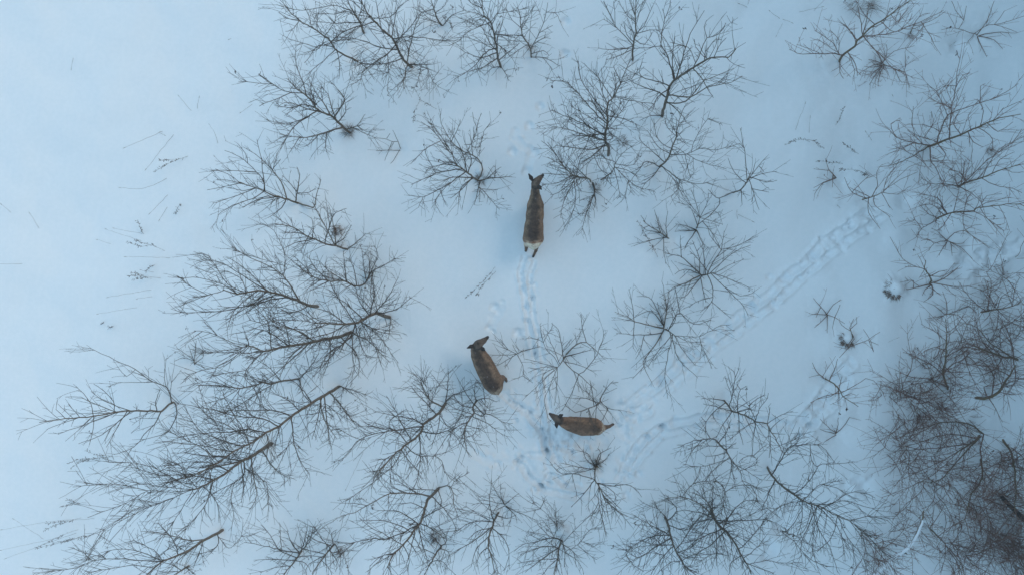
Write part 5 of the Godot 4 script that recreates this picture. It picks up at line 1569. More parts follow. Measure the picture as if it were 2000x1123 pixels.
		[0.0060,0.0034,-.12,.29,-.04,-.33,.53,-.16,-.58,.74,-.22,-.74,.86,-.26],
		[0.0052,0.0034,-.15,.32,-.05,-.24,.55,-.19,-.51,.88,-.25],
		[0.0083,0.0034,.07,.74,-.19,.23,.91,-.14,.4,1.05,-.13,.54,1.15,-.17,.72,1.25,-.22,.99,1.38,-.34],
		[0.0052,0.0034,.72,1.25,-.22,.73,1.53,.13,.73,1.63,.28],
		[0.0083,0.0034,.07,.74,-.19,.12,.98,.08,.21,1.13,.28,.3,1.27,.5,.42,1.34,.58],
		[0.0083,0.0034,.07,.74,-.19,-.06,.94,-.42,-.15,1.06,-.57],
		[0.0083,0.0034,.07,.74,-.19,.03,.97,-.4,-.01,1.14,-.58],
		[0.0066,0.0034,.11,1.08,-.25,-.21,1.38,-.33,-.34,1.51,-.44],
		[0.0061,0.0034,.14,1.2,-.25,.19,1.57,.04,.34,1.78,-.09],
		[0.0093,0.0034,-.02,.35,-.07,.02,.57,.2,-.02,.75,.46],
		[0.0084,0.0034,0,0,0,-.08,.2,.21,-.07,.33,.38],
		[0.0052,0.0034,-.01,.41,0,-.04,.67,.31,-.13,.86,.57],
		[0.0072,0.0034,.08,.97,-.24,.2,1.15,-.25,.21,1.36,-.41],
		[0.0090,0.0034,.04,.58,-.18,-.29,1.03,-.23,-.51,1.27,-.23],
		[0.0052,0.0034,.18,1.44,-.28,.1,1.84,0,.08,1.96,-.1],
		[0.0052,0.0034,-.15,.32,-.05,-.47,.68,-.07,-.72,.92,-.1],
		[0.0052,0.0034,.22,1.66,-.3,-.04,2.06,.04,-.07,2.15,.15]]],
	["bare_shrub","rusty-hearted shrub hanging below the top right tree","shrub",5.62,-3.66,1.00,"p",[[0.0112,0.0050,0,0,0,-.07,.03,-.04],
		[0.0053,0.0034,-.07,.03,-.04,-.34,.14,-.08],
		[0.0070,0.0034,-.04,.02,-.03,-.32,.3,.19,-.4,.38,.28],
		[0.0070,0.0034,-.02,.01,-.02,-.19,.19,.24,-.24,.28,.42],
		[0.0070,0.0034,-.04,.02,-.03,-.25,.14,.23,-.35,.19,.37],
		[0.0070,0.0034,-.03,.02,-.02,.15,.11,.1,.25,.15,.14,.24,.2,-.09,.22,.22,-.17],
		[0.0053,0.0034,.25,.15,.14,.28,.27,.45],
		[0.0060,0.0034,.12,.1,.08,.11,.23,.26,.14,.3,.37],
		[0.0059,0.0034,-.06,.03,-.04,-.04,.14,-.16,-.1,.25,-.29],
		[0.0059,0.0034,-.06,.03,-.04,-.34,.16,.06,-.55,.25,.21],
		[0.0059,0.0034,-.06,.03,-.04,-.24,.21,-.18,-.45,.37,-.3],
		[0.0059,0.0034,-.06,.04,-.05,.08,.14,-.2,.36,.25,-.26],
		[0.0070,0.0034,-.03,.02,-.02,-.25,.18,.07,-.49,.32,.09]]],
	["bare_shrub","small forked shrub with brown leaf clump near the top right","shrub",6.02,-4.14,0.60,"p",[[0.0112,0.0050,0,0,0,0,.05,-.09,.01,.09,-.16],
		[0.0053,0.0034,.01,.09,-.16,.13,.2,-.16,.26,.3,-.2,.38,.39,-.29],
		[0.0049,0.0034,.13,.2,-.16,-.01,.36,.04,-.21,.51,.24],
		[0.0053,0.0034,.01,.09,-.16,.07,.2,-.29,.19,.28,-.3],
		[0.0049,0.0034,.06,.28,-.06,-.06,.37,.07],
		[0.0049,0.0034,.13,.2,-.16,-.05,.27,-.05,-.29,.33,-.04]]],
	["bare_shrub","sparse purple-twigged shrub in the top right corner","shrub",7.13,-4.12,0.50,"p",[[0.0104,0.0050,0,0,0,-.03,.02,-.04],
		[0.0053,0.0034,-.03,.02,-.04,-.39,.22,-.05,-.61,.32,-.06,-.8,.39,0],
		[0.0054,0.0034,-.08,.05,-.04,.03,.13,-.12,.15,.2,-.13,.44,.33,.05],
		[0.0076,0.0034,0,0,-.01,.22,.09,-.04,.53,.18,.01],
		[0.0081,0.0034,0,0,0,.01,.1,.2,.05,.18,.4],
		[0.0070,0.0034,.02,.01,-.01,.11,.06,.03,.21,.1,.08,.32,.16,.27],
		[0.0048,0.0034,.15,.2,-.13,.21,.24,-.22,.27,.27,-.33],
		[0.0048,0.0034,.15,.2,-.13,.34,.29,-.15,.54,.36,-.21],
		[0.0046,0.0034,-.45,.25,-.05,-.41,.32,-.18,-.41,.4,-.38],
		[0.0045,0.0034,-.41,.32,-.18,-.6,.44,-.29,-.71,.52,-.42],
		[0.0070,0.0034,-.02,.01,-.02,.06,.15,-.21,.09,.3,-.49],
		[0.0054,0.0034,-.08,.05,-.04,-.3,.21,.19]]],
	["bare_tree","right edge tree with long trunk sloping up to the right, above two others","tree",6.35,-2.27,0.80,"p",[[0.0208,0.0050,0,0,0,.05,.25,-.02,.1,.47,-.05,.15,.67,-.06,.19,.87,-.08,.23,1.12,-.12,.28,1.36,-.15,.33,1.58,-.15,.38,1.83,-.13],
		[0.0110,0.0034,.05,.22,-.02,-.03,.48,-.17,-.06,.76,-.38,.07,.93,-.43,.24,1.1,-.48,.42,1.25,-.54,.61,1.41,-.69],
		[0.0052,0.0034,-.06,.76,-.38,-.5,1.35,-.49,-.65,1.53,-.56,-.91,1.78,-.61],
		[0.0096,0.0034,.1,.5,-.05,-.23,1.17,-.38,-.35,1.49,-.61,-.48,1.78,-.86,-.49,1.86,-.95],
		[0.0052,0.0034,-.35,1.49,-.61,-.34,1.66,-.75,-.28,1.74,-.78],
		[0.0052,0.0034,-.37,1.52,-.64,-.81,2.06,-.49,-1.07,2.35,-.35],
		[0.0063,0.0034,.04,.25,-.04,-.46,.76,-.03,-.67,.95,-.04,-.8,1.13,-.24,-.84,1.24,-.41],
		[0.0116,0.0034,.02,.09,-.01,-.85,1.22,.14,-1.32,1.73,.16,-1.52,1.93,.08],
		[0.0121,0.0034,0,0,0,-.42,.42,.21,-.8,.73,.37,-1.03,.88,.45],
		[0.0052,0.0034,-.42,.42,.21,-.82,.85,.18,-1,1.02,.17],
		[0.0052,0.0034,-.42,.42,.21,-.36,.6,.35,-.32,.8,.55],
		[0.0052,0.0034,-.36,.58,.33,-.16,.8,.39,-.06,.9,.43],
		[0.0116,0.0034,.02,.09,-.01,-.12,.35,.27,-.1,.46,.41,-.06,.7,.82],
		[0.0081,0.0034,.16,.72,-.07,-.04,.89,-.2,-.03,.98,-.34],
		[0.0077,0.0034,.19,.87,-.08,.19,1.01,.11,.29,1.1,.21],
		[0.0068,0.0034,.22,1.06,-.11,.32,1.23,.05,.24,1.43,.31],
		[0.0058,0.0034,.26,1.24,-.14,.3,1.44,.04,.42,1.6,-.07],
		[0.0055,0.0034,-.03,.48,-.17,-.5,1.07,-.13,-.75,1.33,-.11],
		[0.0052,0.0034,-.4,.7,-.03,-.38,.91,-.2,-.5,1.11,-.36],
		[0.0052,0.0034,.24,1.1,-.48,.12,1.31,-.69,.16,1.36,-.71],
		[0.0052,0.0034,-.23,1.17,-.38,-.92,2.19,-.21,-1.23,2.58,-.11],
		[0.0052,0.0034,.28,1.36,-.15,.34,1.49,-.29,.51,1.62,-.37],
		[0.0064,0.0034,.23,1.12,-.12,.13,1.36,-.29,-.11,1.63,-.41],
		[0.0052,0.0034,-1.32,1.73,.16,-1.48,1.89,0,-1.36,1.97,-.04],
		[0.0097,0.0034,.05,.25,-.02,.01,.56,.22,-.17,.81,.39]]],
	["bare_tree","right edge tree in the middle of three, slim trunk from a snowy hollow","tree",6.86,-1.57,0.90,"p",[[0.0160,0.0050,0,0,0,.01,.23,-.05,.06,.49,-.08,.11,.74,-.12,.15,.99,-.16,.21,1.26,-.18],
		[0.0091,0.0034,0,.03,-.01,-.67,.81,.04,-1.08,1.21,.09,-1.35,1.44,.02],
		[0.0090,0.0034,0,.06,-.01,.07,.41,-.24,.12,.6,-.37,.24,.79,-.5,.4,1.01,-.68],
		[0.0066,0.0034,.07,.52,-.09,.14,.76,.06,.29,.96,.15,.36,1.08,.23],
		[0.0084,0.0034,0,.03,-.01,.09,.24,.14,.15,.42,.31],
		[0.0093,0.0034,0,0,0,-.32,.45,-.11,-.49,.64,-.13],
		[0.0065,0.0034,.08,.55,-.09,.03,.81,-.3,.07,.99,-.47,.18,1.12,-.56,.24,1.25,-.73],
		[0.0089,0.0034,0,.06,-.01,-.09,.31,-.21,-.16,.49,-.4],
		[0.0055,0.0034,.11,.74,-.12,.13,.9,-.32,.28,1.02,-.42],
		[0.0052,0.0034,.15,.99,-.16,.2,1.09,-.09,.3,1.18,-.08],
		[0.0081,0.0034,.01,.23,-.05,-.58,1.06,-.1,-1.01,1.57,-.07],
		[0.0052,0.0034,.15,.42,.31,.17,.52,.2,.33,.64,.19]]],
	["bare_tree","right edge tree, lowest of three, stem bending along the snow","tree",6.52,-1.01,0.90,"p",[[0.0144,0.0050,0,0,0,0,.31,-.08,.05,.55,-.09,.12,.85,-.08,.11,.99,-.12,.19,1.31,-.11,.22,1.49,-.12,.27,1.75,-.09],
		[0.0069,0.0034,.03,.46,-.09,-.11,.8,-.26,-.22,1.06,-.43],
		[0.0074,0.0034,0,.31,-.08,-.34,.72,-.27,-.39,.77,-.31,-.77,1.05,-.32],
		[0.0081,0.0034,0,.08,-.02,-.39,.45,-.09,-.59,.63,-.2],
		[0.0053,0.0034,.11,.99,-.12,.19,1.06,-.19,.33,1.14,-.22,.47,1.21,-.25],
		[0.0052,0.0034,.12,1.03,-.11,.14,1.27,.15,.23,1.36,.19],
		[0.0063,0.0034,.08,.66,-.09,-.05,.9,.2,.05,1.03,.37],
		[0.0084,0.0034,0,0,0,-.59,.7,.18,-.86,1.02,.36],
		[0.0052,0.0034,-.62,.74,.2,-1.08,1.41,.07],
		[0.0057,0.0034,.12,.85,-.08,.18,1.07,.05,.27,1.36,.27],
		[0.0074,0.0034,0,.31,-.08,-.28,.65,-.19,-.44,.8,-.22],
		[0.0052,0.0034,.06,.69,-.05,0,.91,-.29,.06,1.01,-.39],
		[0.0071,0.0034,.02,.4,-.08,-.24,.65,.14,-.37,.75,.23],
		[0.0076,0.0034,0,.23,-.06,-.5,.83,-.18,-.85,1.18,-.14]]],
	["bare_shrub","low shrub above the snow hummocks, under the right edge trees","shrub",6.69,-.64,0.80,"p",[[0.0104,0.0050,0,0,0,-.02,.02,-.03],
		[0.0070,0.0034,-.01,.01,-.02,.06,.1,-.14,.19,.17,-.18,.31,.24,-.05,.52,.31,.13],
		[0.0070,0.0034,-.01,.01,-.02,-.34,.23,.04,-.48,.34,.17],
		[0.0070,0.0034,-.01,.01,-.02,.12,.08,.04,.22,.12,.03],
		[0.0081,0.0034,0,0,0,-.2,.2,.16,-.28,.28,.25],
		[0.0065,0.0034,.02,.03,0,.15,.1,.09,.31,.18,.29],
		[0.0070,0.0034,-.01,.01,-.02,-.25,.14,-.18,-.36,.18,-.22],
		[0.0050,0.0034,-.34,.23,.04,-.5,.31,-.04,-.61,.35,0],
		[0.0057,0.0034,.19,.17,-.18,.3,.26,-.26,.39,.31,-.27],
		[0.0064,0.0034,.04,.03,.01,-.04,.23,.25]]],
	["bare_shrub","mid right shrub with branches raised to upper right over the trail","shrub",5.26,-1.37,0.50,"p",[[0.0128,0.0050,0,0,0,.05,.25,-.02,.08,.39,-.04,.11,.55,-.06],
		[0.0053,0.0034,.11,.55,-.06,.13,.67,-.3,.22,.74,-.45,.28,.78,-.57],
		[0.0053,0.0034,.11,.55,-.06,.25,.75,-.28,.37,.87,-.43],
		[0.0054,0.0034,.11,.57,-.09,.29,.77,-.24,.48,.93,-.34],
		[0.0053,0.0034,.11,.55,-.06,.3,.65,-.02,.43,.72,-.12,.48,.74,-.14],
		[0.0071,0.0034,.06,.27,-.02,.11,.36,-.21,.06,.43,-.42,.14,.47,-.54],
		[0.0076,0.0034,.05,.22,-.02,-.25,.44,-.1,-.42,.54,-.15],
		[0.0079,0.0034,.04,.19,-.02,-.07,.45,.26,.02,.67,.55],
		[0.0070,0.0034,.07,.34,-.03,0,.51,.14,.16,.71,.36],
		[0.0083,0.0034,.03,.16,-.01,-.35,.47,-.08,-.56,.68,-.3],
		[0.0055,0.0034,.1,.53,-.06,.16,.7,.21],
		[0.0057,0.0034,-.35,.47,-.08,-.24,.59,-.23,-.15,.67,-.34],
		[0.0039,0.0034,.28,.78,-.57,-.02,1,-.43],
		[0.0039,0.0034,.37,.87,-.43,.49,.99,-.48]]],
	["bare_shrub","small sloping shrub among the dry weeds at mid right","shrub",4.93,-1.68,0.50,"p",[[0.0096,0.0050,0,0,0,-.13,.06,-.08,-.27,.14,-.2],
		[0.0070,0.0034,-.13,.06,-.08,-.27,.15,-.2,-.36,.22,-.38],
		[0.0070,0.0034,-.13,.06,-.08,-.37,.17,.02,-.56,.24,.12],
		[0.0055,0.0034,-.25,.13,-.19,-.43,.24,-.19,-.59,.32,-.19],
		[0.0070,0.0034,-.11,.05,-.07,-.49,.39,.09,-.66,.56,.27],
		[0.0064,0.0034,-.18,.1,-.12,-.23,.19,.11]]],
	["bare_shrub","dark gnarled shrub beside the larger snow-capped hummock","shrub",6.44,.1,0.70,"p",[[0.0144,0.0050,0,0,0,-.07,.12,-.07,-.24,.36,-.18,-.42,.6,-.26,-.51,.8,-.4],
		[0.0088,0.0034,-.18,.27,-.14,-.04,.3,-.22,.09,.32,-.25],
		[0.0111,0.0034,-.01,.01,-.01,-.26,.07,.03,-.44,.1,.08,-.62,.13,.03],
		[0.0109,0.0034,-.03,.04,-.03,.13,.12,-.1,.26,.2,-.23,.31,.22,-.29],
		[0.0082,0.0034,-.01,.05,-.04,.2,.15,.02,.48,.25,.03,.76,.33,.13],
		[0.0070,0.0034,-.42,.6,-.26,-.59,.65,-.3,-.77,.68,-.3],
		[0.0056,0.0034,-.57,.64,-.3,-.83,.72,-.43,-1.07,.8,-.78],
		[0.0097,0.0034,0,0,0,-.13,.07,.08,-.21,.12,.18],
		[0.0107,0.0034,0,0,0,-.02,.08,.16,-.22,.17,.29],
		[0.0068,0.0034,-.35,.09,.06,-.38,.16,-.07,-.65,.27,-.05],
		[0.0082,0.0034,-.22,.33,-.17,-.07,.42,-.14,.08,.5,-.24]]],
	["bare_shrub","small star-shaped twig cluster on the snow at mid right","shrub",4.69,.63,0.35,"p",[[0.0088,0.0050,0,0,0,-.03,.05,-.03],
		[0.0070,0.0034,-.01,.01,-.01,-.21,.09,-.23,-.28,.11,-.3],
		[0.0070,0.0034,-.01,.02,-.01,-.22,.12,-.02,-.37,.18,-.04],
		[0.0070,0.0034,0,.01,0,-.19,.16,.13,-.3,.23,.2],
		[0.0070,0.0034,0,0,0,-.05,.13,.16,-.08,.21,.29],
		[0.0065,0.0034,-.02,.03,-.02,.06,.11,-.19,.17,.15,-.28],
		[0.0070,0.0034,-.01,.01,-.01,.09,.09,.03,.22,.19,.13],
		[0.0057,0.0034,.09,.09,.03,.13,.22,-.19],
		[0.0057,0.0034,.09,.09,.03,0,.23,.2],
		[0.0055,0.0034,-.13,.06,-.15,-.24,.13,.03]]],
	["bare_shrub","few dark stems rising from the smaller snow-capped hummock","shrub",5.1,1.02,0.30,"p",[[0.0104,0.0050,0,0,0,-.06,.08,-.05,-.17,.25,-.18],
		[0.0075,0.0034,-.03,.04,-.03,-.13,.14,-.19,-.1,.21,-.35],
		[0.0053,0.0034,-.17,.25,-.18,-.1,.33,-.29,-.13,.39,-.39],
		[0.0081,0.0034,0,0,0,-.1,.07,.13,.05,.12,.06,.17,.15,0,.34,.19,-.13],
		[0.0052,0.0034,.17,.15,0,.23,.2,.2,.17,.23,.02,.03,.27,-.18],
		[0.0053,0.0034,.17,.16,.03,.31,.21,.09],
		[0.0060,0.0034,-.14,.21,-.14,-.32,.26,-.24,-.37,.28,-.32],
		[0.0069,0.0034,-.1,.07,.13,-.24,.12,.25,-.31,.14,.32],
		[0.0075,0.0034,-.03,.04,-.03,-.15,.09,.1,-.27,.11,.11]]],
	["bare_shrub","slanting shrub with berry clusters by the lower right trail","shrub",4.62,1.73,0.50,"p",[[0.0120,0.0050,0,0,0,.04,.19,.02,.04,.52,.09,-.03,.9,.16,0,1.12,.2,.02,1.33,.24],
		[0.0094,0.0034,0,0,0,-.18,.15,-.15,-.29,.26,-.31],
		[0.0087,0.0034,.03,.17,.01,.09,.28,-.26,.11,.32,-.39],
		[0.0070,0.0034,0,.71,.13,.14,.86,0,.28,.99,-.15],
		[0.0070,0.0034,0,.71,.13,-.39,.99,.15,-.64,1.15,.22],
		[0.0071,0.0034,.03,.57,.1,0,.77,-.15],
		[0.0070,0.0034,-.03,.9,.16,.05,.99,.09,.11,1.04,.11],
		[0.0070,0.0034,.02,.61,.11,-.18,.77,.18,-.44,.92,.2],
		[0.0073,0.0034,.04,.52,.09,-.04,.72,.31],
		[0.0039,0.0034,.28,.99,-.15,.37,1.07,-.12,.46,1.22,.06]]],
	["bare_shrub","sprig of thin stems in a grey snow hollow, lower right","shrub",4.85,2.72,0.40,"p",[[0.0088,0.0050,0,0,0,-.02,.03,-.07],
		[0.0065,0.0034,-.01,.02,-.04,-.22,.18,-.19,-.38,.29,-.34],
		[0.0069,0.0034,-.01,.01,-.03,-.04,.18,-.23,-.07,.27,-.36],
		[0.0069,0.0034,-.01,.01,-.03,.13,.09,-.22,.18,.12,-.33,.26,.14,-.32],
		[0.0070,0.0034,-.01,.01,-.02,-.2,.08,-.08,-.33,.12,-.13],
		[0.0070,0.0034,0,0,0,-.28,.1,.12,-.42,.14,.15],
		[0.0061,0.0034,-.02,.02,-.05,-.11,.09,-.2]]],
	["bare_tree","crooked small tree with zigzag stem crossing the lower right trail","tree",2.9,2.11,0.60,"o",[[0.0160,0.0050,0,0,0,.02,.2,.04,.03,.47,.11,.07,.64,.1,.13,.89,.1,.18,1.13,.12,.21,1.24,.13,.28,1.59,.09,.25,1.83,.14,.26,1.97,.17,.22,2.51,.3],
		[0.0076,0.0034,.07,.67,.1,.02,.92,-.17,.01,1.07,-.36,.1,1.14,-.42],
		[0.0084,0.0034,.02,.33,.08,.01,.6,-.2,-.02,.88,-.54,-.12,.99,-.66],
		[0.0052,0.0034,-.02,.85,-.49,-.01,1.08,-.69],
		[0.0062,0.0034,.2,1.23,.13,.18,1.54,-.12,.23,1.77,-.33,.22,1.85,-.42],
		[0.0052,0.0034,.2,1.26,.1,.05,1.46,-.15,-.08,1.57,-.28],
		[0.0052,0.0034,.28,1.59,.09,.25,1.81,-.14,.21,1.9,-.24],
		[0.0052,0.0034,.28,1.59,.09,.43,1.85,-.11,.54,1.97,-.18],
		[0.0052,0.0034,.25,1.8,.14,.22,1.97,.32,.16,2.1,.48],
		[0.0061,0.0034,.21,1.24,.13,.12,1.43,.37,.07,1.56,.58],
		[0.0075,0.0034,.08,.7,.1,.03,.99,.35,.04,1.15,.52],
		[0.0080,0.0034,.03,.49,.11,-.22,.79,.32,-.33,.93,.46],
		[0.0090,0.0034,.01,.12,.03,-.27,.48,.13,-.45,.71,.26,-.5,.87,.43],
		[0.0092,0.0034,.01,.05,.01,-.29,.36,-.07,-.5,.54,-.1],
		[0.0081,0.0034,.03,.47,.11,-.38,1.14,-.08,-.66,1.51,-.19],
		[0.0062,0.0034,.2,1.23,.13,-.07,1.63,.14,-.24,1.84,.17],
		[0.0077,0.0034,.07,.64,.1,.24,.78,0,.21,.86,-.12],
		[0.0052,0.0034,.26,1.92,.16,.39,2.1,.13],
		[0.0052,0.0034,.01,.54,-.13,-.19,1.02,-.47,-.24,1.13,-.57],
		[0.0052,0.0034,.01,1.07,-.36,-.08,1.2,-.48,-.02,1.27,-.55],
		[0.0052,0.0034,.03,1.48,-.16,.13,1.6,-.29,.22,1.68,-.37],
		[0.0052,0.0034,.25,1.8,.14,.32,1.97,-.02,.34,2.01,-.05],
		[0.0052,0.0034,-.45,.71,.26,-.56,.85,.14]]],
	["bare_tree","small tree with reddish leaning stem left of the zigzag-stemmed one","tree",2.78,2.83,0.90,"o",[[0.0160,0.0050,0,0,0,.03,.24,.05,.07,.43,.07,.07,.61,.11,.07,.78,.15,.11,.97,.19,.13,1.14,.22],
		[0.0093,0.0034,0,0,0,-.24,.32,-.09,-.57,.65,-.11,-.81,.87,-.06],
		[0.0052,0.0034,.13,1.14,.22,.26,1.45,.05,.27,1.59,-.06,.15,1.76,-.18],
		[0.0052,0.0034,.13,1.14,.22,.13,1.26,.35,.2,1.36,.44],
		[0.0052,0.0034,.07,.78,.15,.06,.98,.39,.08,1.1,.56],
		[0.0053,0.0034,.07,.72,.14,-.33,1.13,.14,-.53,1.3,.13,-.85,1.54,.03],
		[0.0052,0.0034,-.53,1.3,.13,-.58,1.44,.23,-.7,1.59,.31],
		[0.0052,0.0034,-.32,.4,-.09,-.59,.78,.04,-.71,1,.19],
		[0.0052,0.0034,.07,.8,.18,.25,1.03,.25,.44,1.23,.35],
		[0.0055,0.0034,.07,.67,.13,-.26,.98,.27,-.41,1.12,.4],
		[0.0069,0.0034,.07,.43,.07,.15,.55,-.04,.2,.61,-.1],
		[0.0052,0.0034,-.36,1.15,.13,-.32,1.41,.31,-.2,1.56,.35],
		[0.0079,0.0034,.03,.24,.05,-.25,.54,-.02,-.46,.73,-.08],
		[0.0065,0.0034,.07,.5,.09,-.1,.62,.11,-.34,.76,.1],
		[0.0064,0.0034,.07,.52,.09,-.02,.8,-.19,-.07,.97,-.39],
		[0.0052,0.0034,.13,1.26,.35,.27,1.39,.39,.36,1.48,.48],
		[0.0052,0.0034,.15,1.76,-.18,0,1.82,-.16,-.1,1.93,-.11],
		[0.0052,0.0034,.17,1.74,-.17,.25,1.87,-.33,.31,1.92,-.38],
		[0.0086,0.0034,.02,.12,.02,.1,.33,-.21,.14,.51,-.47],
		[0.0052,0.0034,-.46,.73,-.08,-.65,.88,-.03],
		[0.0052,0.0034,.09,.83,.19,-.04,1.08,.4,-.15,1.22,.53]]],
	["bare_tree","lower right tree with long brown trunk running into dense crossing twigs","tree",3.68,3.29,1.30,"o",[[0.0208,0.0050,0,0,0,-.03,.23,.04,-.02,.4,.08,.02,.67,.13,.09,.97,.16,.15,1.25,.18,.21,1.51,.16,.27,1.78,.12,.35,2.13,.13,.41,2.41,.1],
		[0.0109,0.0034,-.03,.32,.06,-.11,1.1,-.44,-.1,1.43,-.7,-.03,1.54,-.75,.06,1.62,-.79,.23,1.77,-.81,.39,1.94,-.59],
		[0.0052,0.0034,.12,1.68,-.8,.07,1.89,-.61,.12,1.98,-.53,.05,2.05,-.47],
		[0.0052,0.0034,.11,1.97,-.54,.16,2.05,-.61,.33,2.18,-.64,.49,2.3,-.71],
		[0.0072,0.0034,.16,1.28,.18,.15,1.79,-.17,.21,1.93,-.27,.4,2.17,-.4],
		[0.0052,0.0034,.21,1.93,-.27,.37,2.06,-.26,.55,2.19,-.15],
		[0.0082,0.0034,.1,1.01,.16,.22,1.27,-.09,.3,1.46,-.35],
		[0.0102,0.0034,-.01,.43,.09,-.21,.75,.24,-.42,1.07,.43],
		[0.0061,0.0034,.23,1.58,.15,.43,1.73,.07,.6,1.87,-.13,.84,1.98,-.16,.93,2.02,-.11],
		[0.0073,0.0034,.15,1.25,.18,.04,1.57,.41,-.11,1.8,.56],
		[0.0063,0.0034,.21,1.51,.16,.04,1.78,.41,-.11,1.91,.48],
		[0.0058,0.0034,.24,1.64,.14,.46,1.86,.37,.49,1.96,.56,.48,2.08,.81],
		[0.0052,0.0034,.3,1.91,.12,.61,2.19,.25,.8,2.39,.46,.95,2.52,.61],
		[0.0072,0.0034,.16,1.28,.18,-.21,1.65,.11,-.42,1.82,.14],
		[0.0053,0.0034,.27,1.78,.12,-.04,2.21,.48,-.04,2.43,.75],
		[0.0052,0.0034,.35,2.13,.13,.4,2.36,.34,.52,2.57,.54,.53,2.69,.7],
		[0.0063,0.0034,.21,1.51,.16,.22,1.7,.43,.35,1.86,.68,.4,2.01,.99],
		[0.0052,0.0034,-.11,1.8,.56,-.43,2.09,.38,-.28,2.21,.48,-.15,2.33,.65,.09,2.45,.74],
		[0.0052,0.0034,.41,2.41,.1,.51,2.73,-.08,.68,2.95,-.1],
		[0.0053,0.0034,.27,1.78,.12,.46,2.04,-.07,.67,2.22,-.06,.83,2.33,-.02],
		[0.0052,0.0034,.35,2.13,.13,.18,2.39,.33,-.13,2.66,.45],
		[0.0052,0.0034,.1,1.41,.29,-.22,1.69,.52,-.35,1.77,.5],
		[0.0052,0.0034,-.11,1.34,-.64,-.24,1.48,-.74,-.09,1.61,-.85,-.06,1.74,-1.07],
		[0.0052,0.0034,.41,2.41,.1,.54,2.67,.22,.65,2.88,.34],
		[0.0058,0.0034,.24,1.64,.14,-.2,2.28,.45,-.26,2.45,.6],
		[0.0052,0.0034,.41,2.41,.1,.5,2.61,.27,.5,2.77,.45]]],
	["bare_tree","bottom tree with bent grey trunk among tangled arching twigs, right of centre","tree",1.91,4.22,1.50,"o",[[0.0240,0.0058,0,0,0,.01,.26,.06,0,.55,.13,0,.83,.19,.03,1.04,.24,.07,1.26,.27,.1,1.55,.33],
		[0.0081,0.0034,0,.86,.2,-.17,1,.3,-.31,1.11,.42,-.4,1.18,.52],
		[0.0089,0.0034,0,0,0,-.17,.26,-.22,-.25,.4,-.38],
		[0.0102,0.0034,0,.55,.13,-.37,1.22,-.25,-.75,1.78,-.61],
		[0.0107,0.0034,.01,.13,.03,.11,.32,-.14,.11,.47,-.32,-.13,.69,-.56],
		[0.0097,0.0034,0,.62,.15,-.33,.99,.18,-.61,1.25,.25,-.84,1.49,.04],
		[0.0068,0.0034,.03,1.04,.24,.16,1.43,0,.25,1.74,-.24],
		[0.0074,0.0034,.02,.96,.22,.11,1.47,-.22,.19,1.83,-.59,.28,1.93,-.66],
		[0.0102,0.0034,0,.55,.13,-.42,1.05,-.01,-.74,1.36,.05,-.83,1.46,.13],
		[0.0052,0.0034,-.83,1.46,.13,-.73,1.57,.24,-.58,1.66,.3],
		[0.0052,0.0034,-.17,.26,-.22,-.48,.5,-.41],
		[0.0094,0.0034,.01,.26,.06,.24,.55,.04,.36,.78,-.14],
		[0.0083,0.0034,0,.83,.19,-.27,1.09,.1,-.63,1.42,-.1],
		[0.0053,0.0034,.07,1.26,.27,-.19,1.66,.15,-.38,1.89,.2],
		[0.0068,0.0034,.03,1.04,.24,.11,1.24,.36,.28,1.43,.38],
		[0.0052,0.0034,-.17,1,.3,-.5,1.62,.02,-.85,2.05,.01],
		[0.0053,0.0034,.07,1.26,.27,.19,1.45,.11,.36,1.6,0]]],
	["bare_tree","bottom tree with tall brown trunk and looping upper branches, right of centre","tree",2.73,4.07,1.40,"o",[[0.0272,0.0065,0,0,0,-.04,.28,.06,0,.53,.1,.05,.74,.11,.09,.93,.14,.13,1.25,.2,.14,1.5,.26,.17,1.69,.3,.16,1.87,.34],
		[0.0140,0.0034,-.04,.28,.06,-.28,.94,-.29,-.54,1.43,-.57,-.85,1.82,-.77,-1.16,2.11,-.84],
		[0.0052,0.0034,-.85,1.82,-.77,-.78,2.23,-1.09,-.61,2.45,-1.21,-.49,2.56,-1.23,-.41,2.66,-1.12,-.44,2.74,-1,-.51,2.81,-.88,-.59,2.85,-.83],
		[0.0052,0.0034,-.41,2.66,-1.12,-.29,2.73,-1.23,-.11,2.83,-1.26,.07,2.89,-1.2],
		[0.0113,0.0034,-.03,.31,.06,-.33,.58,-.13,-.62,.77,-.23,-.8,.87,-.23],
		[0.0115,0.0034,.03,.66,.1,.01,1.08,-.22,.06,1.36,-.48,.17,1.54,-.65,.31,1.66,-.7],
		[0.0118,0.0034,-.02,.37,.07,.37,.77,-.08,.63,1,-.19,.77,1.09,-.16],
		[0.0076,0.0034,.13,1.28,.21,.14,1.92,-.22,.16,2.36,-.56,.19,2.66,-.85],
		[0.0063,0.0034,-.07,.34,.04,-.33,.78,.14,-.61,1.15,.22,-.76,1.33,.27],
		[0.0098,0.0034,-.02,.37,.07,-.06,.59,.33,-.11,.82,.67],
		[0.0109,0.0034,.03,.66,.1,-.44,1.1,.11,-.67,1.29,.12],
		[0.0054,0.0034,.16,1.62,.28,.33,1.77,.3,.49,1.88,.32],
		[0.0102,0.0034,0,0,0,-.09,.37,-.37,-.1,.56,-.6],
		[0.0066,0.0034,.14,1.44,.24,-.08,1.63,.29,-.12,1.72,.41],
		[0.0120,0.0034,0,.03,.01,-.29,.61,-.39,-.52,.88,-.56],
		[0.0083,0.0034,0,.53,.1,.06,.73,.36,.08,.82,.5],
		[0.0089,0.0034,-.03,.31,.06,-.27,.5,.03,-.51,.66,.06],
		[0.0052,0.0034,.16,1.67,.29,.36,1.93,.12,.56,2.1,.08,.77,2.25,0],
		[0.0062,0.0034,.14,1.5,.26,.23,1.61,.13,.34,1.75,-.08],
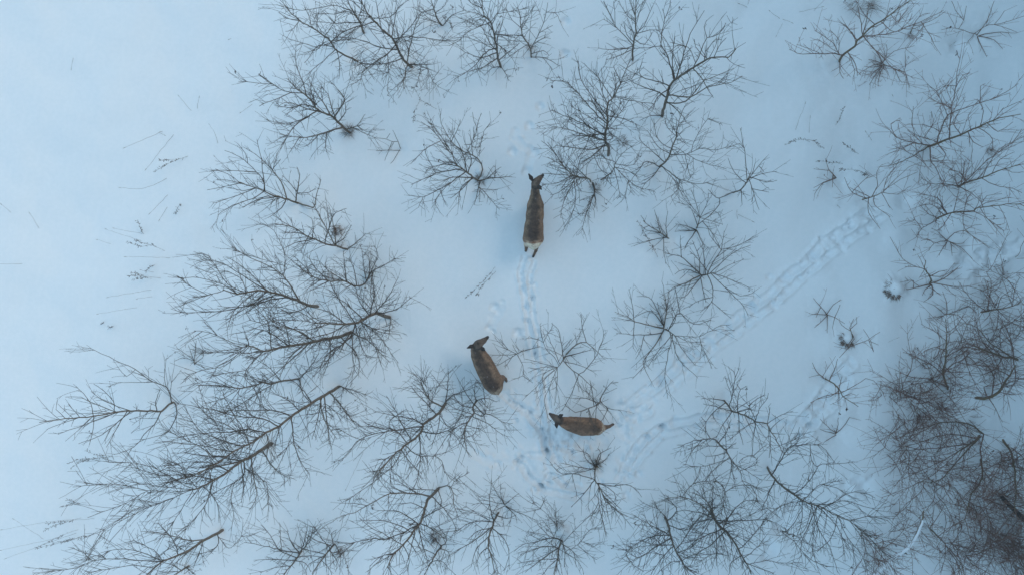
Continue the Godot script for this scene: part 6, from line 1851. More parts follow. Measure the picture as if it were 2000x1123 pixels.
		[0.0110,0.0034,.05,.74,.11,-.21,1.01,.22,-.5,1.24,.3,-.65,1.38,.45],
		[0.0099,0.0034,0,.5,.09,.08,.97,-.23,.16,1.12,-.32],
		[0.0052,0.0034,.08,.82,.5,-.27,1.44,.22,-.58,1.8,.2],
		[0.0052,0.0034,-.11,2.83,-1.26,-.06,2.89,-1.16,-.04,2.89,-1.06]]],
	["thicket_tree","bent bare trunk rising from snow at the right edge of the thicket","tree",7.12,2.05,0.72,"p",[[0.0320,0.0077,0,0,0,.17,.13,0,.25,.2,-.05,.32,.29,-.15,.33,.4,-.3,.34,.52,-.46,.36,.66,-.65],
		[0.0080,0.0034,.22,.17,-.03,.31,.22,.16,.4,.26,.37],
		[0.0093,0.0034,.21,.17,-.03,.04,.35,-.24,.19,.44,-.28,.31,.51,-.38],
		[0.0074,0.0034,.34,.52,-.46,-.05,.83,-.62,-.36,1.08,-.89,-.81,1.32,-1.07],
		[0.0073,0.0034,.32,.29,-.15,.47,.38,-.11,.59,.44,-.16],
		[0.0108,0.0034,.25,.2,-.05,.23,.3,-.39,.03,.37,-.65,-.2,.41,-.74],
		[0.0071,0.0034,.33,.4,-.3,.5,.46,-.37,.6,.49,-.42]]],
	["thicket_tree","lower thicket tree with drooping brown stem along the right edge","tree",7.63,2.69,0.86,"p",[[0.0208,0.0050,0,0,0,-.01,.22,.18,-.08,.43,.34,-.21,.67,.49,-.36,.94,.66,-.64,1.35,.85],
		[0.0087,0.0034,-.08,.43,.34,-.14,.74,.14,-.12,.89,.02],
		[0.0068,0.0034,-.27,.77,.55,-.59,.9,.67,-1.5,2.04,.45],
		[0.0057,0.0034,-.36,.94,.66,-.31,1.06,.82],
		[0.0052,0.0034,-.64,1.35,.85,-.96,1.62,.99,-1.2,1.79,1.09],
		[0.0075,0.0034,-.21,.67,.49,-.59,1.03,.47,-1.07,1.44,.28],
		[0.0052,0.0034,-.43,1.04,.7,-.94,1.47,.81,-1.44,1.81,.78],
		[0.0052,0.0034,-.64,1.35,.85,-.71,1.63,1.06],
		[0.0095,0.0034,-.06,.38,.3,-.71,.97,.25,-1.14,1.3,.33]]],
	["thicket_tree","thicket tree with long limbs sweeping left over the snow","tree",7.33,2.67,0.94,"p",[[0.0240,0.0058,0,0,0,-.18,.14,.06,-.37,.28,.1,-.72,.53,.19],
		[0.0084,0.0034,-.37,.28,.1,-.64,.4,.22,-.99,.51,.36,-1.4,.6,.52,-1.75,.66,.67],
		[0.0084,0.0034,-.37,.28,.1,-.77,.34,.15,-1.31,.42,.18,-1.79,.49,.19,-1.98,.53,-.01,-2.1,.57,-.22],
		[0.0052,0.0034,-.72,.53,.19,-1.2,.69,.53,-1.73,.79,.76,-2.08,.85,.87],
		[0.0125,0.0034,-.09,.07,.03,-.51,.31,.28,-1,.54,.65,-1.43,.66,.67,-1.52,.69,.78],
		[0.0052,0.0034,-1,.54,.65,-.94,.61,.84,-.86,.66,.99],
		[0.0139,0.0034,0,0,0,-.28,.05,-.18,-.65,.11,-.23,-1.19,.19,-.11,-1.46,.23,-.03],
		[0.0052,0.0034,-1.31,.42,.18,-1.57,.46,.09,-1.84,.51,-.13],
		[0.0052,0.0034,-.77,.34,.15,-1.09,.47,-.09,-1.46,.56,-.23],
		[0.0052,0.0034,-.99,.51,.36,-1.31,.58,.31,-1.65,.63,.34,-2,.69,.46],
		[0.0115,0.0034,0,0,0,-.08,.06,.25,-.09,.11,.59,-.31,.18,.96],
		[0.0112,0.0034,-.18,.14,.06,-.65,.26,-.05,-1.1,.33,.03,-1.63,.41,.19]]],
	["thicket_tree","thicket tree with upright dark limb in the upper part of the thicket","tree",6.81,1.95,0.94,"p",[[0.0192,0.0050,0,0,0,-.09,.09,-.08,-.28,.31,-.33,-.37,.55,-.66,-.51,.82,-1.01,-.66,1.06,-1.31],
		[0.0069,0.0034,-.37,.55,-.66,-.22,.64,-.79,-.09,.69,-.84,.25,.77,-.7],
		[0.0063,0.0034,-.41,.62,-.75,-.66,.79,-.85,-.93,.93,-.78],
		[0.0087,0.0034,-.28,.31,-.33,-.53,.39,-.51,-.8,.44,-.64,-1.03,.48,-.73],
		[0.0076,0.0034,-.33,.43,-.49,-.19,.52,-.32,-.06,.57,-.37],
		[0.0104,0.0034,-.09,.09,-.08,-.42,.19,-.23,-.79,.26,-.28,-1.07,.31,-.41],
		[0.0053,0.0034,-.47,.75,-.93,-.71,.87,-1.1,-.98,.96,-1.23],
		[0.0052,0.0034,-.54,.88,-1.09,-.44,.95,-1.19,-.34,1.05,-1.44],
		[0.0085,0.0034,-.29,.34,-.37,-.12,.39,-.56,.1,.43,-.52,.46,.49,-.74]]],
	["thicket_tree","upper thicket tree entering from the right edge with paired olive limbs","tree",7.99,1.4,0.94,"p",[[0.0256,0.0061,0,0,0,-.3,.15,-.07,-.54,.26,-.1,-.94,.46,-.22,-1.23,.6,-.32],
		[0.0097,0.0034,-.54,.26,-.1,-.89,.37,-.33,-1.16,.42,-.43],
		[0.0121,0.0034,-.3,.15,-.07,-.8,.35,-.34,-1.06,.45,-.6,-1.38,.51,-.69],
		[0.0062,0.0034,-.94,.46,-.22,-1.29,.51,-.27,-1.48,.55,-.1],
		[0.0052,0.0034,-1.23,.6,-.32,-1.48,.7,-.39,-1.76,.78,-.36,-1.94,.82,-.3],
		[0.0099,0.0034,-.3,.15,-.07,-.4,.23,-.42,-.6,.29,-.76],
		[0.0086,0.0034,-.54,.26,-.1,-.7,.33,.09,-.97,.38,.21],
		[0.0076,0.0034,-.79,.39,-.18,-1.05,.5,-.44,-1.17,.58,-.78],
		[0.0093,0.0034,-.3,.15,-.07,-.34,.28,.26,-.52,.37,.5]]],
	["thicket_tree","crooked stem with a dark fork low in the thicket, near the bottom right","tree",7.29,3,1.01,"p",[[0.0160,0.0050,0,0,0,-.14,.26,.21,-.36,.54,.39,-.66,.85,.45,-.87,1.13,.62,-1,1.29,.71],
		[0.0052,0.0034,-1,1.29,.71,-1.28,1.49,.74,-1.45,1.6,.82],
		[0.0052,0.0034,-.66,.85,.45,-.54,.98,.46,-.42,1.17,.28],
		[0.0052,0.0034,-.87,1.13,.62,-1.11,1.32,.49,-1.44,1.51,.39],
		[0.0052,0.0034,-1,1.29,.71,-1.03,1.44,.87,-1.02,1.56,1.02],
		[0.0066,0.0034,-.36,.54,.39,-.89,1.05,.17,-1.29,1.36,.04],
		[0.0073,0.0034,-.14,.26,.21,-.05,.37,.35,.03,.43,.41]]],
	["thicket_tree","low arching stem near the snowy fallen branch","tree",6.38,4.25,0.72,"p",[[0.0144,0.0050,0,0,0,.09,.16,.13,.14,.26,.21,.16,.34,.28],
		[0.0052,0.0034,.14,.26,.21,.26,.38,.13,.37,.49,.05],
		[0.0052,0.0034,.14,.28,.22,.03,.48,.4,-.14,.66,.54],
		[0.0057,0.0034,.09,.16,.13,.11,.5,-.16,.23,.7,-.32],
		[0.0052,0.0034,.14,.28,.22,.23,.57,.4,.3,.73,.49],
		[0.0077,0.0034,.02,.04,.03,-.02,.43,-.39,-.01,.56,-.56]]],
	["thicket_tree","thicket tree at the right edge bent above the snow, above the olive limbs","tree",7.19,.58,0.86,"p",[[0.0160,0.0050,0,0,0,.11,.09,-.03,.22,.18,-.07,.39,.31,-.12,.48,.41,-.21],
		[0.0065,0.0034,.22,.18,-.07,.01,.33,-.33,-.13,.43,-.59],
		[0.0079,0.0034,.11,.09,-.03,-.21,.28,-.2,-.5,.44,-.46,-.57,.48,-.54],
		[0.0065,0.0034,.22,.18,-.07,.22,.32,-.29,.36,.42,-.42],
		[0.0052,0.0034,.39,.31,-.12,.31,.49,-.38,.31,.61,-.59],
		[0.0065,0.0034,.22,.18,-.07,.31,.31,.09,.44,.42,.21],
		[0.0078,0.0034,0,0,0,-.16,.06,-.11,-.36,.11,-.06],
		[0.0062,0.0034,.24,.2,-.08,.17,.28,.22,.02,.33,.48],
		[0.0079,0.0034,.11,.09,-.03,.02,.37,-.46,-.16,.53,-.71],
		[0.0052,0.0034,.39,.31,-.12,.15,.42,-.59,.01,.46,-.79]]],
	["bare_shrub","small low shrub left of the thicket top, on smooth snow","shrub",6.65,.63,0.70,"p",[[0.0096,0.0050,0,0,0,.06,.07,-.03,.16,.16,-.02],
		[0.0070,0.0034,.02,.03,-.01,-.14,.1,-.14,-.29,.15,-.21],
		[0.0073,0.0034,.01,.01,0,-.18,.11,.02,-.34,.17,.04],
		[0.0070,0.0034,.04,.04,-.02,-.01,.13,-.24,-.11,.19,-.42],
		[0.0070,0.0034,.06,.07,-.03,.22,.13,-.11,.36,.17,-.17],
		[0.0073,0.0034,.01,.01,0,-.16,.12,.06],
		[0.0053,0.0034,.16,.16,-.02,.26,.21,.1,.28,.24,.23]]],
	["bare_tree","bottom edge tree with paler slanting stem, left of two together","tree",-4.72,4.99,0.90,"o",[[0.0208,0.0050,0,0,0,-.01,.32,.08,-.04,.64,.14,-.04,.81,.18],
		[0.0116,0.0034,0,.04,.01,.29,.62,-.46,.47,.97,-.81],
		[0.0107,0.0034,0,.12,.03,-.18,.47,-.16,-.37,.77,-.35,-.61,1.04,-.51],
		[0.0084,0.0034,-.01,.32,.08,-.25,.52,-.02,-.57,.73,-.08],
		[0.0093,0.0034,-.01,.24,.06,-.21,.52,-.18,-.27,.8,-.56,-.36,.96,-.79],
		[0.0052,0.0034,-.18,.48,-.15,-.06,.85,-.49,.07,1.18,-.86],
		[0.0116,0.0034,0,.04,.01,.41,.69,-.44,.58,1.04,-.8],
		[0.0084,0.0034,-.01,.32,.08,.26,.54,.02,.4,.66,.13],
		[0.0106,0.0034,0,.12,.03,-.03,.5,-.36,.02,.72,-.62],
		[0.0066,0.0034,-.02,.48,.11,-.25,.64,.08,-.46,.77,.12],
		[0.0093,0.0034,-.01,.24,.06,.34,.51,-.1,.58,.65,-.12]]],
	["bare_tree","bottom edge tree with thin slanting stem, right of two together","tree",-4.09,4.85,0.80,"o",[[0.0176,0.0050,0,0,0,-.05,.33,.07,-.09,.68,.14,-.1,.89,.18],
		[0.0092,0.0034,-.01,.04,.01,.06,.33,-.31,.2,.46,-.43],
		[0.0075,0.0034,-.05,.33,.07,-.28,.54,-.08,-.45,.68,-.21],
		[0.0089,0.0034,-.02,.17,.03,.06,.86,-.42,.1,1.32,-.79],
		[0.0075,0.0034,-.05,.33,.07,-.28,.54,.16,-.33,.65,.29],
		[0.0082,0.0034,0,0,0,.18,.2,.15,.19,.3,.29],
		[0.0085,0.0034,-.03,.21,.04,.23,.55,.1,.24,.69,.22],
		[0.0094,0.0034,-.01,.08,.02,-.18,.43,-.21,-.25,.61,-.36],
		[0.0061,0.0034,-.07,.5,.1,.14,.69,.18,.21,.78,.27]]],
	["thicket_bush","densest brown bush at the heart of the thicket","bush",6.11,2.13,1.42,"p",[[0.0067,0.0028,.01,0,.22,.09,.17,.22,.22,.3,.2,.38,.4,.15,.52,.48,.06],
		[0.0047,0.0028,.13,0,-.13,.34,.15,-.16,.56,.25,-.24,.81,.29,-.32,1.04,.28,-.43],
		[0.0054,0.0028,-.05,0,.01,0,.13,.04,.08,.23,.09,.15,.33,.16,.26,.4,.21],
		[0.0046,0.0028,.15,0,-.11,.32,.13,.02,.51,.24,.13,.68,.33,.29,.89,.39,.4],
		[0.0066,0.0028,.05,0,.06,.12,.2,.15,.21,.38,.27,.28,.52,.44,.38,.65,.6],
		[0.0071,0.0028,.03,0,-.16,.04,.2,-.04,.09,.38,.1,.15,.55,.25,.26,.66,.43],
		[0.0054,0.0028,.11,0,.08,.1,.15,.28,.08,.25,.51,-.01,.33,.73,-.12,.38,.95],
		[0.0065,0.0028,-.01,0,-.05,-.01,.1,.05,.01,.18,.16,.06,.24,.28,.09,.26,.41],
		[0.0047,0.0028,-.04,0,-.02,-.05,.13,.08,-.07,.25,.19,-.13,.33,.32,-.16,.39,.46],
		[0.0070,0.0028,-.18,0,.08,-.29,.17,.28,-.47,.29,.47,-.62,.37,.7,-.83,.4,.89],
		[0.0075,0.0028,.12,0,.15,.02,.19,.29,-.11,.32,.46,-.3,.42,.61,-.49,.47,.77],
		[0.0062,0.0028,.14,0,.16,.04,.2,.26,-.12,.37,.36,-.31,.52,.41,-.5,.65,.5],
		[0.0069,0.0028,.19,0,.15,.15,.15,.16,.09,.28,.17,.03,.42,.18,-.05,.55,.18],
		[0.0076,0.0028,-.06,0,.31,-.21,.22,.32,-.41,.39,.38,-.62,.53,.46,-.84,.6,.59],
		[0.0070,0.0028,.08,0,-.1,-.14,.15,-.19,-.36,.26,-.33,-.6,.31,-.46,-.84,.3,-.59],
		[0.0080,0.0028,.01,0,-.03,-.11,.13,-.13,-.28,.22,-.21,-.46,.27,-.29,-.66,.3,-.34],
		[0.0056,0.0028,-.09,0,-.12,-.15,.22,-.15,-.25,.43,-.17,-.38,.61,-.21,-.56,.76,-.26],
		[0.0047,0.0028,-.25,0,.09,-.31,.17,-.04,-.4,.33,-.17,-.53,.45,-.3,-.71,.55,-.39],
		[0.0070,0.0028,-.18,0,-.02,-.27,.2,-.15,-.36,.36,-.32,-.43,.48,-.54,-.47,.55,-.78],
		[0.0075,0.0028,.08,0,.04,.06,.28,-.04,.02,.54,-.12,-.04,.81,-.22,-.11,1.06,-.33],
		[0.0081,0.0028,-.11,0,-.29,-.13,.18,-.5,-.15,.33,-.74,-.25,.43,-.98,-.31,.5,-1.24],
		[0.0053,0.0028,.08,0,-.3,.12,.25,-.39,.18,.47,-.53,.29,.64,-.7,.37,.78,-.91],
		[0.0061,0.0028,.1,0,-.16,.13,.15,-.21,.17,.29,-.27,.21,.42,-.35,.22,.54,-.45],
		[0.0063,0.0028,.16,0,-.28,.28,.11,-.42,.36,.17,-.61,.38,.22,-.82,.42,.24,-1.03],
		[0.0066,0.0028,-.21,0,-.05,-.08,.22,-.14,.07,.41,-.26,.24,.55,-.44,.44,.66,-.59],
		[0.0046,0.0028,-.01,0,-.06,.08,.2,-.09,.2,.38,-.11,.36,.53,-.15,.53,.64,-.24]]],
	["thicket_bush","wiry bush on the left rim of the thicket","bush",5.82,1.91,1.14,"p",[[0.0047,0.0028,-.04,0,0,.02,.18,0,.1,.34,-.02,.21,.5,-.04,.32,.65,-.05],
		[0.0069,0.0028,.1,0,.07,.25,.17,.1,.45,.28,.09,.65,.37,.05,.87,.41,0],
		[0.0058,0.0028,.28,0,.11,.34,.14,.15,.42,.28,.2,.52,.38,.26,.64,.47,.33],
		[0.0053,0.0028,-.14,0,.07,-.1,.16,.15,-.07,.31,.26,-.03,.44,.38,.01,.54,.53],
		[0.0049,0.0028,.22,0,-.15,.21,.07,-.06,.2,.13,.04,.18,.18,.14,.16,.22,.25],
		[0.0066,0.0028,-.21,0,-.2,-.31,.18,-.13,-.43,.35,-.04,-.56,.49,.04,-.72,.63,.1],
		[0.0051,0.0028,.3,0,-.01,.26,.15,.02,.18,.28,.05,.1,.4,.09,0,.5,.15],
		[0.0071,0.0028,-.21,0,.06,-.29,.14,.08,-.38,.27,.08,-.49,.38,.1,-.62,.47,.12],
		[0.0066,0.0028,.11,0,.19,.05,.11,.12,-.03,.21,.04,-.11,.3,-.05,-.2,.38,-.12],
		[0.0068,0.0028,.02,0,.06,0,.08,.01,-.05,.16,-.05,-.11,.23,-.1,-.17,.27,-.17],
		[0.0064,0.0028,.1,0,.05,.08,.09,-.04,.04,.15,-.14,0,.21,-.23,-.03,.24,-.35],
		[0.0055,0.0028,-.04,0,.2,-.03,.13,.12,-.03,.25,.02,-.05,.36,-.08,-.08,.45,-.19],
		[0.0045,0.0028,-.1,0,.08,-.05,.16,.02,.03,.31,-.05,.13,.42,-.15,.2,.52,-.28],
		[0.0064,0.0028,-.05,0,-.08,.03,.1,-.13,.12,.18,-.17,.22,.26,-.19,.34,.32,-.21]]],
	["thicket_bush","open twiggy bush at the upper left rim of the thicket","bush",6.36,1.47,1.14,"p",[[0.0074,0.0028,.21,0,.12,.29,.21,.1,.4,.4,.08,.52,.58,.08,.66,.74,.08],
		[0.0043,0.0028,-.09,0,.22,.02,.18,.24,.16,.34,.28,.34,.47,.29,.53,.56,.31],
		[0.0040,0.0028,.12,0,.02,.23,.12,.14,.35,.22,.27,.51,.27,.36,.67,.29,.48],
		[0.0079,0.0028,-.01,0,.17,.06,.19,.33,.19,.34,.5,.3,.45,.71,.41,.51,.93],
		[0.0068,0.0028,-.11,0,.21,-.15,.12,.36,-.21,.22,.53,-.29,.28,.7,-.39,.28,.87],
		[0.0063,0.0028,0,0,-.05,-.03,.19,.06,-.07,.35,.19,-.14,.48,.35,-.27,.58,.5],
		[0.0068,0.0028,.28,0,.17,.13,.17,.21,-.05,.31,.26,-.26,.39,.27,-.49,.46,.29],
		[0.0075,0.0028,-.04,0,.02,-.14,.23,0,-.29,.42,-.05,-.45,.59,-.14,-.62,.73,-.26],
		[0.0051,0.0028,-.1,0,-.15,-.15,.19,-.17,-.21,.38,-.21,-.28,.56,-.26,-.38,.73,-.3],
		[0.0052,0.0028,-.22,0,-.1,-.26,.15,-.14,-.32,.29,-.2,-.41,.41,-.26,-.51,.53,-.3],
		[0.0057,0.0028,-.03,0,.1,-.05,.17,.05,-.09,.33,-.01,-.16,.47,-.09,-.23,.6,-.2],
		[0.0073,0.0028,.12,0,-.04,.08,.21,-.18,.02,.38,-.36,-.08,.54,-.54,-.16,.63,-.76],
		[0.0052,0.0028,.26,0,-.17,.25,.14,-.3,.25,.24,-.47,.2,.32,-.64,.15,.37,-.82],
		[0.0061,0.0028,.01,0,.27,.08,.14,.2,.15,.27,.12,.25,.36,.01,.37,.43,-.09],
		[0.0059,0.0028,-.06,0,.04,.02,.08,-.03,.09,.15,-.12,.16,.2,-.21,.21,.22,-.33]]],
	["thicket_bush","bush of crossing twigs under the upper limbs of the thicket","bush",7.11,1.27,1.14,"p",[[0.0064,0.0028,-.05,0,.2,.15,.16,.2,.36,.31,.24,.59,.39,.31,.83,.46,.38],
		[0.0059,0.0028,.08,0,.17,.17,.09,.2,.27,.16,.27,.37,.2,.35,.44,.23,.46],
		[0.0041,0.0028,.12,0,-.06,.18,.2,.12,.22,.34,.35,.3,.46,.58,.32,.53,.84],
		[0.0076,0.0028,-.1,0,-.01,-.06,.11,.08,-.02,.21,.19,.03,.28,.31,.04,.31,.46],
		[0.0079,0.0028,-.2,0,-.17,-.21,.16,0,-.21,.28,.2,-.18,.37,.42,-.09,.45,.62],
		[0.0051,0.0028,-.27,0,.01,-.31,.13,.11,-.4,.23,.21,-.48,.32,.32,-.58,.39,.43],
		[0.0069,0.0028,-.08,0,-.16,-.16,.17,-.11,-.29,.31,-.03,-.46,.41,.02,-.64,.46,.07],
		[0.0077,0.0028,-.01,0,-.03,-.1,.12,-.01,-.2,.22,.04,-.3,.32,.08,-.41,.4,.13],
		[0.0065,0.0028,-.08,0,-.04,-.24,.19,-.15,-.38,.35,-.32,-.52,.47,-.52,-.63,.57,-.76],
		[0.0064,0.0028,.13,0,-.02,.08,.12,-.12,.02,.22,-.23,-.06,.3,-.35,-.17,.36,-.46],
		[0.0070,0.0028,-.34,0,.01,-.35,.22,-.12,-.38,.41,-.28,-.4,.56,-.48,-.37,.7,-.69],
		[0.0071,0.0028,.04,0,.05,.09,.18,-.05,.11,.34,-.19,.16,.47,-.35,.2,.55,-.54],
		[0.0052,0.0028,.11,0,0,.18,.2,-.09,.28,.37,-.21,.37,.49,-.38,.47,.56,-.57],
		[0.0046,0.0028,-.25,0,-.19,-.15,.18,-.25,-.01,.33,-.32,.13,.46,-.42,.29,.55,-.54]]],
	["thicket_bush","bush with arching twigs in the lower left of the thicket","bush",5.98,2.95,1.04,"p",[[0.0075,0.0028,.07,0,-.17,.2,.21,-.18,.35,.39,-.19,.53,.54,-.19,.74,.64,-.26],
		[0.0042,0.0028,.18,0,-.08,.36,.18,.01,.56,.31,.12,.8,.37,.23,1.06,.38,.29],
		[0.0067,0.0028,-.32,0,0,-.27,.1,.11,-.19,.19,.22,-.15,.25,.36,-.13,.3,.51],
		[0.0055,0.0028,.04,0,.21,.08,.25,.34,.14,.44,.54,.24,.62,.74,.4,.75,.93],
		[0.0043,0.0028,-.09,0,-.18,-.08,.11,-.1,-.08,.2,.01,-.07,.26,.13,-.08,.3,.26],
		[0.0050,0.0028,.03,0,-.02,-.02,.25,.08,-.12,.45,.23,-.19,.64,.42,-.3,.76,.63],
		[0.0064,0.0028,.09,0,-.01,.02,.19,.02,-.06,.37,.07,-.17,.53,.15,-.3,.66,.23],
		[0.0074,0.0028,.13,0,-.1,-.01,.15,-.02,-.17,.25,.1,-.3,.32,.27,-.47,.37,.39],
		[0.0044,0.0028,.08,0,.14,0,.14,.12,-.09,.26,.12,-.22,.36,.12,-.35,.44,.13],
		[0.0058,0.0028,.02,0,-.11,-.14,.13,-.19,-.29,.22,-.32,-.47,.24,-.44,-.65,.2,-.55],
		[0.0058,0.0028,.11,0,-.1,.04,.18,-.27,-.09,.33,-.43,-.24,.45,-.6,-.39,.54,-.79],
		[0.0067,0.0028,-.19,0,-.15,-.16,.23,-.23,-.12,.43,-.37,-.03,.6,-.52,.09,.73,-.68],
		[0.0044,0.0028,.32,0,-.1,.33,.28,-.22,.32,.55,-.35,.31,.78,-.54,.26,.98,-.75],
		[0.0055,0.0028,-.06,0,-.06,-.03,.14,-.13,.02,.25,-.22,.1,.34,-.34,.17,.38,-.47],
		[0.0056,0.0028,-.19,0,-.2,-.13,.19,-.25,-.05,.36,-.31,.04,.51,-.41,.14,.64,-.53]]],
	["thicket_bush","bush inside the thicket right of its dense heart","bush",6.7,2.24,1.14,"p",[[0.0062,0.0028,-.14,0,-.01,-.05,.15,-.01,.06,.28,-.04,.19,.39,-.06,.35,.46,-.06],
		[0.0059,0.0028,.06,0,.17,.21,.15,.24,.38,.25,.34,.57,.32,.41,.77,.35,.5],
		[0.0059,0.0028,-.14,0,-.03,-.06,.24,.07,.08,.45,.2,.2,.63,.38,.3,.8,.58],
		[0.0055,0.0028,.32,0,.08,.37,.11,.18,.43,.19,.29,.48,.26,.42,.56,.28,.56],
		[0.0068,0.0028,.16,0,.17,.11,.24,.31,.08,.44,.5,-.02,.63,.69,-.15,.75,.91],
		[0.0043,0.0028,-.11,0,-.12,-.2,.23,-.08,-.31,.44,.01,-.45,.63,.08,-.64,.79,.12],
		[0.0079,0.0028,.01,0,-.1,-.11,.16,-.07,-.27,.29,-.03,-.44,.39,.02,-.62,.46,.1],
		[0.0065,0.0028,-.16,0,.24,-.33,.16,.17,-.55,.26,.15,-.79,.31,.15,-1.03,.32,.14],
		[0.0062,0.0028,.06,0,.14,-.07,.19,.01,-.25,.33,-.12,-.46,.42,-.26,-.63,.44,-.46],
		[0.0073,0.0028,-.11,0,-.31,-.21,.16,-.42,-.34,.28,-.55,-.45,.37,-.71,-.54,.44,-.9],
		[0.0044,0.0028,.05,0,-.05,.05,.12,-.18,.03,.22,-.34,.03,.28,-.51,.02,.31,-.69],
		[0.0057,0.0028,-.06,0,-.05,-.06,.11,-.14,-.03,.2,-.25,-.01,.25,-.39,0,.28,-.53],
		[0.0046,0.0028,-.14,0,.22,-.09,.22,.13,.01,.43,.04,.1,.63,-.08,.2,.81,-.22],
		[0.0047,0.0028,-.24,0,.07,-.11,.11,0,.03,.19,-.09,.14,.24,-.22,.28,.24,-.35]]],
	["thicket_bush","bush of red-brown twigs above the snowy fallen branch","bush",6.54,3.52,1.14,"p",[[0.0055,0.0028,.16,0,.21,.31,.23,.25,.5,.45,.26,.72,.61,.32,.96,.75,.36],
		[0.0064,0.0028,.24,0,-.21,.28,.17,-.18,.34,.33,-.15,.42,.48,-.13,.54,.59,-.09],
		[0.0057,0.0028,.06,0,-.08,.1,.16,-.04,.14,.31,.03,.19,.43,.15,.24,.52,.28],
		[0.0077,0.0028,.23,0,-.01,.25,.13,.07,.28,.24,.18,.31,.33,.3,.31,.39,.45],
		[0.0071,0.0028,-.02,0,.18,0,.17,.26,.04,.3,.38,.07,.4,.53,.14,.48,.68],
		[0.0045,0.0028,-.04,0,-.07,-.13,.19,.08,-.23,.34,.26,-.29,.44,.48,-.34,.52,.72],
		[0.0057,0.0028,.17,0,-.18,.08,.22,-.1,-.03,.42,0,-.2,.57,.09,-.4,.7,.16],
		[0.0057,0.0028,-.17,0,-.1,-.32,.2,.03,-.53,.34,.15,-.75,.42,.3,-.94,.44,.51],
		[0.0047,0.0028,.01,0,.16,-.09,.12,.21,-.19,.22,.28,-.32,.32,.32,-.45,.4,.33],
		[0.0053,0.0028,.2,0,.01,.11,.13,.01,-.01,.24,-.02,-.13,.33,-.05,-.28,.39,-.06],
		[0.0078,0.0028,-.23,0,-.22,-.39,.2,-.3,-.58,.37,-.38,-.79,.5,-.48,-1.01,.56,-.62],
		[0.0073,0.0028,.03,0,.11,-.1,.18,-.04,-.29,.33,-.16,-.45,.44,-.34,-.63,.51,-.52],
		[0.0048,0.0028,-.05,0,-.11,-.1,.2,-.25,-.18,.35,-.44,-.3,.46,-.62,-.44,.53,-.82],
		[0.0083,0.0028,.1,0,-.27,.14,.27,-.39,.17,.52,-.53,.22,.76,-.69,.26,.98,-.87],
		[0.0044,0.0028,.24,0,.06,.32,.18,-.11,.41,.32,-.29,.55,.42,-.48,.73,.46,-.65],
		[0.0063,0.0028,0,0,-.18,.18,.15,-.29,.4,.26,-.39,.64,.32,-.46,.87,.34,-.58],
		[0.0043,0.0028,-.01,0,-.18,.21,.2,-.21,.45,.36,-.24,.71,.48,-.31,1.01,.52,-.31]]],
	["thicket_bush","dense dark bush near the bottom right corner","bush",7.3,3.85,1.42,"p",[[0.0054,0.0028,.01,0,.14,.19,.17,.16,.38,.31,.25,.59,.42,.32,.8,.48,.44],
		[0.0059,0.0028,.13,0,-.19,.27,.33,-.12,.45,.64,-.03,.67,.89,.12,.96,1.09,.24],
		[0.0050,0.0028,.21,0,-.09,.37,.24,.01,.53,.44,.18,.69,.62,.36,.9,.72,.56],
		[0.0070,0.0028,.15,0,-.24,.21,.23,-.21,.3,.45,-.18,.43,.66,-.18,.58,.85,-.18],
		[0.0072,0.0028,-.07,0,.3,-.04,.13,.42,-.03,.24,.57,-.03,.3,.73,-.01,.36,.9],
		[0.0049,0.0028,.07,0,-.14,.09,.14,-.05,.14,.26,.04,.21,.36,.16,.26,.43,.3],
		[0.0065,0.0028,.1,0,-.09,.09,.16,-.04,.1,.3,.03,.1,.44,.11,.08,.55,.23],
		[0.0055,0.0028,.04,0,.02,-.03,.19,.13,-.09,.34,.3,-.21,.48,.45,-.31,.59,.63],
		[0.0082,0.0028,-.05,0,0,-.11,.28,.15,-.24,.52,.33,-.41,.69,.55,-.61,.83,.76],
		[0.0075,0.0028,-.26,0,.01,-.29,.21,.03,-.33,.41,.09,-.4,.61,.15,-.5,.78,.23],
		[0.0055,0.0028,.1,0,.25,.02,.18,.3,-.07,.36,.36,-.16,.51,.45,-.29,.66,.52],
		[0.0084,0.0028,-.3,0,-.09,-.36,.31,-.08,-.47,.61,-.03,-.65,.87,0,-.9,1.07,0],
		[0.0060,0.0028,-.32,0,-.02,-.4,.17,-.03,-.52,.31,-.04,-.65,.44,-.09,-.8,.53,-.15],
		[0.0083,0.0028,-.24,0,.04,-.32,.18,.01,-.41,.35,0,-.53,.5,-.05,-.66,.61,-.14],
		[0.0089,0.0028,-.08,0,-.08,-.21,.29,-.22,-.34,.58,-.39,-.46,.8,-.64,-.52,.97,-.94],
		[0.0085,0.0028,.1,0,-.19,.07,.24,-.24,.03,.48,-.31,-.04,.69,-.43,-.14,.87,-.58],
		[0.0079,0.0028,.07,0,-.02,.05,.23,-.08,0,.46,-.14,-.09,.68,-.2,-.18,.89,-.3],
		[0.0061,0.0028,.06,0,-.02,.07,.1,-.13,.04,.18,-.26,0,.24,-.39,-.05,.28,-.52],
		[0.0064,0.0028,.04,0,-.02,.16,.21,-.16,.29,.37,-.33,.47,.51,-.49,.69,.59,-.64],
		[0.0074,0.0028,.03,0,.1,.15,.17,.02,.31,.32,-.06,.49,.46,-.09,.69,.56,-.1],
		[0.0066,0.0028,.02,0,-.15,.11,.14,-.18,.22,.27,-.23,.34,.36,-.31,.47,.44,-.36],
		[0.0088,0.0028,-.01,0,-.09,.08,.32,-.09,.25,.62,-.08,.46,.88,-.02,.7,1.07,.12]]],
	["thicket_bush","dense bush in the bottom right corner","bush",7.47,4.51,1.52,"p",[[0.0060,0.0028,.15,0,.16,.23,.16,.16,.34,.3,.16,.48,.42,.18,.64,.49,.19],
		[0.0065,0.0028,.05,0,-.18,.15,.36,-.14,.28,.69,-.07,.51,.98,-.03,.74,1.24,.08],
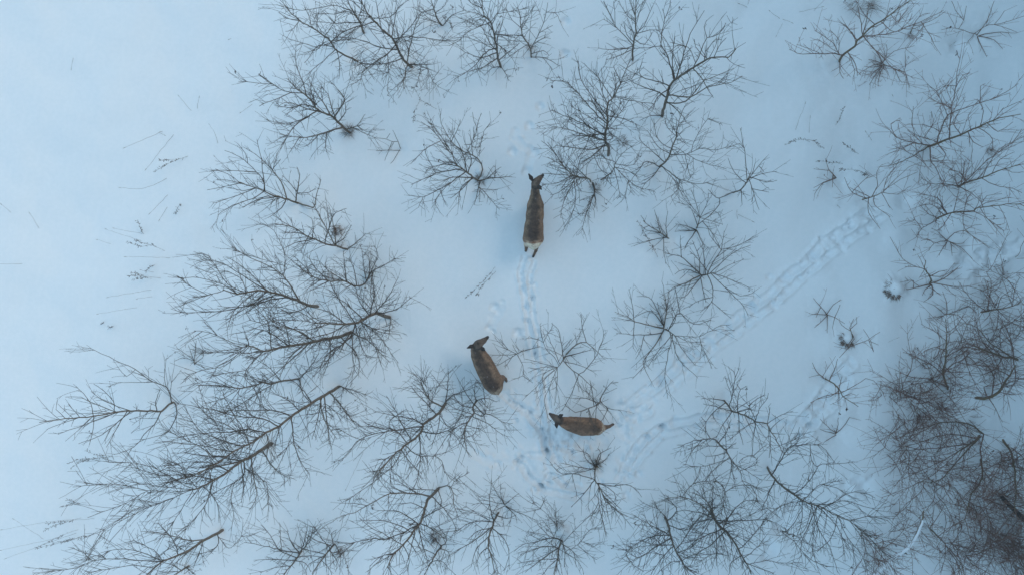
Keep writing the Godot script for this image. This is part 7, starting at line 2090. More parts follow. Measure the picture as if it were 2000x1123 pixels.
		[0.0078,0.0028,.01,0,-.14,.08,.16,-.09,.19,.3,-.05,.34,.39,-.04,.5,.47,.01],
		[0.0087,0.0028,.05,0,-.2,.11,.29,-.15,.22,.56,-.07,.41,.78,0,.6,.99,.08],
		[0.0091,0.0028,-.13,0,-.12,-.06,.18,-.05,.01,.34,.06,.11,.49,.17,.24,.62,.26],
		[0.0059,0.0028,.06,0,.2,.07,.23,.45,.06,.43,.72,.01,.57,1.02,.02,.68,1.34],
		[0.0072,0.0028,.25,0,-.03,.26,.15,.01,.28,.29,.08,.32,.4,.18,.37,.51,.29],
		[0.0074,0.0028,0,0,-.15,.01,.27,-.11,.01,.51,0,.01,.75,.14,-.01,.97,.29],
		[0.0062,0.0028,.26,0,-.13,.19,.3,.02,.16,.57,.23,.19,.77,.52,.2,.91,.83],
		[0.0061,0.0028,-.03,0,-.15,-.14,.16,0,-.32,.25,.13,-.51,.33,.26,-.73,.35,.36],
		[0.0049,0.0028,-.04,0,-.15,-.16,.29,.02,-.38,.51,.19,-.61,.64,.42,-.93,.69,.59],
		[0.0075,0.0028,-.15,0,-.24,-.17,.16,-.24,-.19,.31,-.23,-.24,.46,-.19,-.32,.58,-.15],
		[0.0087,0.0028,.29,0,.1,.24,.37,.12,.16,.73,.13,.05,1.08,.12,-.12,1.41,.09],
		[0.0085,0.0028,.19,0,.03,.09,.25,.05,-.06,.48,.08,-.25,.68,.07,-.47,.84,.04],
		[0.0058,0.0028,.18,0,.11,.08,.24,.11,-.04,.46,.09,-.21,.64,.07,-.42,.79,.06],
		[0.0057,0.0028,.05,0,.05,.02,.35,.02,-.05,.68,-.05,-.16,.99,-.16,-.36,1.25,-.3],
		[0.0083,0.0028,-.24,0,-.13,-.34,.21,-.26,-.46,.41,-.4,-.59,.57,-.56,-.74,.68,-.76],
		[0.0075,0.0028,-.01,0,-.03,-.12,.23,-.24,-.3,.42,-.45,-.47,.59,-.68,-.61,.7,-.96],
		[0.0055,0.0028,.03,0,.05,-.05,.13,-.06,-.17,.21,-.18,-.31,.25,-.31,-.47,.25,-.42],
		[0.0070,0.0028,.06,0,-.01,.07,.33,-.09,.08,.64,-.24,.15,.92,-.43,.32,1.13,-.65],
		[0.0057,0.0028,.19,0,.18,.2,.26,-.05,.27,.47,-.33,.32,.58,-.66,.38,.6,-1],
		[0.0091,0.0028,.02,0,.06,.05,.16,-.12,.05,.31,-.31,.11,.44,-.52,.19,.53,-.73],
		[0.0081,0.0028,.18,0,-.18,.21,.34,-.22,.26,.67,-.33,.33,.95,-.52,.37,1.16,-.79],
		[0.0064,0.0028,.08,0,.29,.17,.14,.22,.28,.24,.12,.38,.31,-.01,.49,.34,-.14],
		[0.0081,0.0028,.01,0,-.14,.11,.16,-.16,.24,.3,-.18,.4,.4,-.19,.59,.44,-.22],
		[0.0055,0.0028,.03,0,.01,.11,.17,.01,.21,.33,.01,.33,.47,.05,.47,.58,.08]]],
	["thicket_bush","bush at the bottom edge right of the snowy fallen branch","bush",6.84,4.66,1.33,"p",[[0.0072,0.0028,.12,0,.16,.33,.24,.25,.55,.46,.37,.81,.64,.45,1.08,.76,.6],
		[0.0058,0.0028,-.08,0,-.1,.16,.25,-.08,.43,.47,-.06,.73,.64,-.06,1.05,.77,-.14],
		[0.0048,0.0028,-.22,0,.13,-.07,.23,.18,.13,.43,.25,.32,.58,.4,.52,.7,.55],
		[0.0042,0.0028,.06,0,-.03,.13,.14,.07,.22,.25,.19,.28,.34,.33,.35,.4,.49],
		[0.0052,0.0028,-.17,0,-.02,-.14,.15,.03,-.12,.28,.1,-.11,.4,.21,-.14,.48,.34],
		[0.0079,0.0028,-.12,0,-.09,-.09,.12,.02,-.04,.24,.14,-.02,.33,.28,-.03,.38,.45],
		[0.0070,0.0028,-.1,0,-.03,-.11,.23,.09,-.11,.42,.26,-.06,.57,.46,0,.71,.67],
		[0.0049,0.0028,-.06,0,.23,-.09,.19,.33,-.11,.34,.49,-.11,.47,.66,-.11,.58,.84],
		[0.0050,0.0028,.06,0,.05,0,.17,.09,-.09,.33,.13,-.21,.47,.15,-.36,.58,.18],
		[0.0051,0.0028,.25,0,.03,.07,.19,.12,-.12,.35,.23,-.37,.45,.31,-.58,.51,.47],
		[0.0073,0.0028,-.07,0,-.13,-.12,.2,-.14,-.17,.4,-.16,-.27,.58,-.16,-.39,.76,-.16],
		[0.0083,0.0028,.31,0,-.14,.22,.22,-.17,.11,.41,-.22,-.02,.6,-.29,-.18,.75,-.37],
		[0.0058,0.0028,-.25,0,.07,-.32,.3,-.03,-.48,.56,-.16,-.72,.74,-.29,-.98,.84,-.45],
		[0.0065,0.0028,.03,0,.06,-.02,.13,-.05,-.06,.23,-.18,-.11,.29,-.34,-.12,.33,-.51],
		[0.0078,0.0028,.19,0,.13,.19,.14,-.01,.19,.25,-.18,.16,.31,-.37,.12,.32,-.58],
		[0.0045,0.0028,-.04,0,-.02,-.08,.19,-.23,-.13,.35,-.46,-.17,.45,-.73,-.26,.51,-1],
		[0.0047,0.0028,.03,0,.02,.07,.26,-.07,.15,.48,-.21,.28,.65,-.39,.46,.79,-.54],
		[0.0072,0.0028,.07,0,.18,.2,.17,.03,.36,.31,-.13,.56,.39,-.28,.74,.41,-.47],
		[0.0070,0.0028,.1,0,.06,.2,.21,-.05,.34,.39,-.16,.53,.52,-.26,.78,.57,-.3],
		[0.0065,0.0028,-.11,0,-.09,-.02,.3,-.16,.13,.55,-.29,.28,.76,-.46,.5,.91,-.63]]],
	["thicket_bush","bush at the right edge above the dark corner bush","bush",7.66,3.14,1.23,"p",[[0.0052,0.0028,.29,0,.03,.38,.22,.03,.51,.4,-.02,.68,.55,-.1,.84,.68,-.2],
		[0.0087,0.0028,-.03,0,-.02,0,.14,-.01,.04,.28,.02,.1,.4,.07,.15,.51,.15],
		[0.0052,0.0028,.2,0,-.08,.24,.21,-.04,.28,.42,.03,.37,.59,.13,.47,.73,.27],
		[0.0086,0.0028,.08,0,-.28,.09,.13,-.24,.09,.26,-.19,.11,.39,-.13,.15,.5,-.05],
		[0.0062,0.0028,.23,0,-.02,.21,.24,.13,.24,.44,.32,.24,.59,.56,.22,.72,.81],
		[0.0083,0.0028,-.06,0,-.24,-.13,.14,-.11,-.24,.24,.04,-.38,.31,.17,-.49,.34,.34],
		[0.0054,0.0028,-.16,0,-.03,-.19,.28,.04,-.25,.56,.12,-.32,.8,.25,-.36,1.04,.42],
		[0.0061,0.0028,-.08,0,-.03,-.12,.17,0,-.19,.33,.05,-.26,.47,.12,-.38,.59,.19],
		[0.0053,0.0028,.21,0,-.09,.11,.16,-.07,-.01,.3,-.08,-.14,.43,-.1,-.28,.54,-.13],
		[0.0082,0.0028,.16,0,-.07,.04,.27,-.1,-.13,.51,-.16,-.34,.7,-.26,-.56,.83,-.41],
		[0.0048,0.0028,.01,0,.14,-.05,.2,.03,-.12,.4,-.08,-.22,.56,-.22,-.34,.7,-.36],
		[0.0052,0.0028,-.31,0,.12,-.35,.1,.03,-.41,.19,-.05,-.45,.26,-.16,-.51,.29,-.29],
		[0.0053,0.0028,-.01,0,-.09,.03,.13,-.21,.07,.23,-.35,.06,.3,-.52,.04,.32,-.69],
		[0.0074,0.0028,-.06,0,-.07,-.05,.17,-.12,-.04,.33,-.2,-.05,.47,-.31,-.08,.58,-.45],
		[0.0057,0.0028,.19,0,-.15,.25,.2,-.29,.3,.38,-.46,.37,.5,-.67,.39,.59,-.9],
		[0.0077,0.0028,-.15,0,.05,-.04,.25,.01,.15,.47,0,.37,.63,-.05,.61,.75,-.13]]],
	["thicket_bush","loose bush at the upper right rim of the thicket","bush",7.57,.92,1.04,"p",[[0.0063,0.0028,-.18,0,.29,-.06,.1,.31,.07,.19,.35,.19,.27,.41,.32,.3,.5],
		[0.0071,0.0028,0,0,-.21,.09,.22,-.17,.21,.42,-.07,.32,.57,.08,.49,.67,.23],
		[0.0069,0.0028,.06,0,-.05,.11,.22,.01,.18,.43,.09,.27,.61,.2,.36,.76,.35],
		[0.0066,0.0028,-.11,0,0,-.1,.18,.07,-.06,.34,.16,.01,.48,.27,.1,.62,.37],
		[0.0072,0.0028,-.17,0,.28,-.17,.19,.35,-.19,.37,.43,-.25,.53,.53,-.34,.67,.64],
		[0.0065,0.0028,.05,0,-.01,-.1,.19,.12,-.24,.36,.28,-.46,.47,.4,-.72,.54,.47],
		[0.0059,0.0028,-.05,0,.25,-.1,.14,.31,-.15,.26,.39,-.17,.37,.5,-.18,.45,.64],
		[0.0049,0.0028,-.09,0,-.08,-.2,.15,-.1,-.33,.29,-.1,-.48,.4,-.08,-.65,.47,-.06],
		[0.0073,0.0028,.34,0,-.02,.28,.21,-.07,.18,.39,-.17,.04,.52,-.27,-.08,.6,-.44],
		[0.0059,0.0028,.22,0,.13,.19,.13,.07,.18,.23,-.02,.15,.31,-.14,.11,.37,-.26],
		[0.0059,0.0028,-.16,0,.16,-.17,.22,.06,-.23,.41,-.08,-.32,.58,-.21,-.47,.72,-.35],
		[0.0065,0.0028,0,0,-.04,0,.22,-.15,.06,.4,-.3,.15,.54,-.48,.28,.66,-.64],
		[0.0047,0.0028,-.04,0,-.07,.05,.13,-.16,.17,.23,-.25,.31,.3,-.34,.46,.34,-.43],
		[0.0039,0.0028,.04,0,.14,.19,.17,.1,.37,.3,.1,.57,.41,.06,.78,.5,.06]]],
	["thicket_bush","bush with fine upright twigs below the right edge trees","bush",7.69,0,0.95,"p",[[0.0030,0.0028,-.12,0,-.07,-.05,.08,-.08,.02,.15,-.1,.11,.21,-.11,.2,.25,-.1],
		[0.0043,0.0028,.1,0,-.12,.16,.14,-.1,.23,.26,-.06,.33,.37,-.04,.43,.46,.01],
		[0.0061,0.0028,-.09,0,-.08,-.08,.16,.03,-.09,.31,.14,-.09,.44,.28,-.07,.54,.43],
		[0.0036,0.0028,.02,0,.03,-.01,.12,.06,-.05,.25,.08,-.12,.35,.11,-.21,.43,.17],
		[0.0038,0.0028,-.34,0,-.03,-.41,.16,.06,-.49,.29,.17,-.57,.39,.31,-.7,.47,.43],
		[0.0043,0.0028,-.02,0,-.02,-.14,.09,-.06,-.27,.14,-.1,-.4,.18,-.17,-.53,.2,-.24],
		[0.0053,0.0028,-.05,0,0,-.1,.08,-.09,-.17,.15,-.18,-.21,.21,-.29,-.26,.24,-.41],
		[0.0052,0.0028,.07,0,-.28,.09,.13,-.39,.08,.22,-.54,.13,.27,-.69,.14,.31,-.86],
		[0.0031,0.0028,.29,0,-.18,.35,.11,-.32,.41,.19,-.49,.46,.23,-.67,.5,.24,-.86]]],
	["thicket_bush","fine-twigged bush left of the snowy fallen branch","bush",5.4,4.56,1.33,"p",[[0.0058,0.0028,.2,0,-.05,.35,.2,-.03,.55,.36,-.01,.76,.48,.04,1,.55,.05],
		[0.0047,0.0028,-.08,0,.2,.03,.18,.22,.19,.32,.28,.34,.43,.37,.52,.5,.45],
		[0.0078,0.0028,-.22,0,-.24,-.1,.21,-.09,.02,.4,.08,.19,.52,.27,.32,.63,.5],
		[0.0043,0.0028,-.12,0,.27,-.07,.22,.32,.02,.41,.39,.14,.6,.45,.26,.78,.52],
		[0.0040,0.0028,.08,0,.2,.08,.16,.25,.09,.31,.33,.09,.44,.43,.13,.56,.54],
		[0.0041,0.0028,.22,0,-.17,.2,.11,-.04,.14,.19,.11,.1,.23,.28,.02,.22,.43],
		[0.0050,0.0028,.04,0,.02,-.01,.22,.09,-.08,.41,.18,-.18,.6,.27,-.28,.76,.4],
		[0.0042,0.0028,.01,0,.06,-.14,.18,.18,-.32,.32,.31,-.49,.43,.48,-.7,.52,.61],
		[0.0058,0.0028,.16,0,.28,.11,.15,.28,.04,.3,.26,-.05,.43,.22,-.16,.53,.19],
		[0.0061,0.0028,.3,0,-.15,.19,.11,-.17,.05,.18,-.17,-.1,.21,-.17,-.25,.22,-.17],
		[0.0070,0.0028,.06,0,-.1,.02,.23,-.14,-.04,.44,-.22,-.15,.62,-.32,-.27,.76,-.46],
		[0.0053,0.0028,-.07,0,.31,-.09,.25,.27,-.13,.47,.16,-.2,.67,.02,-.29,.84,-.14],
		[0.0066,0.0028,.08,0,.3,.1,.24,.24,.1,.47,.16,.1,.68,.03,.11,.88,-.11],
		[0.0072,0.0028,.05,0,.15,.12,.24,.02,.22,.43,-.16,.3,.56,-.4,.34,.68,-.65],
		[0.0062,0.0028,-.07,0,.09,.03,.12,0,.15,.21,-.08,.31,.28,-.14,.48,.31,-.15],
		[0.0062,0.0028,.24,0,-.17,.36,.13,-.23,.48,.24,-.32,.62,.32,-.42,.77,.35,-.52]]],
	["thicket_bush","bush between the crossing twigs and the snowy fallen branch","bush",5.95,4.02,1.04,"p",[[0.0057,0.0028,-.06,0,.27,-.01,.15,.27,.04,.29,.26,.1,.43,.23,.18,.54,.18],
		[0.0071,0.0028,.01,0,-.11,.07,.13,-.05,.14,.25,0,.22,.34,.09,.27,.42,.21],
		[0.0046,0.0028,.14,0,.11,.24,.15,.28,.38,.28,.44,.52,.37,.63,.64,.41,.85],
		[0.0050,0.0028,.24,0,-.14,.24,.14,-.06,.25,.27,.03,.26,.38,.15,.32,.47,.27],
		[0.0046,0.0028,.01,0,.33,-.02,.23,.39,-.06,.44,.5,-.13,.63,.64,-.21,.78,.8],
		[0.0044,0.0028,.09,0,.03,-.01,.15,.07,-.14,.29,.07,-.3,.39,.12,-.45,.47,.19],
		[0.0064,0.0028,-.12,0,-.15,-.19,.13,-.16,-.28,.25,-.2,-.38,.36,-.21,-.51,.44,-.22],
		[0.0040,0.0028,-.15,0,-.27,-.22,.17,-.32,-.32,.31,-.38,-.44,.44,-.46,-.6,.51,-.53],
		[0.0067,0.0028,-.09,0,.1,-.14,.16,0,-.19,.31,-.12,-.25,.44,-.25,-.33,.55,-.39],
		[0.0060,0.0028,-.13,0,.07,-.13,.22,-.08,-.1,.42,-.27,-.09,.56,-.5,-.1,.65,-.75],
		[0.0038,0.0028,-.07,0,.15,-.03,.12,.04,.01,.2,-.09,.03,.26,-.24,.05,.29,-.39],
		[0.0037,0.0028,-.14,0,.19,-.07,.19,.15,.02,.38,.11,.16,.53,.05,.3,.65,-.03]]],
	["thicket_bush","airy bush at the right edge level with the larger hummock","bush",7.36,.26,0.85,"p",[[0.0043,0.0028,-.28,0,-.17,-.12,.15,-.14,.04,.29,-.06,.2,.39,.07,.37,.48,.18],
		[0.0048,0.0028,.11,0,.27,.25,.14,.35,.4,.24,.46,.57,.3,.58,.75,.34,.68],
		[0.0038,0.0028,-.04,0,-.09,-.06,.13,.07,-.09,.21,.25,-.07,.24,.45,-.02,.24,.65],
		[0.0063,0.0028,.15,0,-.08,.08,.18,.03,-.03,.32,.15,-.18,.44,.27,-.32,.52,.41],
		[0.0049,0.0028,.04,0,-.01,-.06,.21,.06,-.2,.37,.18,-.37,.51,.3,-.52,.61,.45],
		[0.0046,0.0028,.17,0,.19,0,.16,.18,-.21,.28,.2,-.43,.34,.16,-.65,.35,.08],
		[0.0043,0.0028,.08,0,0,.06,.2,-.09,.01,.37,-.22,-.07,.53,-.34,-.16,.64,-.49],
		[0.0041,0.0028,-.04,0,-.26,-.02,.15,-.44,-.01,.28,-.63,.02,.4,-.83,.06,.47,-1.04],
		[0.0066,0.0028,-.23,0,-.02,-.11,.09,-.07,.01,.16,-.13,.13,.22,-.22,.25,.24,-.32]]],
	["thicket_bush","airy bush against the right edge above the bent bare trunk","bush",7.78,1.66,0.85,"p",[[0.0059,0.0028,-.15,0,.06,-.06,.17,.02,.05,.34,-.01,.17,.49,-.07,.3,.63,-.12],
		[0.0040,0.0028,0,0,-.08,.1,.15,-.05,.24,.26,0,.38,.36,.08,.53,.45,.16],
		[0.0063,0.0028,.3,0,.08,.38,.2,.24,.44,.35,.45,.53,.47,.67,.57,.53,.93],
		[0.0050,0.0028,-.28,0,-.16,-.33,.16,-.09,-.38,.3,.04,-.4,.42,.18,-.46,.53,.32],
		[0.0050,0.0028,.12,0,-.06,.01,.16,-.01,-.11,.31,.03,-.26,.41,.1,-.39,.51,.22],
		[0.0053,0.0028,-.18,0,-.12,-.27,.17,-.13,-.38,.32,-.12,-.52,.45,-.12,-.68,.55,-.08],
		[0.0044,0.0028,.2,0,.1,.17,.15,.05,.15,.29,-.01,.12,.43,-.09,.06,.55,-.17],
		[0.0053,0.0028,-.26,0,-.07,-.36,.2,-.18,-.5,.38,-.28,-.63,.52,-.44,-.77,.64,-.61],
		[0.0049,0.0028,.06,0,-.07,.07,.25,-.15,.06,.46,-.3,.1,.67,-.45,.1,.85,-.63],
		[0.0053,0.0028,.05,0,.05,.1,.16,.04,.16,.31,.01,.25,.45,-.02,.36,.57,-.07]]],
	["thicket_bush","thin bush under the long sweeping limbs of the thicket","bush",6.33,3.17,0.85,"p",[[0.0053,0.0028,-.02,0,.06,.1,.2,.06,.26,.35,.1,.45,.47,.18,.66,.56,.19],
		[0.0070,0.0028,-.08,0,.21,-.03,.13,.22,.04,.25,.26,.12,.35,.31,.21,.44,.37],
		[0.0047,0.0028,.27,0,.17,.29,.14,.24,.31,.27,.33,.32,.37,.45,.35,.44,.59],
		[0.0061,0.0028,.12,0,-.16,.08,.17,-.07,.03,.32,.05,-.01,.46,.18,-.06,.55,.35],
		[0.0050,0.0028,-.19,0,-.01,-.28,.13,.05,-.39,.22,.14,-.52,.28,.23,-.63,.3,.35],
		[0.0061,0.0028,.12,0,.13,.01,.1,.14,-.11,.18,.14,-.24,.24,.12,-.38,.28,.13],
		[0.0065,0.0028,.03,0,.04,-.05,.19,-.03,-.18,.35,-.09,-.31,.47,-.21,-.43,.55,-.37],
		[0.0071,0.0028,.24,0,-.13,.15,.2,-.26,.08,.39,-.41,.04,.53,-.62,-.08,.6,-.84],
		[0.0038,0.0028,.13,0,-.07,.13,.19,-.2,.14,.36,-.35,.16,.5,-.53,.15,.58,-.74],
		[0.0049,0.0028,-.17,0,-.05,-.03,.16,-.14,.13,.31,-.21,.31,.42,-.31,.46,.5,-.47]]],
	["thicket_bush","thin bush low at the right edge beside the drooping stem","bush",7.84,3.84,0.95,"p",[[0.0050,0.0028,-.13,0,-.22,-.04,.1,-.21,.06,.18,-.18,.17,.24,-.14,.3,.28,-.11],
		[0.0041,0.0028,.27,0,.02,.32,.29,.05,.38,.57,.11,.48,.84,.18,.66,1.07,.22],
		[0.0056,0.0028,-.19,0,-.15,-.16,.09,-.04,-.13,.17,.09,-.13,.22,.23,-.14,.22,.38],
		[0.0058,0.0028,-.01,0,.09,-.04,.26,.22,-.03,.5,.38,-.08,.69,.59,-.08,.86,.82],
		[0.0045,0.0028,-.04,0,.05,-.09,.2,.13,-.18,.36,.26,-.29,.48,.41,-.44,.56,.56],
		[0.0065,0.0028,.25,0,.17,.19,.15,.26,.13,.27,.39,.1,.38,.53,.06,.47,.69],
		[0.0040,0.0028,.06,0,.14,-.09,.16,.11,-.27,.27,.1,-.46,.37,.14,-.66,.43,.12],
		[0.0074,0.0028,.21,0,-.04,.12,.15,-.16,.06,.28,-.32,.03,.37,-.51,.02,.44,-.72],
		[0.0041,0.0028,.18,0,.18,.17,.12,.11,.18,.23,.01,.2,.32,-.09,.24,.39,-.21],
		[0.0057,0.0028,-.15,0,-.1,-.12,.19,-.36,-.13,.34,-.64,-.16,.44,-.95,-.21,.46,-1.27],
		[0.0054,0.0028,-.11,0,-.04,-.08,.28,-.09,-.05,.56,-.17,-.01,.82,-.29,.07,1.04,-.46],
		[0.0038,0.0028,.2,0,.12,.36,.21,.03,.58,.37,-.03,.83,.46,-.13,1.07,.53,-.25]]],
	["thicket_bush","thin bush at the bottom edge in the thicket corner","bush",7.81,4.9,0.95,"p",[[0.0067,0.0028,.02,0,.05,.14,.27,.01,.31,.5,-.04,.52,.7,-.09,.77,.85,-.14],
		[0.0059,0.0028,.27,0,-.13,.35,.19,-.07,.44,.35,.02,.54,.51,.11,.66,.64,.22],
		[0.0060,0.0028,.03,0,-.24,.06,.19,-.18,.14,.35,-.1,.23,.49,.01,.36,.59,.11],
		[0.0048,0.0028,-.05,0,-.08,-.04,.14,-.05,-.02,.28,0,.01,.4,.07,.06,.52,.15],
		[0.0059,0.0028,.03,0,.01,-.03,.17,.08,-.12,.33,.14,-.21,.46,.23,-.29,.58,.36],
		[0.0057,0.0028,.1,0,-.03,-.04,.16,.11,-.17,.3,.28,-.36,.38,.43,-.53,.41,.62],
		[0.0057,0.0028,.12,0,.15,.06,.27,.13,-.07,.52,.06,-.22,.72,-.06,-.39,.86,-.23],
		[0.0039,0.0028,.04,0,-.04,-.15,.15,-.11,-.33,.28,-.21,-.55,.38,-.27,-.75,.45,-.4],
		[0.0055,0.0028,.12,0,-.2,-.02,.19,-.35,-.13,.35,-.56,-.22,.47,-.8,-.37,.55,-1.03],
		[0.0049,0.0028,0,0,-.18,-.01,.13,-.2,-.02,.26,-.26,-.05,.37,-.31,-.09,.48,-.39],
		[0.0073,0.0028,-.12,0,-.09,-.08,.2,-.31,-.11,.38,-.55,-.17,.48,-.82,-.3,.54,-1.08],
		[0.0039,0.0028,-.12,0,.18,-.01,.12,.06,.11,.2,-.09,.28,.22,-.21,.47,.21,-.3]]],
	["thicket_bush","thin bush between the slanting dark log and the crooked fork","bush",6.92,4.13,0.85,"p",[[0.0056,0.0028,-.01,0,-.21,.1,.24,-.19,.26,.44,-.18,.47,.59,-.11,.69,.72,-.07],
		[0.0060,0.0028,-.08,0,.19,.03,.15,.21,.14,.29,.26,.26,.42,.33,.41,.53,.37],
		[0.0052,0.0028,-.23,0,.23,-.2,.2,.43,-.18,.38,.63,-.21,.51,.88,-.21,.59,1.15],
		[0.0065,0.0028,-.24,0,-.18,-.3,.11,-.05,-.37,.21,.09,-.45,.28,.23,-.56,.31,.38],
		[0.0040,0.0028,.2,0,-.12,.17,.23,-.04,.1,.42,.08,.01,.61,.2,-.09,.77,.36],
		[0.0066,0.0028,-.03,0,-.02,-.12,.25,.02,-.27,.46,.04,-.44,.64,.1,-.63,.82,.17],
		[0.0052,0.0028,.03,0,.07,-.05,.12,.06,-.14,.22,.06,-.25,.32,.06,-.37,.39,.06],
		[0.0064,0.0028,.31,0,-.05,.24,.14,-.23,.14,.26,-.42,0,.36,-.58,-.17,.41,-.76],
		[0.0043,0.0028,.13,0,.04,.12,.17,-.06,.13,.3,-.2,.17,.42,-.34,.19,.54,-.5],
		[0.0041,0.0028,-.14,0,-.17,-.06,.24,-.24,.07,.44,-.34,.19,.59,-.51,.33,.71,-.7],
		[0.0052,0.0028,-.27,0,.05,-.15,.19,.01,0,.38,0,.18,.53,.01,.39,.62,.07]]],
]
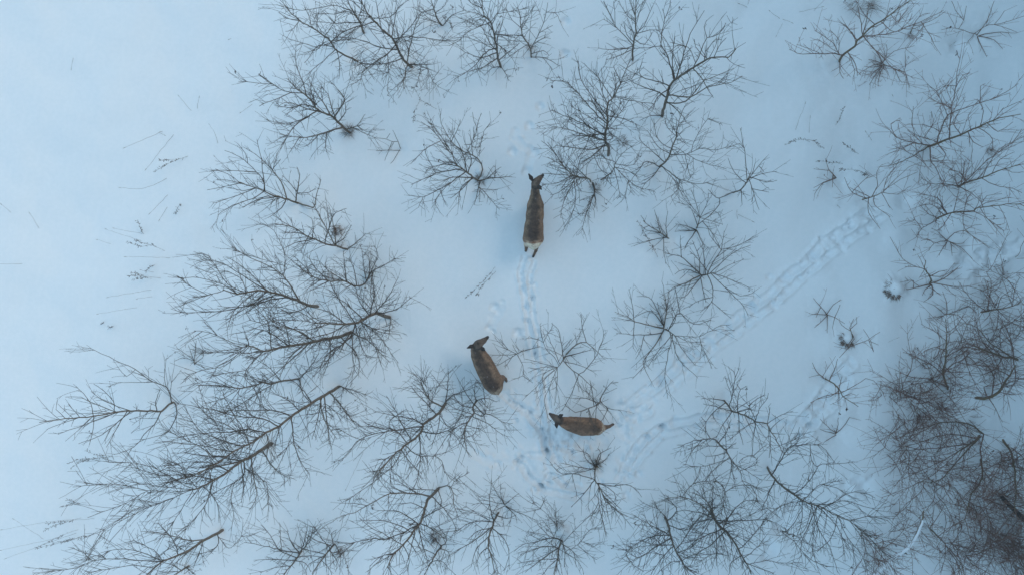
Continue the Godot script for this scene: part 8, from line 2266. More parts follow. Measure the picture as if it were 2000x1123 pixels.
const STALKS = [
	["stalk","upper of two crossing long dry stalks on the open snow at left","dry stalks on the open snow at left",-7.25,-2.76,[[0,0,0,-.51,.37,.4],[-.09,0,.06,.03,.05,.12]]],
	["stalk","steeper of two crossing long dry stalks on the open snow at left","dry stalks on the open snow at left",-7.06,-2.72,[[0,0,0,-.3,.39,.75]]],
	["stalk","faint curved stalk below the crossing pair on the open snow","dry stalks on the open snow at left",-7.14,-1.9,[[0,0,0,-.33,.24,.26,-.47,.72,.31]]],
	["stalk","slanting stalk halfway between the crossing pair and the seed cluster","dry stalks on the open snow at left",-7.15,-1.6,[[0,0,0,-.21,.24,.41]]],
	["stalk","short slanting stalk beside the halfway one on open snow","dry stalks on the open snow at left",-7.17,-1.39,[[0,0,0,-.07,.15,.31]]],
	["stalk","longer arm of the faint V of stalks at upper left","dry stalks on the open snow at left",-6.76,-3.09,[[0,0,0,.04,.47,-.15]]],
	["stalk","shorter arm of the faint V of stalks at upper left","dry stalks on the open snow at left",-6.67,-3.1,[[0,0,0,.13,.11,-.2]]],
	["stalk","bent dark stalk left of the fan-twigged shrub","dry stalks on the open snow at left",-6.24,-2.42,[[0,0,0,.01,.11,-.21,.13,.56,-.29]]],
	["stalk","pale stalk left of the tufted upper left shrub","dry stalks on the open snow at left",-5.57,-3.24,[[0,0,0,-.17,.13,.22]]],
	["stalk","lone faint stalk nearest the top left corner","dry stalks on the open snow at left",-8.99,-4.17,[[0,0,0,.08,.13,.32]]],
	["stalk","tiny twig speck alone on the snow near the top","dry stalks on the open snow at left",-5.96,-4.43,[[0,0,0,-.03,.03,.06]]],
	["stalk","thin grey stalk near the left edge at mid height","dry stalks on the open snow at left",-9.98,-.29,[[0,0,0,-.12,.39,.02]]],
	["stalk","pale stalk of a pair near the left edge above mid height","dry stalks on the open snow at left",-10.2,-1.2,[[0,0,0,-.08,.12,-.17]]],
	["stalk","paler stalk of the pair near the left edge, farther in","dry stalks on the open snow at left",-9.7,-.91,[[0,0,0,-.04,.16,-.29]]],
	["seed","branched stalk with tiny pods under the crossing pair at left","dry stalks on the open snow at left",-6.75,-2.29,[[0,0,0,-.25,.16,.16,-.48,.34,.37],[-.24,0,.1,-.35,.4,.17]]],
	["seed","compact dark seed sprig alone below the halfway stalks","dry stalks on the open snow at left",-6.93,-1.44,[[0,0,0,-.01,.07,.16,-.03,.11,.25]]],
	["stalk","straight dark horizontal stalk left of the left thicket","dry stalks beside the left thicket",-7.09,-.39,[[0,0,0,-.28,.87,.01]]],
	["stalk","long stalk above the seed cluster left of the thicket","dry stalks beside the left thicket",-7.67,-.69,[[0,0,0,-.16,.74,-.17]]],
	["stalk","thin stalk just above the long one left of the thicket","dry stalks beside the left thicket",-7.64,-.83,[[0,0,0,-.17,.56,-.06]]],
	["stalk","short detached stalk farthest left beside the seed cluster","dry stalks beside the left thicket",-8.29,-.64,[[0,0,0,-.05,.28,-.07]]],
	["stalk","short stalk between the horizontal one and the dark clump","dry stalks beside the left thicket",-7.4,-.12,[[0,0,0,-.07,.28,-.04]]],
	["stalk","long stalk running left out of the dark weed clump","dry stalks beside the left thicket",-7.28,-.02,[[0,0,0,-.2,.64,-.04]]],
	["stalk","longest pale stalk below the dark weed clump","dry stalks beside the left thicket",-7.46,.19,[[0,0,0,-.25,.86,.12]]],
	["stalk","short pale stalk below the dark weed clump","dry stalks beside the left thicket",-7.45,.32,[[0,0,0,-.09,.3,.03]]],
	["stalk","faint lowest stalk left of the left thicket","dry stalks beside the left thicket",-7.75,.52,[[0,0,0,-.22,.75,.08]]],
	["seed","dark bushy weed clump left of the left thicket","dry stalks beside the left thicket",-7.45,0,[[0,0,0,-.06,.29,-.06,-.12,.5,-.05],[-.1,0,-.03,-.18,.3,0],[-.15,0,-.07,-.21,.28,-.12]]],
	["seed","upright weed wisp above the seed cluster, left of the thicket","dry stalks beside the left thicket",-7.62,-.8,[[0,0,0,-.02,.06,-.11,-.03,.13,-.25]]],
	["seed","small curl of seeds above the dark weed clump","dry stalks beside the left thicket",-7.4,-.26,[[0,0,0,.01,.13,.04,-.04,.18,.12]]],
	["seed","seed cluster on a long stem left of the left thicket","dry stalks beside the left thicket",-7.2,-.5,[[0,0,0,-.04,.33,-.1,-.1,.54,-.07,-.17,.84,-.13],[-.24,0,-.11,-.33,.36,-.19]]],
	["seed","left speck of a pair of tiny weeds on open snow","dry stalks beside the left thicket",-8.41,.8,[[0,0,0,0,.06,.02]]],
	["seed","right speck of a pair of tiny weeds on open snow","dry stalks beside the left thicket",-8.21,.86,[[0,0,0,-.02,.09,.02]]],
	["seed","flat weed plume under the lone leaning sapling","weeds under the lower left trees",-8.18,3.31,[[0,0,0,-.1,.4,-.08,-.21,.78,-.12],[-.13,0,-.01,-.37,.16,-.08,-.46,.23,-.17]]],
	["seed","weed with wide-spread heads below the leaning sapling","weeds under the lower left trees",-8.41,3.33,[[0,0,0,-.11,.4,-.06,-.18,.7,0],[-.15,0,.03,-.23,.44,-.08,-.28,.65,-.05]]],
	["seed","small branched weed alone near the lower left edge","weeds under the lower left trees",-8.82,4.19,[[0,0,0,-.04,.29,-.08,-.09,.5,-.11],[-.15,0,0,-.28,.09,-.08]]],
	["seed","dark upper plume beside the lower left corner grass","weeds under the lower left trees",-8.92,4.47,[[0,0,0,-.1,.33,-.02,-.21,.65,-.01],[-.25,0,.06,-.33,.42,-.04]]],
	["seed","dark lower plume beside the lower left corner grass","weeds under the lower left trees",-8.61,4.76,[[0,0,0,-.16,.54,-.07,-.49,.78,-.04],[-.36,0,.09,-.49,.49,0]]],
	["seed","middle reddish plume beside the lower left corner grass","weeds under the lower left trees",-8.97,4.69,[[0,0,0,-.11,.38,0,-.22,.74,.05]]],
	["stalk","upper long pale grass stem running to the lower left edge","weeds under the lower left trees",-8.62,4.49,[[0,0,0,-.62,.43,-.09,-1.15,.83,-.08]]],
	["stalk","middle long pale grass stem running to the lower left edge","weeds under the lower left trees",-9.27,4.84,[[0,0,0,-.74,.56,.04]]],
	["stalk","lowest long pale grass stem running to the lower left edge","weeds under the lower left trees",-8.97,4.74,[[0,0,0,-.84,.68,.23]]],
	["stalk","thin straight stick above the lower left corner weeds","weeds under the lower left trees",-8.38,3.5,[[0,0,0,-.17,.63,.11]]],
	["stalk","thin cross-leaning stem at the lower left corner weeds","weeds under the lower left trees",-9.62,4.94,[[0,0,0,-.33,.33,-.54]]],
	["seed","dark drooping weed stalk in two arms above the round shrub","",-2.13,-3.02,[[0,0,0,-.18,.14,-.08,-.29,.24,-.13,-.35,.3,-.25,-.42,.3,-.34],[-.34,0,-.18,-.39,.13,0,-.41,.22,.23]]],
	["seed","feathery two-armed seed stalk on the bare snow between the deer","",-1.09,-.25,[[0,0,0,-.21,.2,.27,-.51,.35,.58],[-.02,0,.11,-.25,.21,.38,-.31,.3,.51]]],
	["seed","long dark beaded seed stalk lying beside the wine-stemmed shrub","",1.79,-.32,[[0,0,0,-.14,.08,-.22,-.27,.15,-.44,-.41,.22,-.66]]],
	["seed","brown curled weed beside the short stem at the top edge","",-1.88,-4.43,[[0,0,0,-.02,.09,-.1,-.1,.2,-.2],[-.04,0,-.14,-.15,.12,-.21]]],
	["seed","dark-headed weed standing in a blue hollow on the upper right snow","dry weeds on the upper right snow",4.77,-2.64,[[0,0,0,.04,.07,-.08,.06,.2,-.25]]],
	["seed","weed with dark knobs at both ends on the upper right snow","dry weeds on the upper right snow",5.23,-2.16,[[0,0,0,-.21,.15,-.04,-.4,.3,-.11]]],
	["seed","horizontal weed with curled head on the upper right snow","dry weeds on the upper right snow",4.97,-2,[[0,0,0,-.3,.21,.02,-.62,.44,.02]]],
	["seed","spreading weed with beaded arms on the upper right snow","dry weeds on the upper right snow",4.37,-2.36,[[0,0,0,-.23,.17,-.02,-.55,.41,.11],[-.09,0,-.04,.01,.08,.01,.1,.2,.14]]],
	["seed","curled dark weed left of the raised-branch shrub","dry weeds on the upper right snow",5.4,-1.76,[[0,0,0,-.31,.23,-.07,-.66,.36,-.08],[-.04,0,-.06,-.17,.1,-.01]]],
	["stalk","thin stem rising above the spreading weed at upper right","dry weeds on the upper right snow",4.09,-2.53,[[0,0,0,.02,.12,-.19,.07,.26,-.42]]],
	["stalk","shorter thin stem right of the one above the spreading weed","dry weeds on the upper right snow",4.33,-2.48,[[0,0,0,-.05,.16,-.26]]],
	["stalk","short stick left of the right edge trees","dry weeds on the upper right snow",5.44,-2.36,[[0,0,0,-.2,.14,-.14]]],
	["stalk","pale stick just above the raised-branch shrub","dry weeds on the upper right snow",5.46,-2,[[0,0,0,.14,.11,-.11]]],
	["stalk","forked twig on the snow left of the top right tree","dry weeds on the upper right snow",3.88,-4.5,[[0,0,0,-.26,.16,-.08],[0,0,0,.12,.1,.1],[0,0,.07,-.16,.19,.35]]],
	["stalk","short twig below the sparse corner shrub","dry weeds on the upper right snow",6.61,-3.93,[[0,0,0,.06,.05,-.05]]],
	["stalk","faint twig crossing the snow near the top right edge","dry weeds on the upper right snow",4.1,-4.61,[[0,0,0,.35,.21,.01],[.3,0,-.01,.44,.12,-.15]]],
	["stalk","forked dark stick lying right of the upper shrub cluster","small loose twigs on the snow",.97,-1.31,[[0,0,0,-.16,.03,.11],[-.12,0,.07,-.17,.01,.04]]],
	["stalk","small dark twig lying right of the weeds at mid right","small loose twigs on the snow",4.93,-1.19,[[0,0,0,-.09,.02,-.07]]],
	["stalk","tiny curled twig on bare snow left of the thicket","small loose twigs on the snow",6.19,.83,[[0,0,0,-.1,.02,0]]],
	["stalk","thin forked twig lying below the airy shrub","small loose twigs on the snow",3.14,-.94,[[0,0,0,-.04,.04,-.22],[-.01,0,-.18,.22,.04,-.06]]],
	["stalk","dark twig hanging from the top edge right of centre","small loose twigs on the snow",3.3,-4.73,[[0,0,0,.01,.02,-.1],[-.01,0,0,-.15,.03,-.05]]],
	["stalk","tiny dark specks of twig below the top right tree","small loose twigs on the snow",5.77,-3.11,[[0,0,0,-.06,.01,-.02]]],
	["stalk","straight stick lying right of the smaller hummock","small loose twigs on the snow",5.61,1.12,[[0,0,0,.18,.03,-.11]]],
	["stalk","tiny stick on bare snow at the bottom right of centre","small loose twigs on the snow",2.3,4.79,[[0,0,0,-.07,.02,-.01]]],
	["stalk","tiny stick on snow below the olive-trunked top tree","small loose twigs on the snow",-3.39,-3.47,[[0,0,0,.06,.02,.07]]],
	["seed","beaded dry weed at the bottom edge beside the small rusty tuft","",-3.92,4.99,[[0,0,0,.15,.19,.15,.23,.31,.26]]],
	["seed","upper cluster of hanging dark pods left of the forked trunk","hanging pods at lower left of centre",-3.43,4.09,[[0,0,0,-.11,.11,-.15,-.19,.17,-.12]]],
	["seed","lower cluster of hanging dark pods left of the forked trunk","hanging pods at lower left of centre",-3.28,4.22,[[0,0,0,-.07,.08,-.1,-.03,.14,-.18]]],
	["stalk","thin two-pronged stub standing left of the zigzag brown trunk","",-3.53,3.13,[[0,0,0,-.04,.48,.27,-.07,.8,.44],[0,0,0,-.11,.24,.08,-.21,.44,.1]]],
	["seed","feathery weed plume in the round shrub left of the front deer","",-1.41,-2.15,[[0,0,0,.05,.23,-.12,.1,.47,-.25]]],
	["seed","beaded weed arching at the left of the twin-stemmed tree","",.45,-3.16,[[0,0,0,-.19,.24,-.14,-.41,.49,-.25,-.64,.74,-.16]]],
]
const TUFTS = [
	["brown grass tuft at the foot of the upper left tufted shrub",-3.81,-2.69,0.16,150,0.20,Color(.13,.075,.04)],
	["rusty round grass tuft standing alone beside a left shrub",-3.97,-.86,0.12,170,0.20,Color(.2,.098,.045)],
	["faint brown grass tuft just below the rusty round tuft",-3.94,-.64,0.10,60,0.13,Color(.13,.075,.04)],
	["reddish tuft inside the left thicket",-4.11,-.05,0.10,80,0.16,Color(.2,.098,.045)],
	["small rusty tuft at the foot of the olive trunk near the top",-2.62,-3.85,0.07,60,0.10,Color(.2,.098,.045)],
	["small rusty tuft beside the bottom edge twin stems",-3.96,4.97,0.09,90,0.16,Color(.2,.098,.045)],
	["reddish dry tuft under the forked grey-brown trunk tree",-2.21,4.64,0.16,120,0.25,Color(.13,.075,.04)],
	["straw-coloured grass tuft inside the shrub below the third deer",.69,3.3,0.12,130,0.22,Color(.23,.165,.085)],
	["dry brown grass behind the snow clump at bottom centre",.03,4.37,0.12,100,0.16,Color(.13,.075,.04)],
	["thin dry grass at the foot of the shrub beside the front deer",.66,-1.63,0.13,80,0.18,Color(.13,.075,.04)],
	["large rusty tangle at the top right edge",5.17,-4.77,0.42,210,0.40,Color(.13,.075,.04)],
	["small brown leaf clump near the top right",6.01,-4.16,0.08,70,0.13,Color(.2,.098,.045)],
	["rusty tuft at the foot of the right edge trees",7.32,-2.17,0.10,80,0.15,Color(.2,.098,.045)],
	["brown grass at the heart of the round shrub left of the front deer",-1.39,-1.78,0.14,110,0.15,Color(.13,.075,.04)],
	["rusty leaf clump at the slanting shrub with berries",4.61,1.74,0.06,60,0.07,Color(.2,.098,.045)],
	["rust-coloured tuft at the foot of the two-stemmed top centre tree",-.51,-4.11,0.09,70,0.14,Color(.2,.098,.045)],
	["brown tuft under the dense twin-stemmed tree",1.12,-2.41,0.13,90,0.16,Color(.13,.075,.04)],
]
const TRACKS = [
	[[-.58,-.43,-.65,-.14,-.62,.23,-.56,.59,-.51,.96,-.41,1.41,-.34,1.96,-.25,2.51,-.2,3.05,-.18,3.65],0.045,0.069],
	[[-.42,-.36,-.49,-.14,-.49,.23,-.44,.59,-.36,.96,-.27,1.41,-.2,1.96,-.13,2.51,-.09,3.05,-.09,3.6],0.040,0.046],
	[[5.53,-1.29,5.02,-.93,4.61,-.62,4.25,-.27,3.73,.18,3.21,.62,2.77,.94,2.33,1.3,1.89,1.71,1.4,2.05,1.13,2.31],0.060,0.069],
	[[5.62,-1.14,5.19,-.79,4.77,-.49,4.34,-.13,3.82,.36,3.34,.76,2.88,1.1,2.46,1.44,2.02,1.86,1.55,2.21,1.13,2.53],0.050,0.057],
	[[5.12,1.37,4.86,1.64,4.62,2,4.39,2.27,4.05,2.56],0.080,0.115],
	[[5.03,1.64,4.82,1.99,4.52,2.35,4.22,2.7],0.070,0.092],
	[[4.05,2.56,3.65,2.47,3.13,2.42,2.51,2.4,1.98,2.55,1.58,2.75,1.31,3.12,1.04,3.63],0.055,0.098],
	[[3.48,2.64,2.78,2.51,2.25,2.61,1.8,2.75,1.49,3.07,1.18,3.53],0.045,0.069],
	[[1,2.6,1.35,2.44,1.67,2.3],0.050,0.081],
	[[-1.05,2.04,-.82,2.22,-.5,2.4,-.27,2.78,-.18,3.24],0.050,0.103],
	[[-.96,1.98,-.68,2.19,-.36,2.46,-.13,2.78],0.045,0.069],
	[[-.73,3.28,-.54,3.52,-.3,3.7,0,3.8,.37,3.89,.77,3.84],0.050,0.069],
	[[-.71,3.27,-.5,3.15,-.23,3.13,0,2.96,.26,3.11],0.050,0.057],
	[[-.27,3.65,-.11,3.47,.14,3.67,.46,3.68],0.040,0.057],
	[[-1.56,3.12,-1.33,3.26,-1.1,3.39,-.82,3.25],0.070,0.034],
	[[-.09,2.78,.18,2.94,.55,2.93,.91,2.76,1.27,2.58],0.100,0.069],
	[[-.13,2.73,-.04,3.05,.27,3.14,.55,2.95],0.070,0.069],
	[[1.4,2.21,1.71,1.94,1.98,1.62],0.050,0.057],
	[[4.31,3.69,4.05,4.06,3.84,4.51,3.62,4.97],0.090,0.057],
	[[7.52,-.5,7.22,-.39,6.97,-.26,6.85,0],0.100,0.081],
	[[7.89,-.57,7.56,-.44,7.27,-.22],0.080,0.057],
	[[5.39,3.63,5.05,3.59,4.79,3.73],0.120,0.046],
	[[-.68,-2.64,-.82,-2.58,-.46,-2.23,-.55,-1.86],0.060,0.023],
	[[-1.23,.96,-1.14,.69,-.96,.41],0.060,0.023],
]
const HOLLOWS = [[-.74,3.28,0.050,0.160],
	[-.3,3.7,0.050,0.160],
	[1.85,2.61,0.050,0.160],
	[4.35,2.53,0.050,0.160],
	[-.67,3.21,0.042,0.090],
	[-.19,3.1,0.042,0.090],
	[.26,3.11,0.042,0.090],
	[-.15,3.63,0.042,0.090],
	[1.58,2.81,0.042,0.090],
	[4.18,2.7,0.042,0.090],
	[4.05,2.56,0.042,0.090],
	[-.48,.35,0.042,0.090],
	[-.55,.74,0.042,0.090],
	[2.42,1.32,0.042,0.090],
	[2.33,1.4,0.042,0.090],
	[1.29,2.3,0.042,0.090],
	[.14,3.67,0.042,0.090],
	[-.77,2.24,0.042,0.090],
	[-.5,2.4,0.042,0.090],
	[-.27,2.69,0.042,0.090],
	[1.07,2.6,0.042,0.090],
	[.13,-4.56,0.070,0.070],
	[.12,-3.98,0.070,0.070],
	[-.32,-3.06,0.070,0.070],
	[-.51,-2.71,0.070,0.070],
	[-.41,-2.24,0.070,0.070],
	[-.56,-1.91,0.070,0.070],
	[-.82,-2.26,0.070,0.070],
	[-.73,.96,0.070,0.070],
	[-1.14,.5,0.070,0.070],
	[.37,2.95,0.070,0.070],
	[0,3.23,0.070,0.070],
	[.55,2.86,0.070,0.070],
	[1.4,2.47,0.070,0.070],
	[2.07,2.48,0.070,0.070],
	[2.78,2.43,0.070,0.070],
	[3.39,2.48,0.070,0.070],
	[4.61,2.09,0.070,0.070],
	[4.82,1.77,0.070,0.070],
	[1.8,1.8,0.070,0.070],
	[2.15,1.5,0.070,0.070],
	[2.64,1.1,0.070,0.070],
	[2.95,.85,0.070,0.070],
	[3.38,.49,0.070,0.070],
	[3.99,0,0.070,0.070],
	[4.42,-.35,0.070,0.070],
	[4.85,-.66,0.070,0.070],
	[5.36,-1.1,0.070,0.070],
	[1.13,3.26,0.070,0.070],
	[1.22,3.49,0.070,0.070],
	[-.64,.02,0.050,0.060],
	[-.57,.5,0.050,0.060],
	[-.41,1.32,0.050,0.060],
	[-.3,2.23,0.050,0.060],
	[-.22,2.87,0.050,0.060],
	[6.89,-.26,0.130,0.080],
	[7.23,-.09,0.130,0.080],
	[7.01,-.48,0.130,0.080],
	[7.39,-.39,0.130,0.080],
	[5.3,3.59,0.130,0.080],
	[3.92,4.33,0.130,0.080],
	[3.75,4.74,0.130,0.080],
	[4.1,3.92,0.130,0.080],
	[6.78,-3.97,0.130,0.080],
	[7.16,2.58,0.130,0.080],
	[5.95,-1.36,0.130,0.080],
	[4.93,-2.5,0.450,0.060],
	[4.77,-3.26,0.450,0.060],
	[3.11,-2.79,0.450,0.060],
	[6.91,1.97,0.450,0.060],
	[4.87,2.88,0.450,0.060],
	[6.14,.83,0.450,0.060],
	[-4.95,4.54,0.450,0.060],
	[-4.71,4.68,0.450,0.060],
	[2.06,-.67,0.450,0.060],
	[2.25,4.19,0.450,0.060],
	[-1.46,-3.6,0.450,0.060],
	[-.36,2.98,0.072,0.022],
	[-.51,2.67,0.063,0.039],
	[1.28,3.23,0.100,0.035],
	[1.09,2.27,0.088,0.047],
	[-.22,2.95,0.036,0.028],
	[1.21,3.34,0.093,-0.041],
	[.77,3.67,0.060,0.045],
	[-.02,3.19,0.081,0.021],
	[.22,3.29,0.058,0.033],
	[-.58,2.37,0.087,0.054],
	[.49,3.4,0.091,0.028],
	[1.45,3.35,0.065,-0.018],
	[-.36,3.62,0.064,0.053],
	[-.33,3.48,0.106,-0.024],
	[1.27,2.65,0.037,-0.037],
	[.77,3.6,0.043,0.052],
	[-.26,3.21,0.039,0.066],
	[1.24,2.73,0.039,-0.034],
	[-.1,2.93,0.095,0.067],
	[1.2,2.78,0.071,0.042],
	[-.33,2.32,0.075,0.040],
	[-.7,3.02,0.068,-0.029],
	[-.49,3.38,0.087,0.049],
	[.58,3.71,0.108,0.039],
	[1.37,3.07,0.070,0.042],
	[.13,2.93,0.104,0.022],
	[-.51,3.46,0.099,0.040],
	[-.45,2.75,0.060,-0.037],
	[-.49,3.73,0.038,-0.028],
	[.91,2.35,0.104,0.062],
	[-.49,2.63,0.081,-0.019],
	[-.43,3.74,0.043,0.066],
	[.05,3.57,0.050,0.040],
	[1.11,2.46,0.048,0.056],
	[-.76,3.37,0.052,0.045],
	[.85,2.91,0.093,0.045],
	[1.43,3.45,0.058,0.055],
	[.75,3.41,0.045,0.030],
	[-.24,2.99,0.050,0.030],
	[-.47,2.64,0.099,-0.016],
	[1.07,3.4,0.045,-0.038],
	[-.25,3.67,0.081,0.034],
	[-.72,3.16,0.043,-0.036],
	[.33,3.6,0.088,0.047],
	[.44,2.84,0.060,0.041],
	[1.06,3.64,0.048,-0.017],
	[.01,3.49,0.037,0.031],
	[1.11,3.17,0.075,0.037],
	[1.35,3.44,0.072,-0.022],
	[-.61,3.34,0.090,0.055],
	[1.28,3.32,0.046,0.035],
	[.5,3.41,0.075,0.037],
	[-.34,2.35,0.060,0.041],
	[-.76,2.53,0.044,0.069],
	[-.04,2.92,0.048,0.032],
	[-.27,3.75,0.048,0.055],
	[1.22,3.83,0.063,0.063],
	[-.32,2.85,0.044,0.027],
	[1.06,2.39,0.049,0.038],
	[-.1,2.3,0.054,0.024],
	[.83,3.15,0.085,0.066],
	[.45,3.05,0.078,0.031],
	[-.22,3.3,0.084,-0.039],
	[-.64,-.17,0.04,.02],
	[-.66,-.21,0.06,-.01],
	[-.61,.01,0.05,-.01],
	[-.56,.13,0.05,-.03],
	[-.61,.17,0.05,.03],
	[-.57,.42,0.06,-.01],
	[-.63,.39,0.05,.02],
	[-.61,.56,0.05,-.01],
	[-.48,.83,0.05,.02],
	[-.57,.69,0.06,-.03],
	[-.54,.79,0.06,.01],
	[-.42,1.35,0.03,.03],
	[-.6,1,0.04,-.03],
	[-.42,1.37,0.04,.04],
	[-.43,1.41,0.06,.03],
	[-.36,1.92,0.04,.03],
	[-.38,1.53,0.05,-.03],
	[-.36,1.78,0.05,.04],
	[-.39,1.47,0.05,-.03],
	[-.35,1.75,0.06,-.03],
	[-.24,2.41,0.04,.01],
	[-.38,2.19,0.05,-.03],
	[-.26,2.47,0.06,.02],
	[-.25,2.43,0.04,.03],
	[-.3,2.43,0.06,.03],
	[-.23,3.03,0.05,-.01],
	[-.14,2.8,0.06,.03],
	[-.23,2.7,0.03,-.03],
	[-.22,2.97,0.04,-.03],
	[-.28,2.52,0.06,.03],
	[-.26,3.32,0.05,.03],
	[-.06,3.2,0.04,.02],
	[-.12,3.19,0.06,-.02],
	[-.23,3.64,0.06,.02],
	[-.23,3.44,0.04,.04],
	[-.18,3.09,0.06,.03],
	[-.53,-.33,0.04,-.03],
	[-.47,-.32,0.06,-.02],
	[-.42,.11,0.05,.04],
	[-.5,.09,0.03,.04],
	[-.5,-.02,0.05,.02],
	[-.52,.29,0.05,.03],
	[-.45,.31,0.03,.04],
	[-.41,.25,0.06,.02],
	[-.33,.9,0.04,-.02],
	[-.38,.78,0.03,-.01],
	[-.44,.59,0.06,.02],
	[-.4,1.09,0.06,.02],
	[-.37,1.11,0.04,.01],
	[-.39,1.28,0.04,.02],
	[-.28,1.37,0.06,.03],
	[-.2,1.58,0.05,.03],
	[-.27,1.49,0.04,-.03],
	[-.24,1.56,0.06,-.01],
	[-.23,1.77,0.06,-.01],
	[-.24,1.8,0.04,-.01],
	[-.1,2.41,0.03,.03],
	[-.15,2.18,0.05,.02],
	[-.15,2.45,0.05,.03],
	[-.15,2.33,0.05,.03],
	[-.16,2.16,0.03,.02],
	[-.08,2.67,0.04,.03],
	[-.14,2.75,0.03,.03],
	[-.09,2.77,0.04,-.02],
	[-.11,2.86,0.04,.04],
	[-.01,3.01,0.04,-.02],
	[0,3.25,0.06,.04],
	[-.04,3.13,0.03,.04],
	[-.09,3.06,0.06,.02],
	[.01,3.22,0.05,.02],
	[0,3.51,0.03,.03],
	[5.04,-.98,0.03,.04],
	[5.04,-1.04,0.05,.02],
	[5.22,-1.13,0.06,-.02],
	[5.41,-1.28,0.05,-.02],
	[5.1,-.92,0.04,.02],
	[5.48,-1.19,0.06,.04],
	[4.75,-.7,0.04,.03],
	[4.94,-.93,0.05,-.01],
	[4.95,-.89,0.04,.03],
	[4.56,-.72,0.04,.04],
	[5.06,-.88,0.03,.04],
	[4.42,-.52,0.06,-.02],
	[4.3,-.46,0.03,.01],
	[4.39,-.6,0.05,.01],
	[4.44,-.4,0.06,.03],
	[4.52,-.4,0.04,-.02],
	[3.95,.14,0.05,.04],
	[4.26,-.23,0.04,.02],
	[4.19,-.28,0.03,-.03],
	[3.7,-.03,0.06,.04],
	[3.89,0,0.04,.04],
	[3.78,.17,0.05,-.01],
	[3.39,.43,0.03,.03],
	[3.41,.46,0.04,.03],
	[3.68,.32,0.03,.03],
	[3.44,.31,0.06,.04],
	[3.52,.41,0.03,.03],
	[3.36,.46,0.06,.03],
	[2.91,.9,0.06,-.03],
	[3.08,.48,0.04,-.01],
	[3.23,.66,0.04,.04],
	[3.11,.71,0.06,.04],
	[3.08,.78,0.04,.02],
	[2.42,1.28,0.06,.02],
	[2.84,1.11,0.04,.03],
	[2.58,1.23,0.06,-.01],
	[2.72,.93,0.03,-.03],
	[2.56,1.14,0.04,.03],
	[2,1.46,0.06,-.03],
	[2.08,1.45,0.05,.03],
	[2.03,1.61,0.04,-.02],
	[2.28,1.35,0.05,.03],
	[1.93,1.69,0.03,.02],
	[1.94,1.65,0.04,.03],
	[1.81,1.68,0.04,-.03],
	[1.75,1.81,0.06,-.03],
	[1.6,1.85,0.04,.04],
	[1.64,1.92,0.04,.04],
	[1.55,1.96,0.06,.02],
	[1.17,2.17,0.05,-.02],
	[1.17,2.17,0.06,-.03],
	[1.21,2.36,0.04,-.02],
	[5.16,-.9,0.06,-.01],
	[5.52,-1.04,0.04,.02],
	[5.32,-1.01,0.05,-.03],
	[5.36,-.82,0.05,.03],
	[5.53,-1.11,0.05,-.01],
	[5.04,-.63,0.03,.02],
	[4.93,-.5,0.05,.03],
	[5.16,-.79,0.05,-.02],
	[5.01,-.7,0.05,.02],
	[4.99,-.65,0.06,.03],
	[4.57,-.43,0.05,-.01],
	[4.49,-.23,0.05,.03],
	[4.63,-.53,0.04,.03],
	[4.69,-.42,0.06,.03],
	[4.5,-.4,0.06,.04],
	[4.22,-.1,0.06,-.03],
	[3.89,.37,0.06,-.03],
	[4.15,-.02,0.06,.02],
	[4.21,-.02,0.03,.02],
	[3.88,.27,0.03,-.02],
	[4.17,.05,0.04,-.02],
	[3.92,.25,0.05,-.02],
	[3.57,.55,0.03,.02],
	[3.42,.6,0.05,.04],
	[3.77,.48,0.06,.04],
	[3.73,.41,0.04,.02],
	[3.76,.36,0.04,-.03],
	[3.48,.71,0.03,.02],
	[3.29,.74,0.04,.04],
	[3.24,.83,0.06,.01],
	[3.15,.97,0.03,.02],
	[3.03,1.01,0.03,.03],
	[3.29,.81,0.03,.03],
	[2.67,1.39,0.06,.03],
	[2.77,1.13,0.03,-.01],
	[2.59,1.32,0.05,-.02],
	[2.7,1.2,0.04,.03],
	[2.76,1.15,0.06,-.03],
	[2.27,1.68,0.05,.02],
	[2.44,1.59,0.03,-.02],
	[2.21,1.81,0.03,.02],
	[2.06,1.89,0.03,.02],
	[2.22,1.66,0.03,-.02],
	[2.07,1.86,0.05,.02],
	[2.01,1.89,0.06,-.02],
	[1.86,1.86,0.05,-.03],
	[1.87,2.07,0.05,.02],
	[1.57,2.22,0.04,-.02],
	[1.7,2.17,0.06,.03],
	[1.24,2.37,0.05,-.02],
	[1.55,2.27,0.04,.01],
	[1.45,2.31,0.06,.03],
	[1.18,2.58,0.06,.03],
	[1.18,2.46,0.06,-.03],
	[5.02,1.53,0.04,-.03],
	[5,1.46,0.05,-.01],
	[4.87,1.63,0.05,-.02],
	[4.89,1.75,0.03,.03],
	[4.79,1.64,0.04,.04],
	[4.69,1.99,0.05,-.01],
	[4.76,1.68,0.05,.01],
	[4.52,2.17,0.06,-.03],
	[4.54,2.29,0.04,.03],
	[4.62,2.07,0.03,-.02],
	[4.33,2.29,0.06,-.03],
	[4.24,2.54,0.03,.03],
	[4.24,2.49,0.06,.02],
	[4.31,2.29,0.06,-.03],
	[4.83,1.81,0.06,.02],
	[4.94,1.65,0.03,-.02],
	[5.01,1.66,0.04,.02],
	[4.93,1.73,0.06,-.02],
	[4.72,2.26,0.04,.02],
	[4.55,2.34,0.06,.01],
	[4.85,2.1,0.03,.04],
	[4.73,2.16,0.04,-.02],
	[4.3,2.71,0.04,.04],
	[4.39,2.63,0.05,-.03],
	[4.24,2.65,0.05,-.03],
	[4.44,2.45,0.06,.02],
	[3.65,2.49,0.06,.04],
	[3.76,2.51,0.03,.02],
	[3.92,2.58,0.05,.02],
	[3.97,2.46,0.06,.02],
	[3.15,2.41,0.06,.02],
	[3.24,2.52,0.06,-.03],
	[3.23,2.45,0.05,-.03],
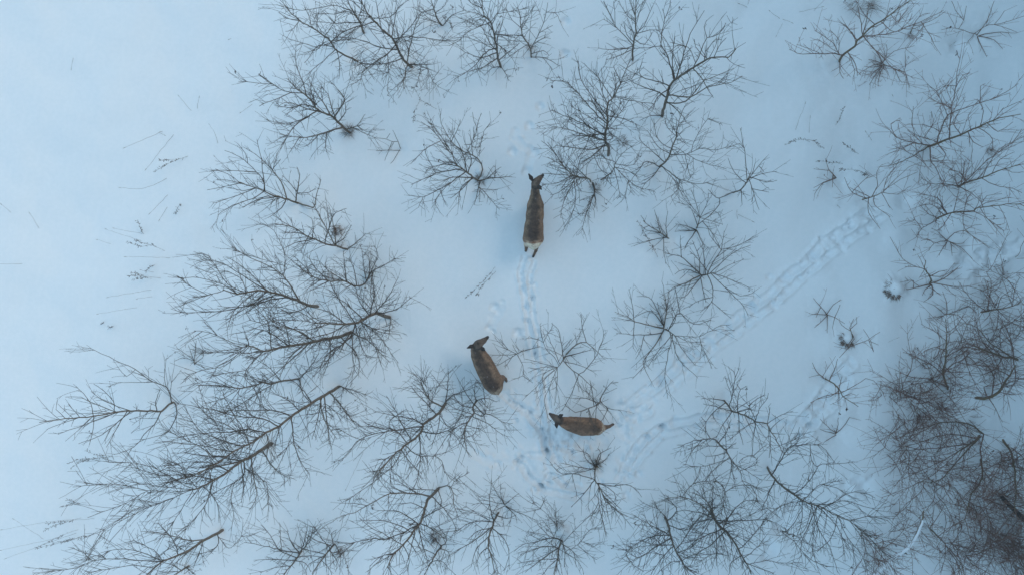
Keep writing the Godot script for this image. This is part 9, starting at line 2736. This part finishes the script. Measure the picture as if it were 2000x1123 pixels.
	[3.64,2.47,0.05,-.02],
	[3.5,2.52,0.06,-.02],
	[2.85,2.41,0.05,.04],
	[3.02,2.36,0.06,.02],
	[3.02,2.4,0.05,-.02],
	[2.73,2.45,0.05,.01],
	[2.67,2.37,0.05,.01],
	[2.68,2.29,0.04,-.01],
	[2.4,2.38,0.06,-.01],
	[2.45,2.46,0.04,-.03],
	[2.17,2.44,0.05,.02],
	[2.01,2.5,0.03,-.01],
	[2.09,2.63,0.06,-.02],
	[1.6,2.76,0.06,-.03],
	[1.85,2.67,0.05,.03],
	[1.96,2.54,0.03,-.02],
	[1.85,2.67,0.05,.01],
	[1.34,3.04,0.03,.02],
	[1.48,2.96,0.04,.02],
	[1.58,2.83,0.05,-.01],
	[1.62,2.85,0.05,.03],
	[1.22,3.39,0.04,-.02],
	[1.21,3.54,0.04,.01],
	[1.21,3.33,0.04,.04],
	[1.19,3.21,0.04,-.03],
	[1.29,3.17,0.03,-.03],
	[2.87,2.49,0.04,.02],
	[3.48,2.63,0.05,-.02],
	[2.82,2.46,0.06,.04],
	[3.2,2.65,0.06,.01],
	[2.98,2.57,0.05,.02],
	[3.01,2.53,0.05,.02],
	[3.39,2.54,0.03,-.02],
	[2.28,2.73,0.05,.02],
	[2.45,2.62,0.04,.03],
	[2.49,2.61,0.06,-.02],
	[2.29,2.65,0.03,.02],
	[2.4,2.59,0.05,.04],
	[1.82,2.75,0.05,.03],
	[2.11,2.64,0.03,.03],
	[2.05,2.73,0.05,-.02],
	[2.03,2.62,0.03,.02],
	[1.59,2.96,0.06,-.01],
	[1.62,3.05,0.05,-.03],
	[1.62,2.98,0.05,.02],
	[1.71,2.77,0.04,.02],
	[1.29,3.2,0.03,.01],
	[1.47,3.07,0.04,.02],
	[1.24,3.45,0.05,-.03],
	[1.3,3.32,0.04,-.03],
	[1.3,3.36,0.04,.02],
	[1.11,2.51,0.06,.03],
	[1.17,2.44,0.06,.02],
	[1.15,2.57,0.04,-.03],
	[1.4,2.42,0.05,.01],
	[1.64,2.36,0.06,-.03],
	[1.41,2.53,0.04,.04],
	[-.93,2.19,0.06,.03],
	[-.85,2.18,0.04,-.03],
	[-.56,2.24,0.05,-.02],
	[-.53,2.4,0.05,-.02],
	[-.73,2.17,0.03,-.02],
	[-.27,2.76,0.03,.02],
	[-.3,2.7,0.06,.02],
	[-.23,2.64,0.03,-.02],
	[-.36,2.62,0.03,.02],
	[-.27,2.93,0.05,.03],
	[-.29,2.93,0.04,-.02],
	[-.3,2.83,0.06,.02],
	[-.29,2.8,0.03,-.03],
	[-.68,2.11,0.04,.04],
	[-.79,2.02,0.05,.04],
	[-.85,2.2,0.05,-.02],
	[-.64,2.28,0.03,.04],
	[-.49,2.31,0.06,.02],
	[-.63,2.29,0.06,.01],
	[-.67,2.26,0.05,-.01],
	[-.22,2.84,0.06,.04],
	[-.19,2.7,0.04,-.02],
	[-.36,2.49,0.05,.04],
	[-.55,3.25,0.06,.03],
	[-.66,3.38,0.04,-.02],
	[-.57,3.44,0.06,.03],
	[-.37,3.72,0.03,-.03],
	[-.52,3.58,0.06,.02],
	[-.56,3.57,0.05,-.02],
	[-.33,3.8,0.04,.04],
	[-.14,3.74,0.05,.02],
	[0,3.78,0.04,.02],
	[.25,3.83,0.05,.02],
	[.04,3.81,0.05,.03],
	[.36,3.87,0.06,.03],
	[.42,3.82,0.04,.03],
	[.58,3.8,0.03,-.01],
	[.56,3.83,0.03,.03],
	[.75,3.87,0.05,.02],
	[-.66,3.11,0.04,.03],
	[-.65,3.22,0.05,.03],
	[-.49,3.14,0.06,.02],
	[-.29,3.17,0.06,.03],
	[-.07,2.95,0.06,-.01],
	[-.19,3.05,0.05,.03],
	[.04,2.88,0.05,.01],
	[.26,3.02,0.03,.04],
	[0,2.96,0.05,-.02],
	[-.13,3.51,0.05,.02],
	[-.18,3.59,0.03,-.02],
	[-.02,3.54,0.04,.03],
	[.13,3.53,0.06,.04],
	[.12,3.65,0.03,-.03],
	[.22,3.76,0.05,-.01],
	[.22,3.62,0.05,.03],
	[.26,3.64,0.04,.02],
	[-1.32,3.13,0.06,-.03],
	[-1.48,3.1,0.05,.03],
	[-1.17,3.16,0.04,-.02],
	[-1.23,3.38,0.04,-.03],
	[-1.07,3.31,0.05,.03],
	[-.91,3.18,0.05,.01],
	[-.94,3.11,0.06,.02],
	[-.06,3.04,0.03,-.03],
	[.15,2.93,0.05,.02],
	[.08,2.84,0.05,-.02],
	[.2,2.92,0.06,.03],
	[.36,2.74,0.03,-.03],
	[.46,2.89,0.06,.04],
	[.65,2.89,0.03,.03],
	[.67,3.1,0.06,.02],
	[.58,2.75,0.05,-.01],
	[.9,2.58,0.05,-.01],
	[1.31,2.8,0.06,-.03],
	[1.23,2.89,0.04,-.03],
	[1.16,2.49,0.06,-.03],
	[-.08,3.03,0.03,.02],
	[-.14,3.05,0.06,.03],
	[-.12,2.94,0.05,-.03],
	[.14,3.16,0.04,.04],
	[.09,2.97,0.05,-.02],
	[.04,3.12,0.06,.03],
	[.57,3.04,0.04,-.02],
	[.51,3.06,0.06,.04],
	[.44,3.19,0.03,-.02],
	[1.37,2.1,0.03,-.01],
	[1.52,2,0.06,-.02],
	[1.71,2,0.03,.02],
	[1.4,2.14,0.05,.03],
	[1.82,1.91,0.06,-.03],
	[1.9,1.58,0.04,.02],
	[1.8,1.83,0.04,.04],
	[2,1.76,0.04,.03],
	[4.22,3.93,0.06,.04],
	[4.24,3.73,0.06,.03],
	[4.09,3.93,0.05,.04],
	[4.23,3.74,0.04,.04],
	[3.84,4.11,0.05,.02],
	[3.97,4.42,0.04,.02],
	[3.92,4.11,0.04,-.03],
	[3.79,4.42,0.05,-.02],
	[3.63,4.88,0.06,.04],
	[3.67,4.96,0.05,.01],
	[3.66,4.86,0.05,.03],
	[3.91,4.84,0.03,-.02],
	[3.61,4.93,0.06,.02],
	[7.4,-.47,0.03,.04],
	[7.2,-.47,0.06,.02],
	[7.55,-.38,0.05,.01],
	[6.91,-.43,0.05,.04],
	[7.14,-.46,0.04,.02],
	[6.78,-.19,0.05,.04],
	[6.91,-.07,0.03,.02],
	[7.62,-.57,0.06,.04],
	[7.81,-.56,0.05,-.02],
	[7.84,-.66,0.04,.02],
	[7.47,-.21,0.03,.04],
	[7.37,-.24,0.04,.03],
	[7.39,-.28,0.04,.04],
	[5.39,3.49,0.04,.02],
	[5.29,3.46,0.04,-.03],
	[5.17,3.48,0.06,.04],
	[4.91,3.71,0.03,-.02],
	[4.98,3.81,0.04,.03],
	[-.76,-2.64,0.04,.02],
	[-.82,-2.47,0.03,.03],
	[-.49,-2.32,0.05,.03],
	[-.64,-2.51,0.03,-.02],
	[-.57,-2.18,0.03,.02],
	[-.56,-2.39,0.03,-.01],
	[-.5,-1.92,0.06,.02],
	[-.51,-2.12,0.06,.02],
	[-.5,-2.22,0.05,.04],
	[-1.26,.87,0.05,.04],
	[-1.16,.94,0.04,.04],
	[-1.08,.58,0.06,.03],
	[-1.18,.66,0.06,.02],
	[-.99,.4,0.04,.02]]
const MOUNDS = [[3.82,4.47,0.16,0.05],[5.83,-.73,0.20,0.05],[2.93,-4.85,0.30,0.03],[4.51,-.22,0.20,0.04],[5.22,3.59,0.15,0.04],[6.72,-.35,0.22,0.06],[7.39,-.48,0.25,0.05],[.09,2.96,0.15,0.03],[4.95,2.26,0.14,0.04],[3.56,.49,0.16,0.03],[.08,4.48,0.09,0.13],[5.79,.15,0.15,0.16],[5.02,1.01,0.12,0.12],[-1.39,-1.91,0.07,0.09]]
const DEER = [
	{"label": "grey-brown roe deer with white rump walking away up the trail", "spine": [[-0.418,0.520,-0.636,0.135],[-0.419,0.500,-0.725,0.162],[-0.410,0.500,-0.873,0.152],[-0.393,0.490,-1.092,0.142],[-0.383,0.520,-1.245,0.132],[-0.381,0.600,-1.358,0.088],[-0.382,0.700,-1.449,0.064],[-0.379,0.780,-1.524,0.056]],
	"head": [[-0.373,0.840,-1.567,0.060],[-0.348,0.845,-1.608,0.053],[-0.306,0.820,-1.658,0.040],[-0.256,0.790,-1.708,0.026]],
	"ears": [[-0.406,0.880,-1.595,-0.478,0.970,-1.709],[-0.338,0.880,-1.536,-0.269,0.940,-1.460]],
	"legs": [[-0.518,0.420,-0.677,-0.541,0.300,-0.595,-0.557,0.140,-0.531,-0.578,-0.100,-0.487],[-0.334,0.420,-0.677,-0.364,0.300,-0.595,-0.386,0.160,-0.494,-0.457,-0.080,-0.367],[-0.458,0.400,-1.241,-0.474,0.200,-1.280,-0.481,0.040,-1.333,-0.487,-0.120,-1.369],[-0.317,0.400,-1.240,-0.313,0.200,-1.279,-0.326,0.040,-1.314,-0.331,-0.120,-1.349]], "rump": 1.00, "drop": 0.10},
	{"label": "dark brown roe deer turning its head right beside the star-shaped shrub", "spine": [[-1.078,0.490,1.863,0.125],[-1.107,0.500,1.792,0.160],[-1.174,0.500,1.669,0.162],[-1.236,0.490,1.548,0.160],[-1.296,0.510,1.423,0.152],[-1.352,0.560,1.303,0.128],[-1.373,0.640,1.207,0.100],[-1.363,0.730,1.138,0.078]],
	"head": [[-1.344,0.780,1.098,0.066],[-1.308,0.790,1.071,0.056],[-1.250,0.770,1.034,0.043],[-1.188,0.740,0.981,0.027]],
	"ears": [[-1.396,0.810,1.100,-1.520,0.850,1.153],[-1.297,0.810,1.138,-1.217,0.840,1.199]],
	"legs": [[-1.210,0.400,1.834,-1.189,0.260,1.910,-1.157,0.120,1.986,-1.159,-0.100,2.040],[-1.023,0.400,1.744,-0.971,0.280,1.725,-0.928,0.140,1.763,-0.917,-0.080,1.859],[-1.417,0.380,1.439,-1.439,0.200,1.470,-1.449,0.040,1.471,-1.468,-0.120,1.472],[-1.257,0.380,1.349,-1.267,0.200,1.369,-1.283,0.040,1.369,-1.300,-0.120,1.368]], "rump": 0.25, "drop": 0.10},
	{"label": "smaller ruddy roe deer facing left with one hind leg stretched back", "spine": [[0.691,0.450,2.543,0.105],[0.638,0.470,2.526,0.130],[0.543,0.460,2.525,0.140],[0.421,0.450,2.529,0.143],[0.299,0.460,2.502,0.128],[0.194,0.490,2.476,0.108],[0.106,0.540,2.440,0.082],[0.045,0.600,2.403,0.062]],
	"head": [[0.002,0.630,2.375,0.056],[-0.033,0.630,2.354,0.050],[-0.080,0.600,2.326,0.038],[-0.128,0.570,2.298,0.025]],
	"ears": [[0.006,0.670,2.328,0.083,0.710,2.272],[-0.028,0.660,2.400,-0.019,0.700,2.508]],
	"legs": [[0.688,0.360,2.606,0.730,0.240,2.641,0.756,0.100,2.653,0.750,-0.100,2.716],[0.686,0.380,2.540,0.798,0.270,2.580,0.904,0.150,2.582,1.019,-0.060,2.566],[0.214,0.330,2.576,0.207,0.200,2.604,0.201,0.040,2.638,0.204,-0.120,2.682],[0.214,0.330,2.442,0.207,0.200,2.469,0.201,0.040,2.502,0.185,-0.120,2.535]], "rump": 0.45, "drop": 0.09},
]
const HUMMOCKS = [["crescent of brown grass round the larger snow-capped hummock",5.78,.16,0.19],["crescent of rusty grass round the smaller snow-capped hummock",5.01,1.02,0.15]]
const FALLEN = [5.905,0.750,3.747,5.905,0.720,3.899,5.873,0.660,4.088,5.809,0.580,4.330,5.735,0.500,4.481,5.595,0.400,4.662,5.476,0.300,4.862,5.388,0.180,5.063]
const LOG = [7.361,0.350,3.610,7.519,0.320,3.770,7.667,0.280,3.908,7.884,0.200,4.094]
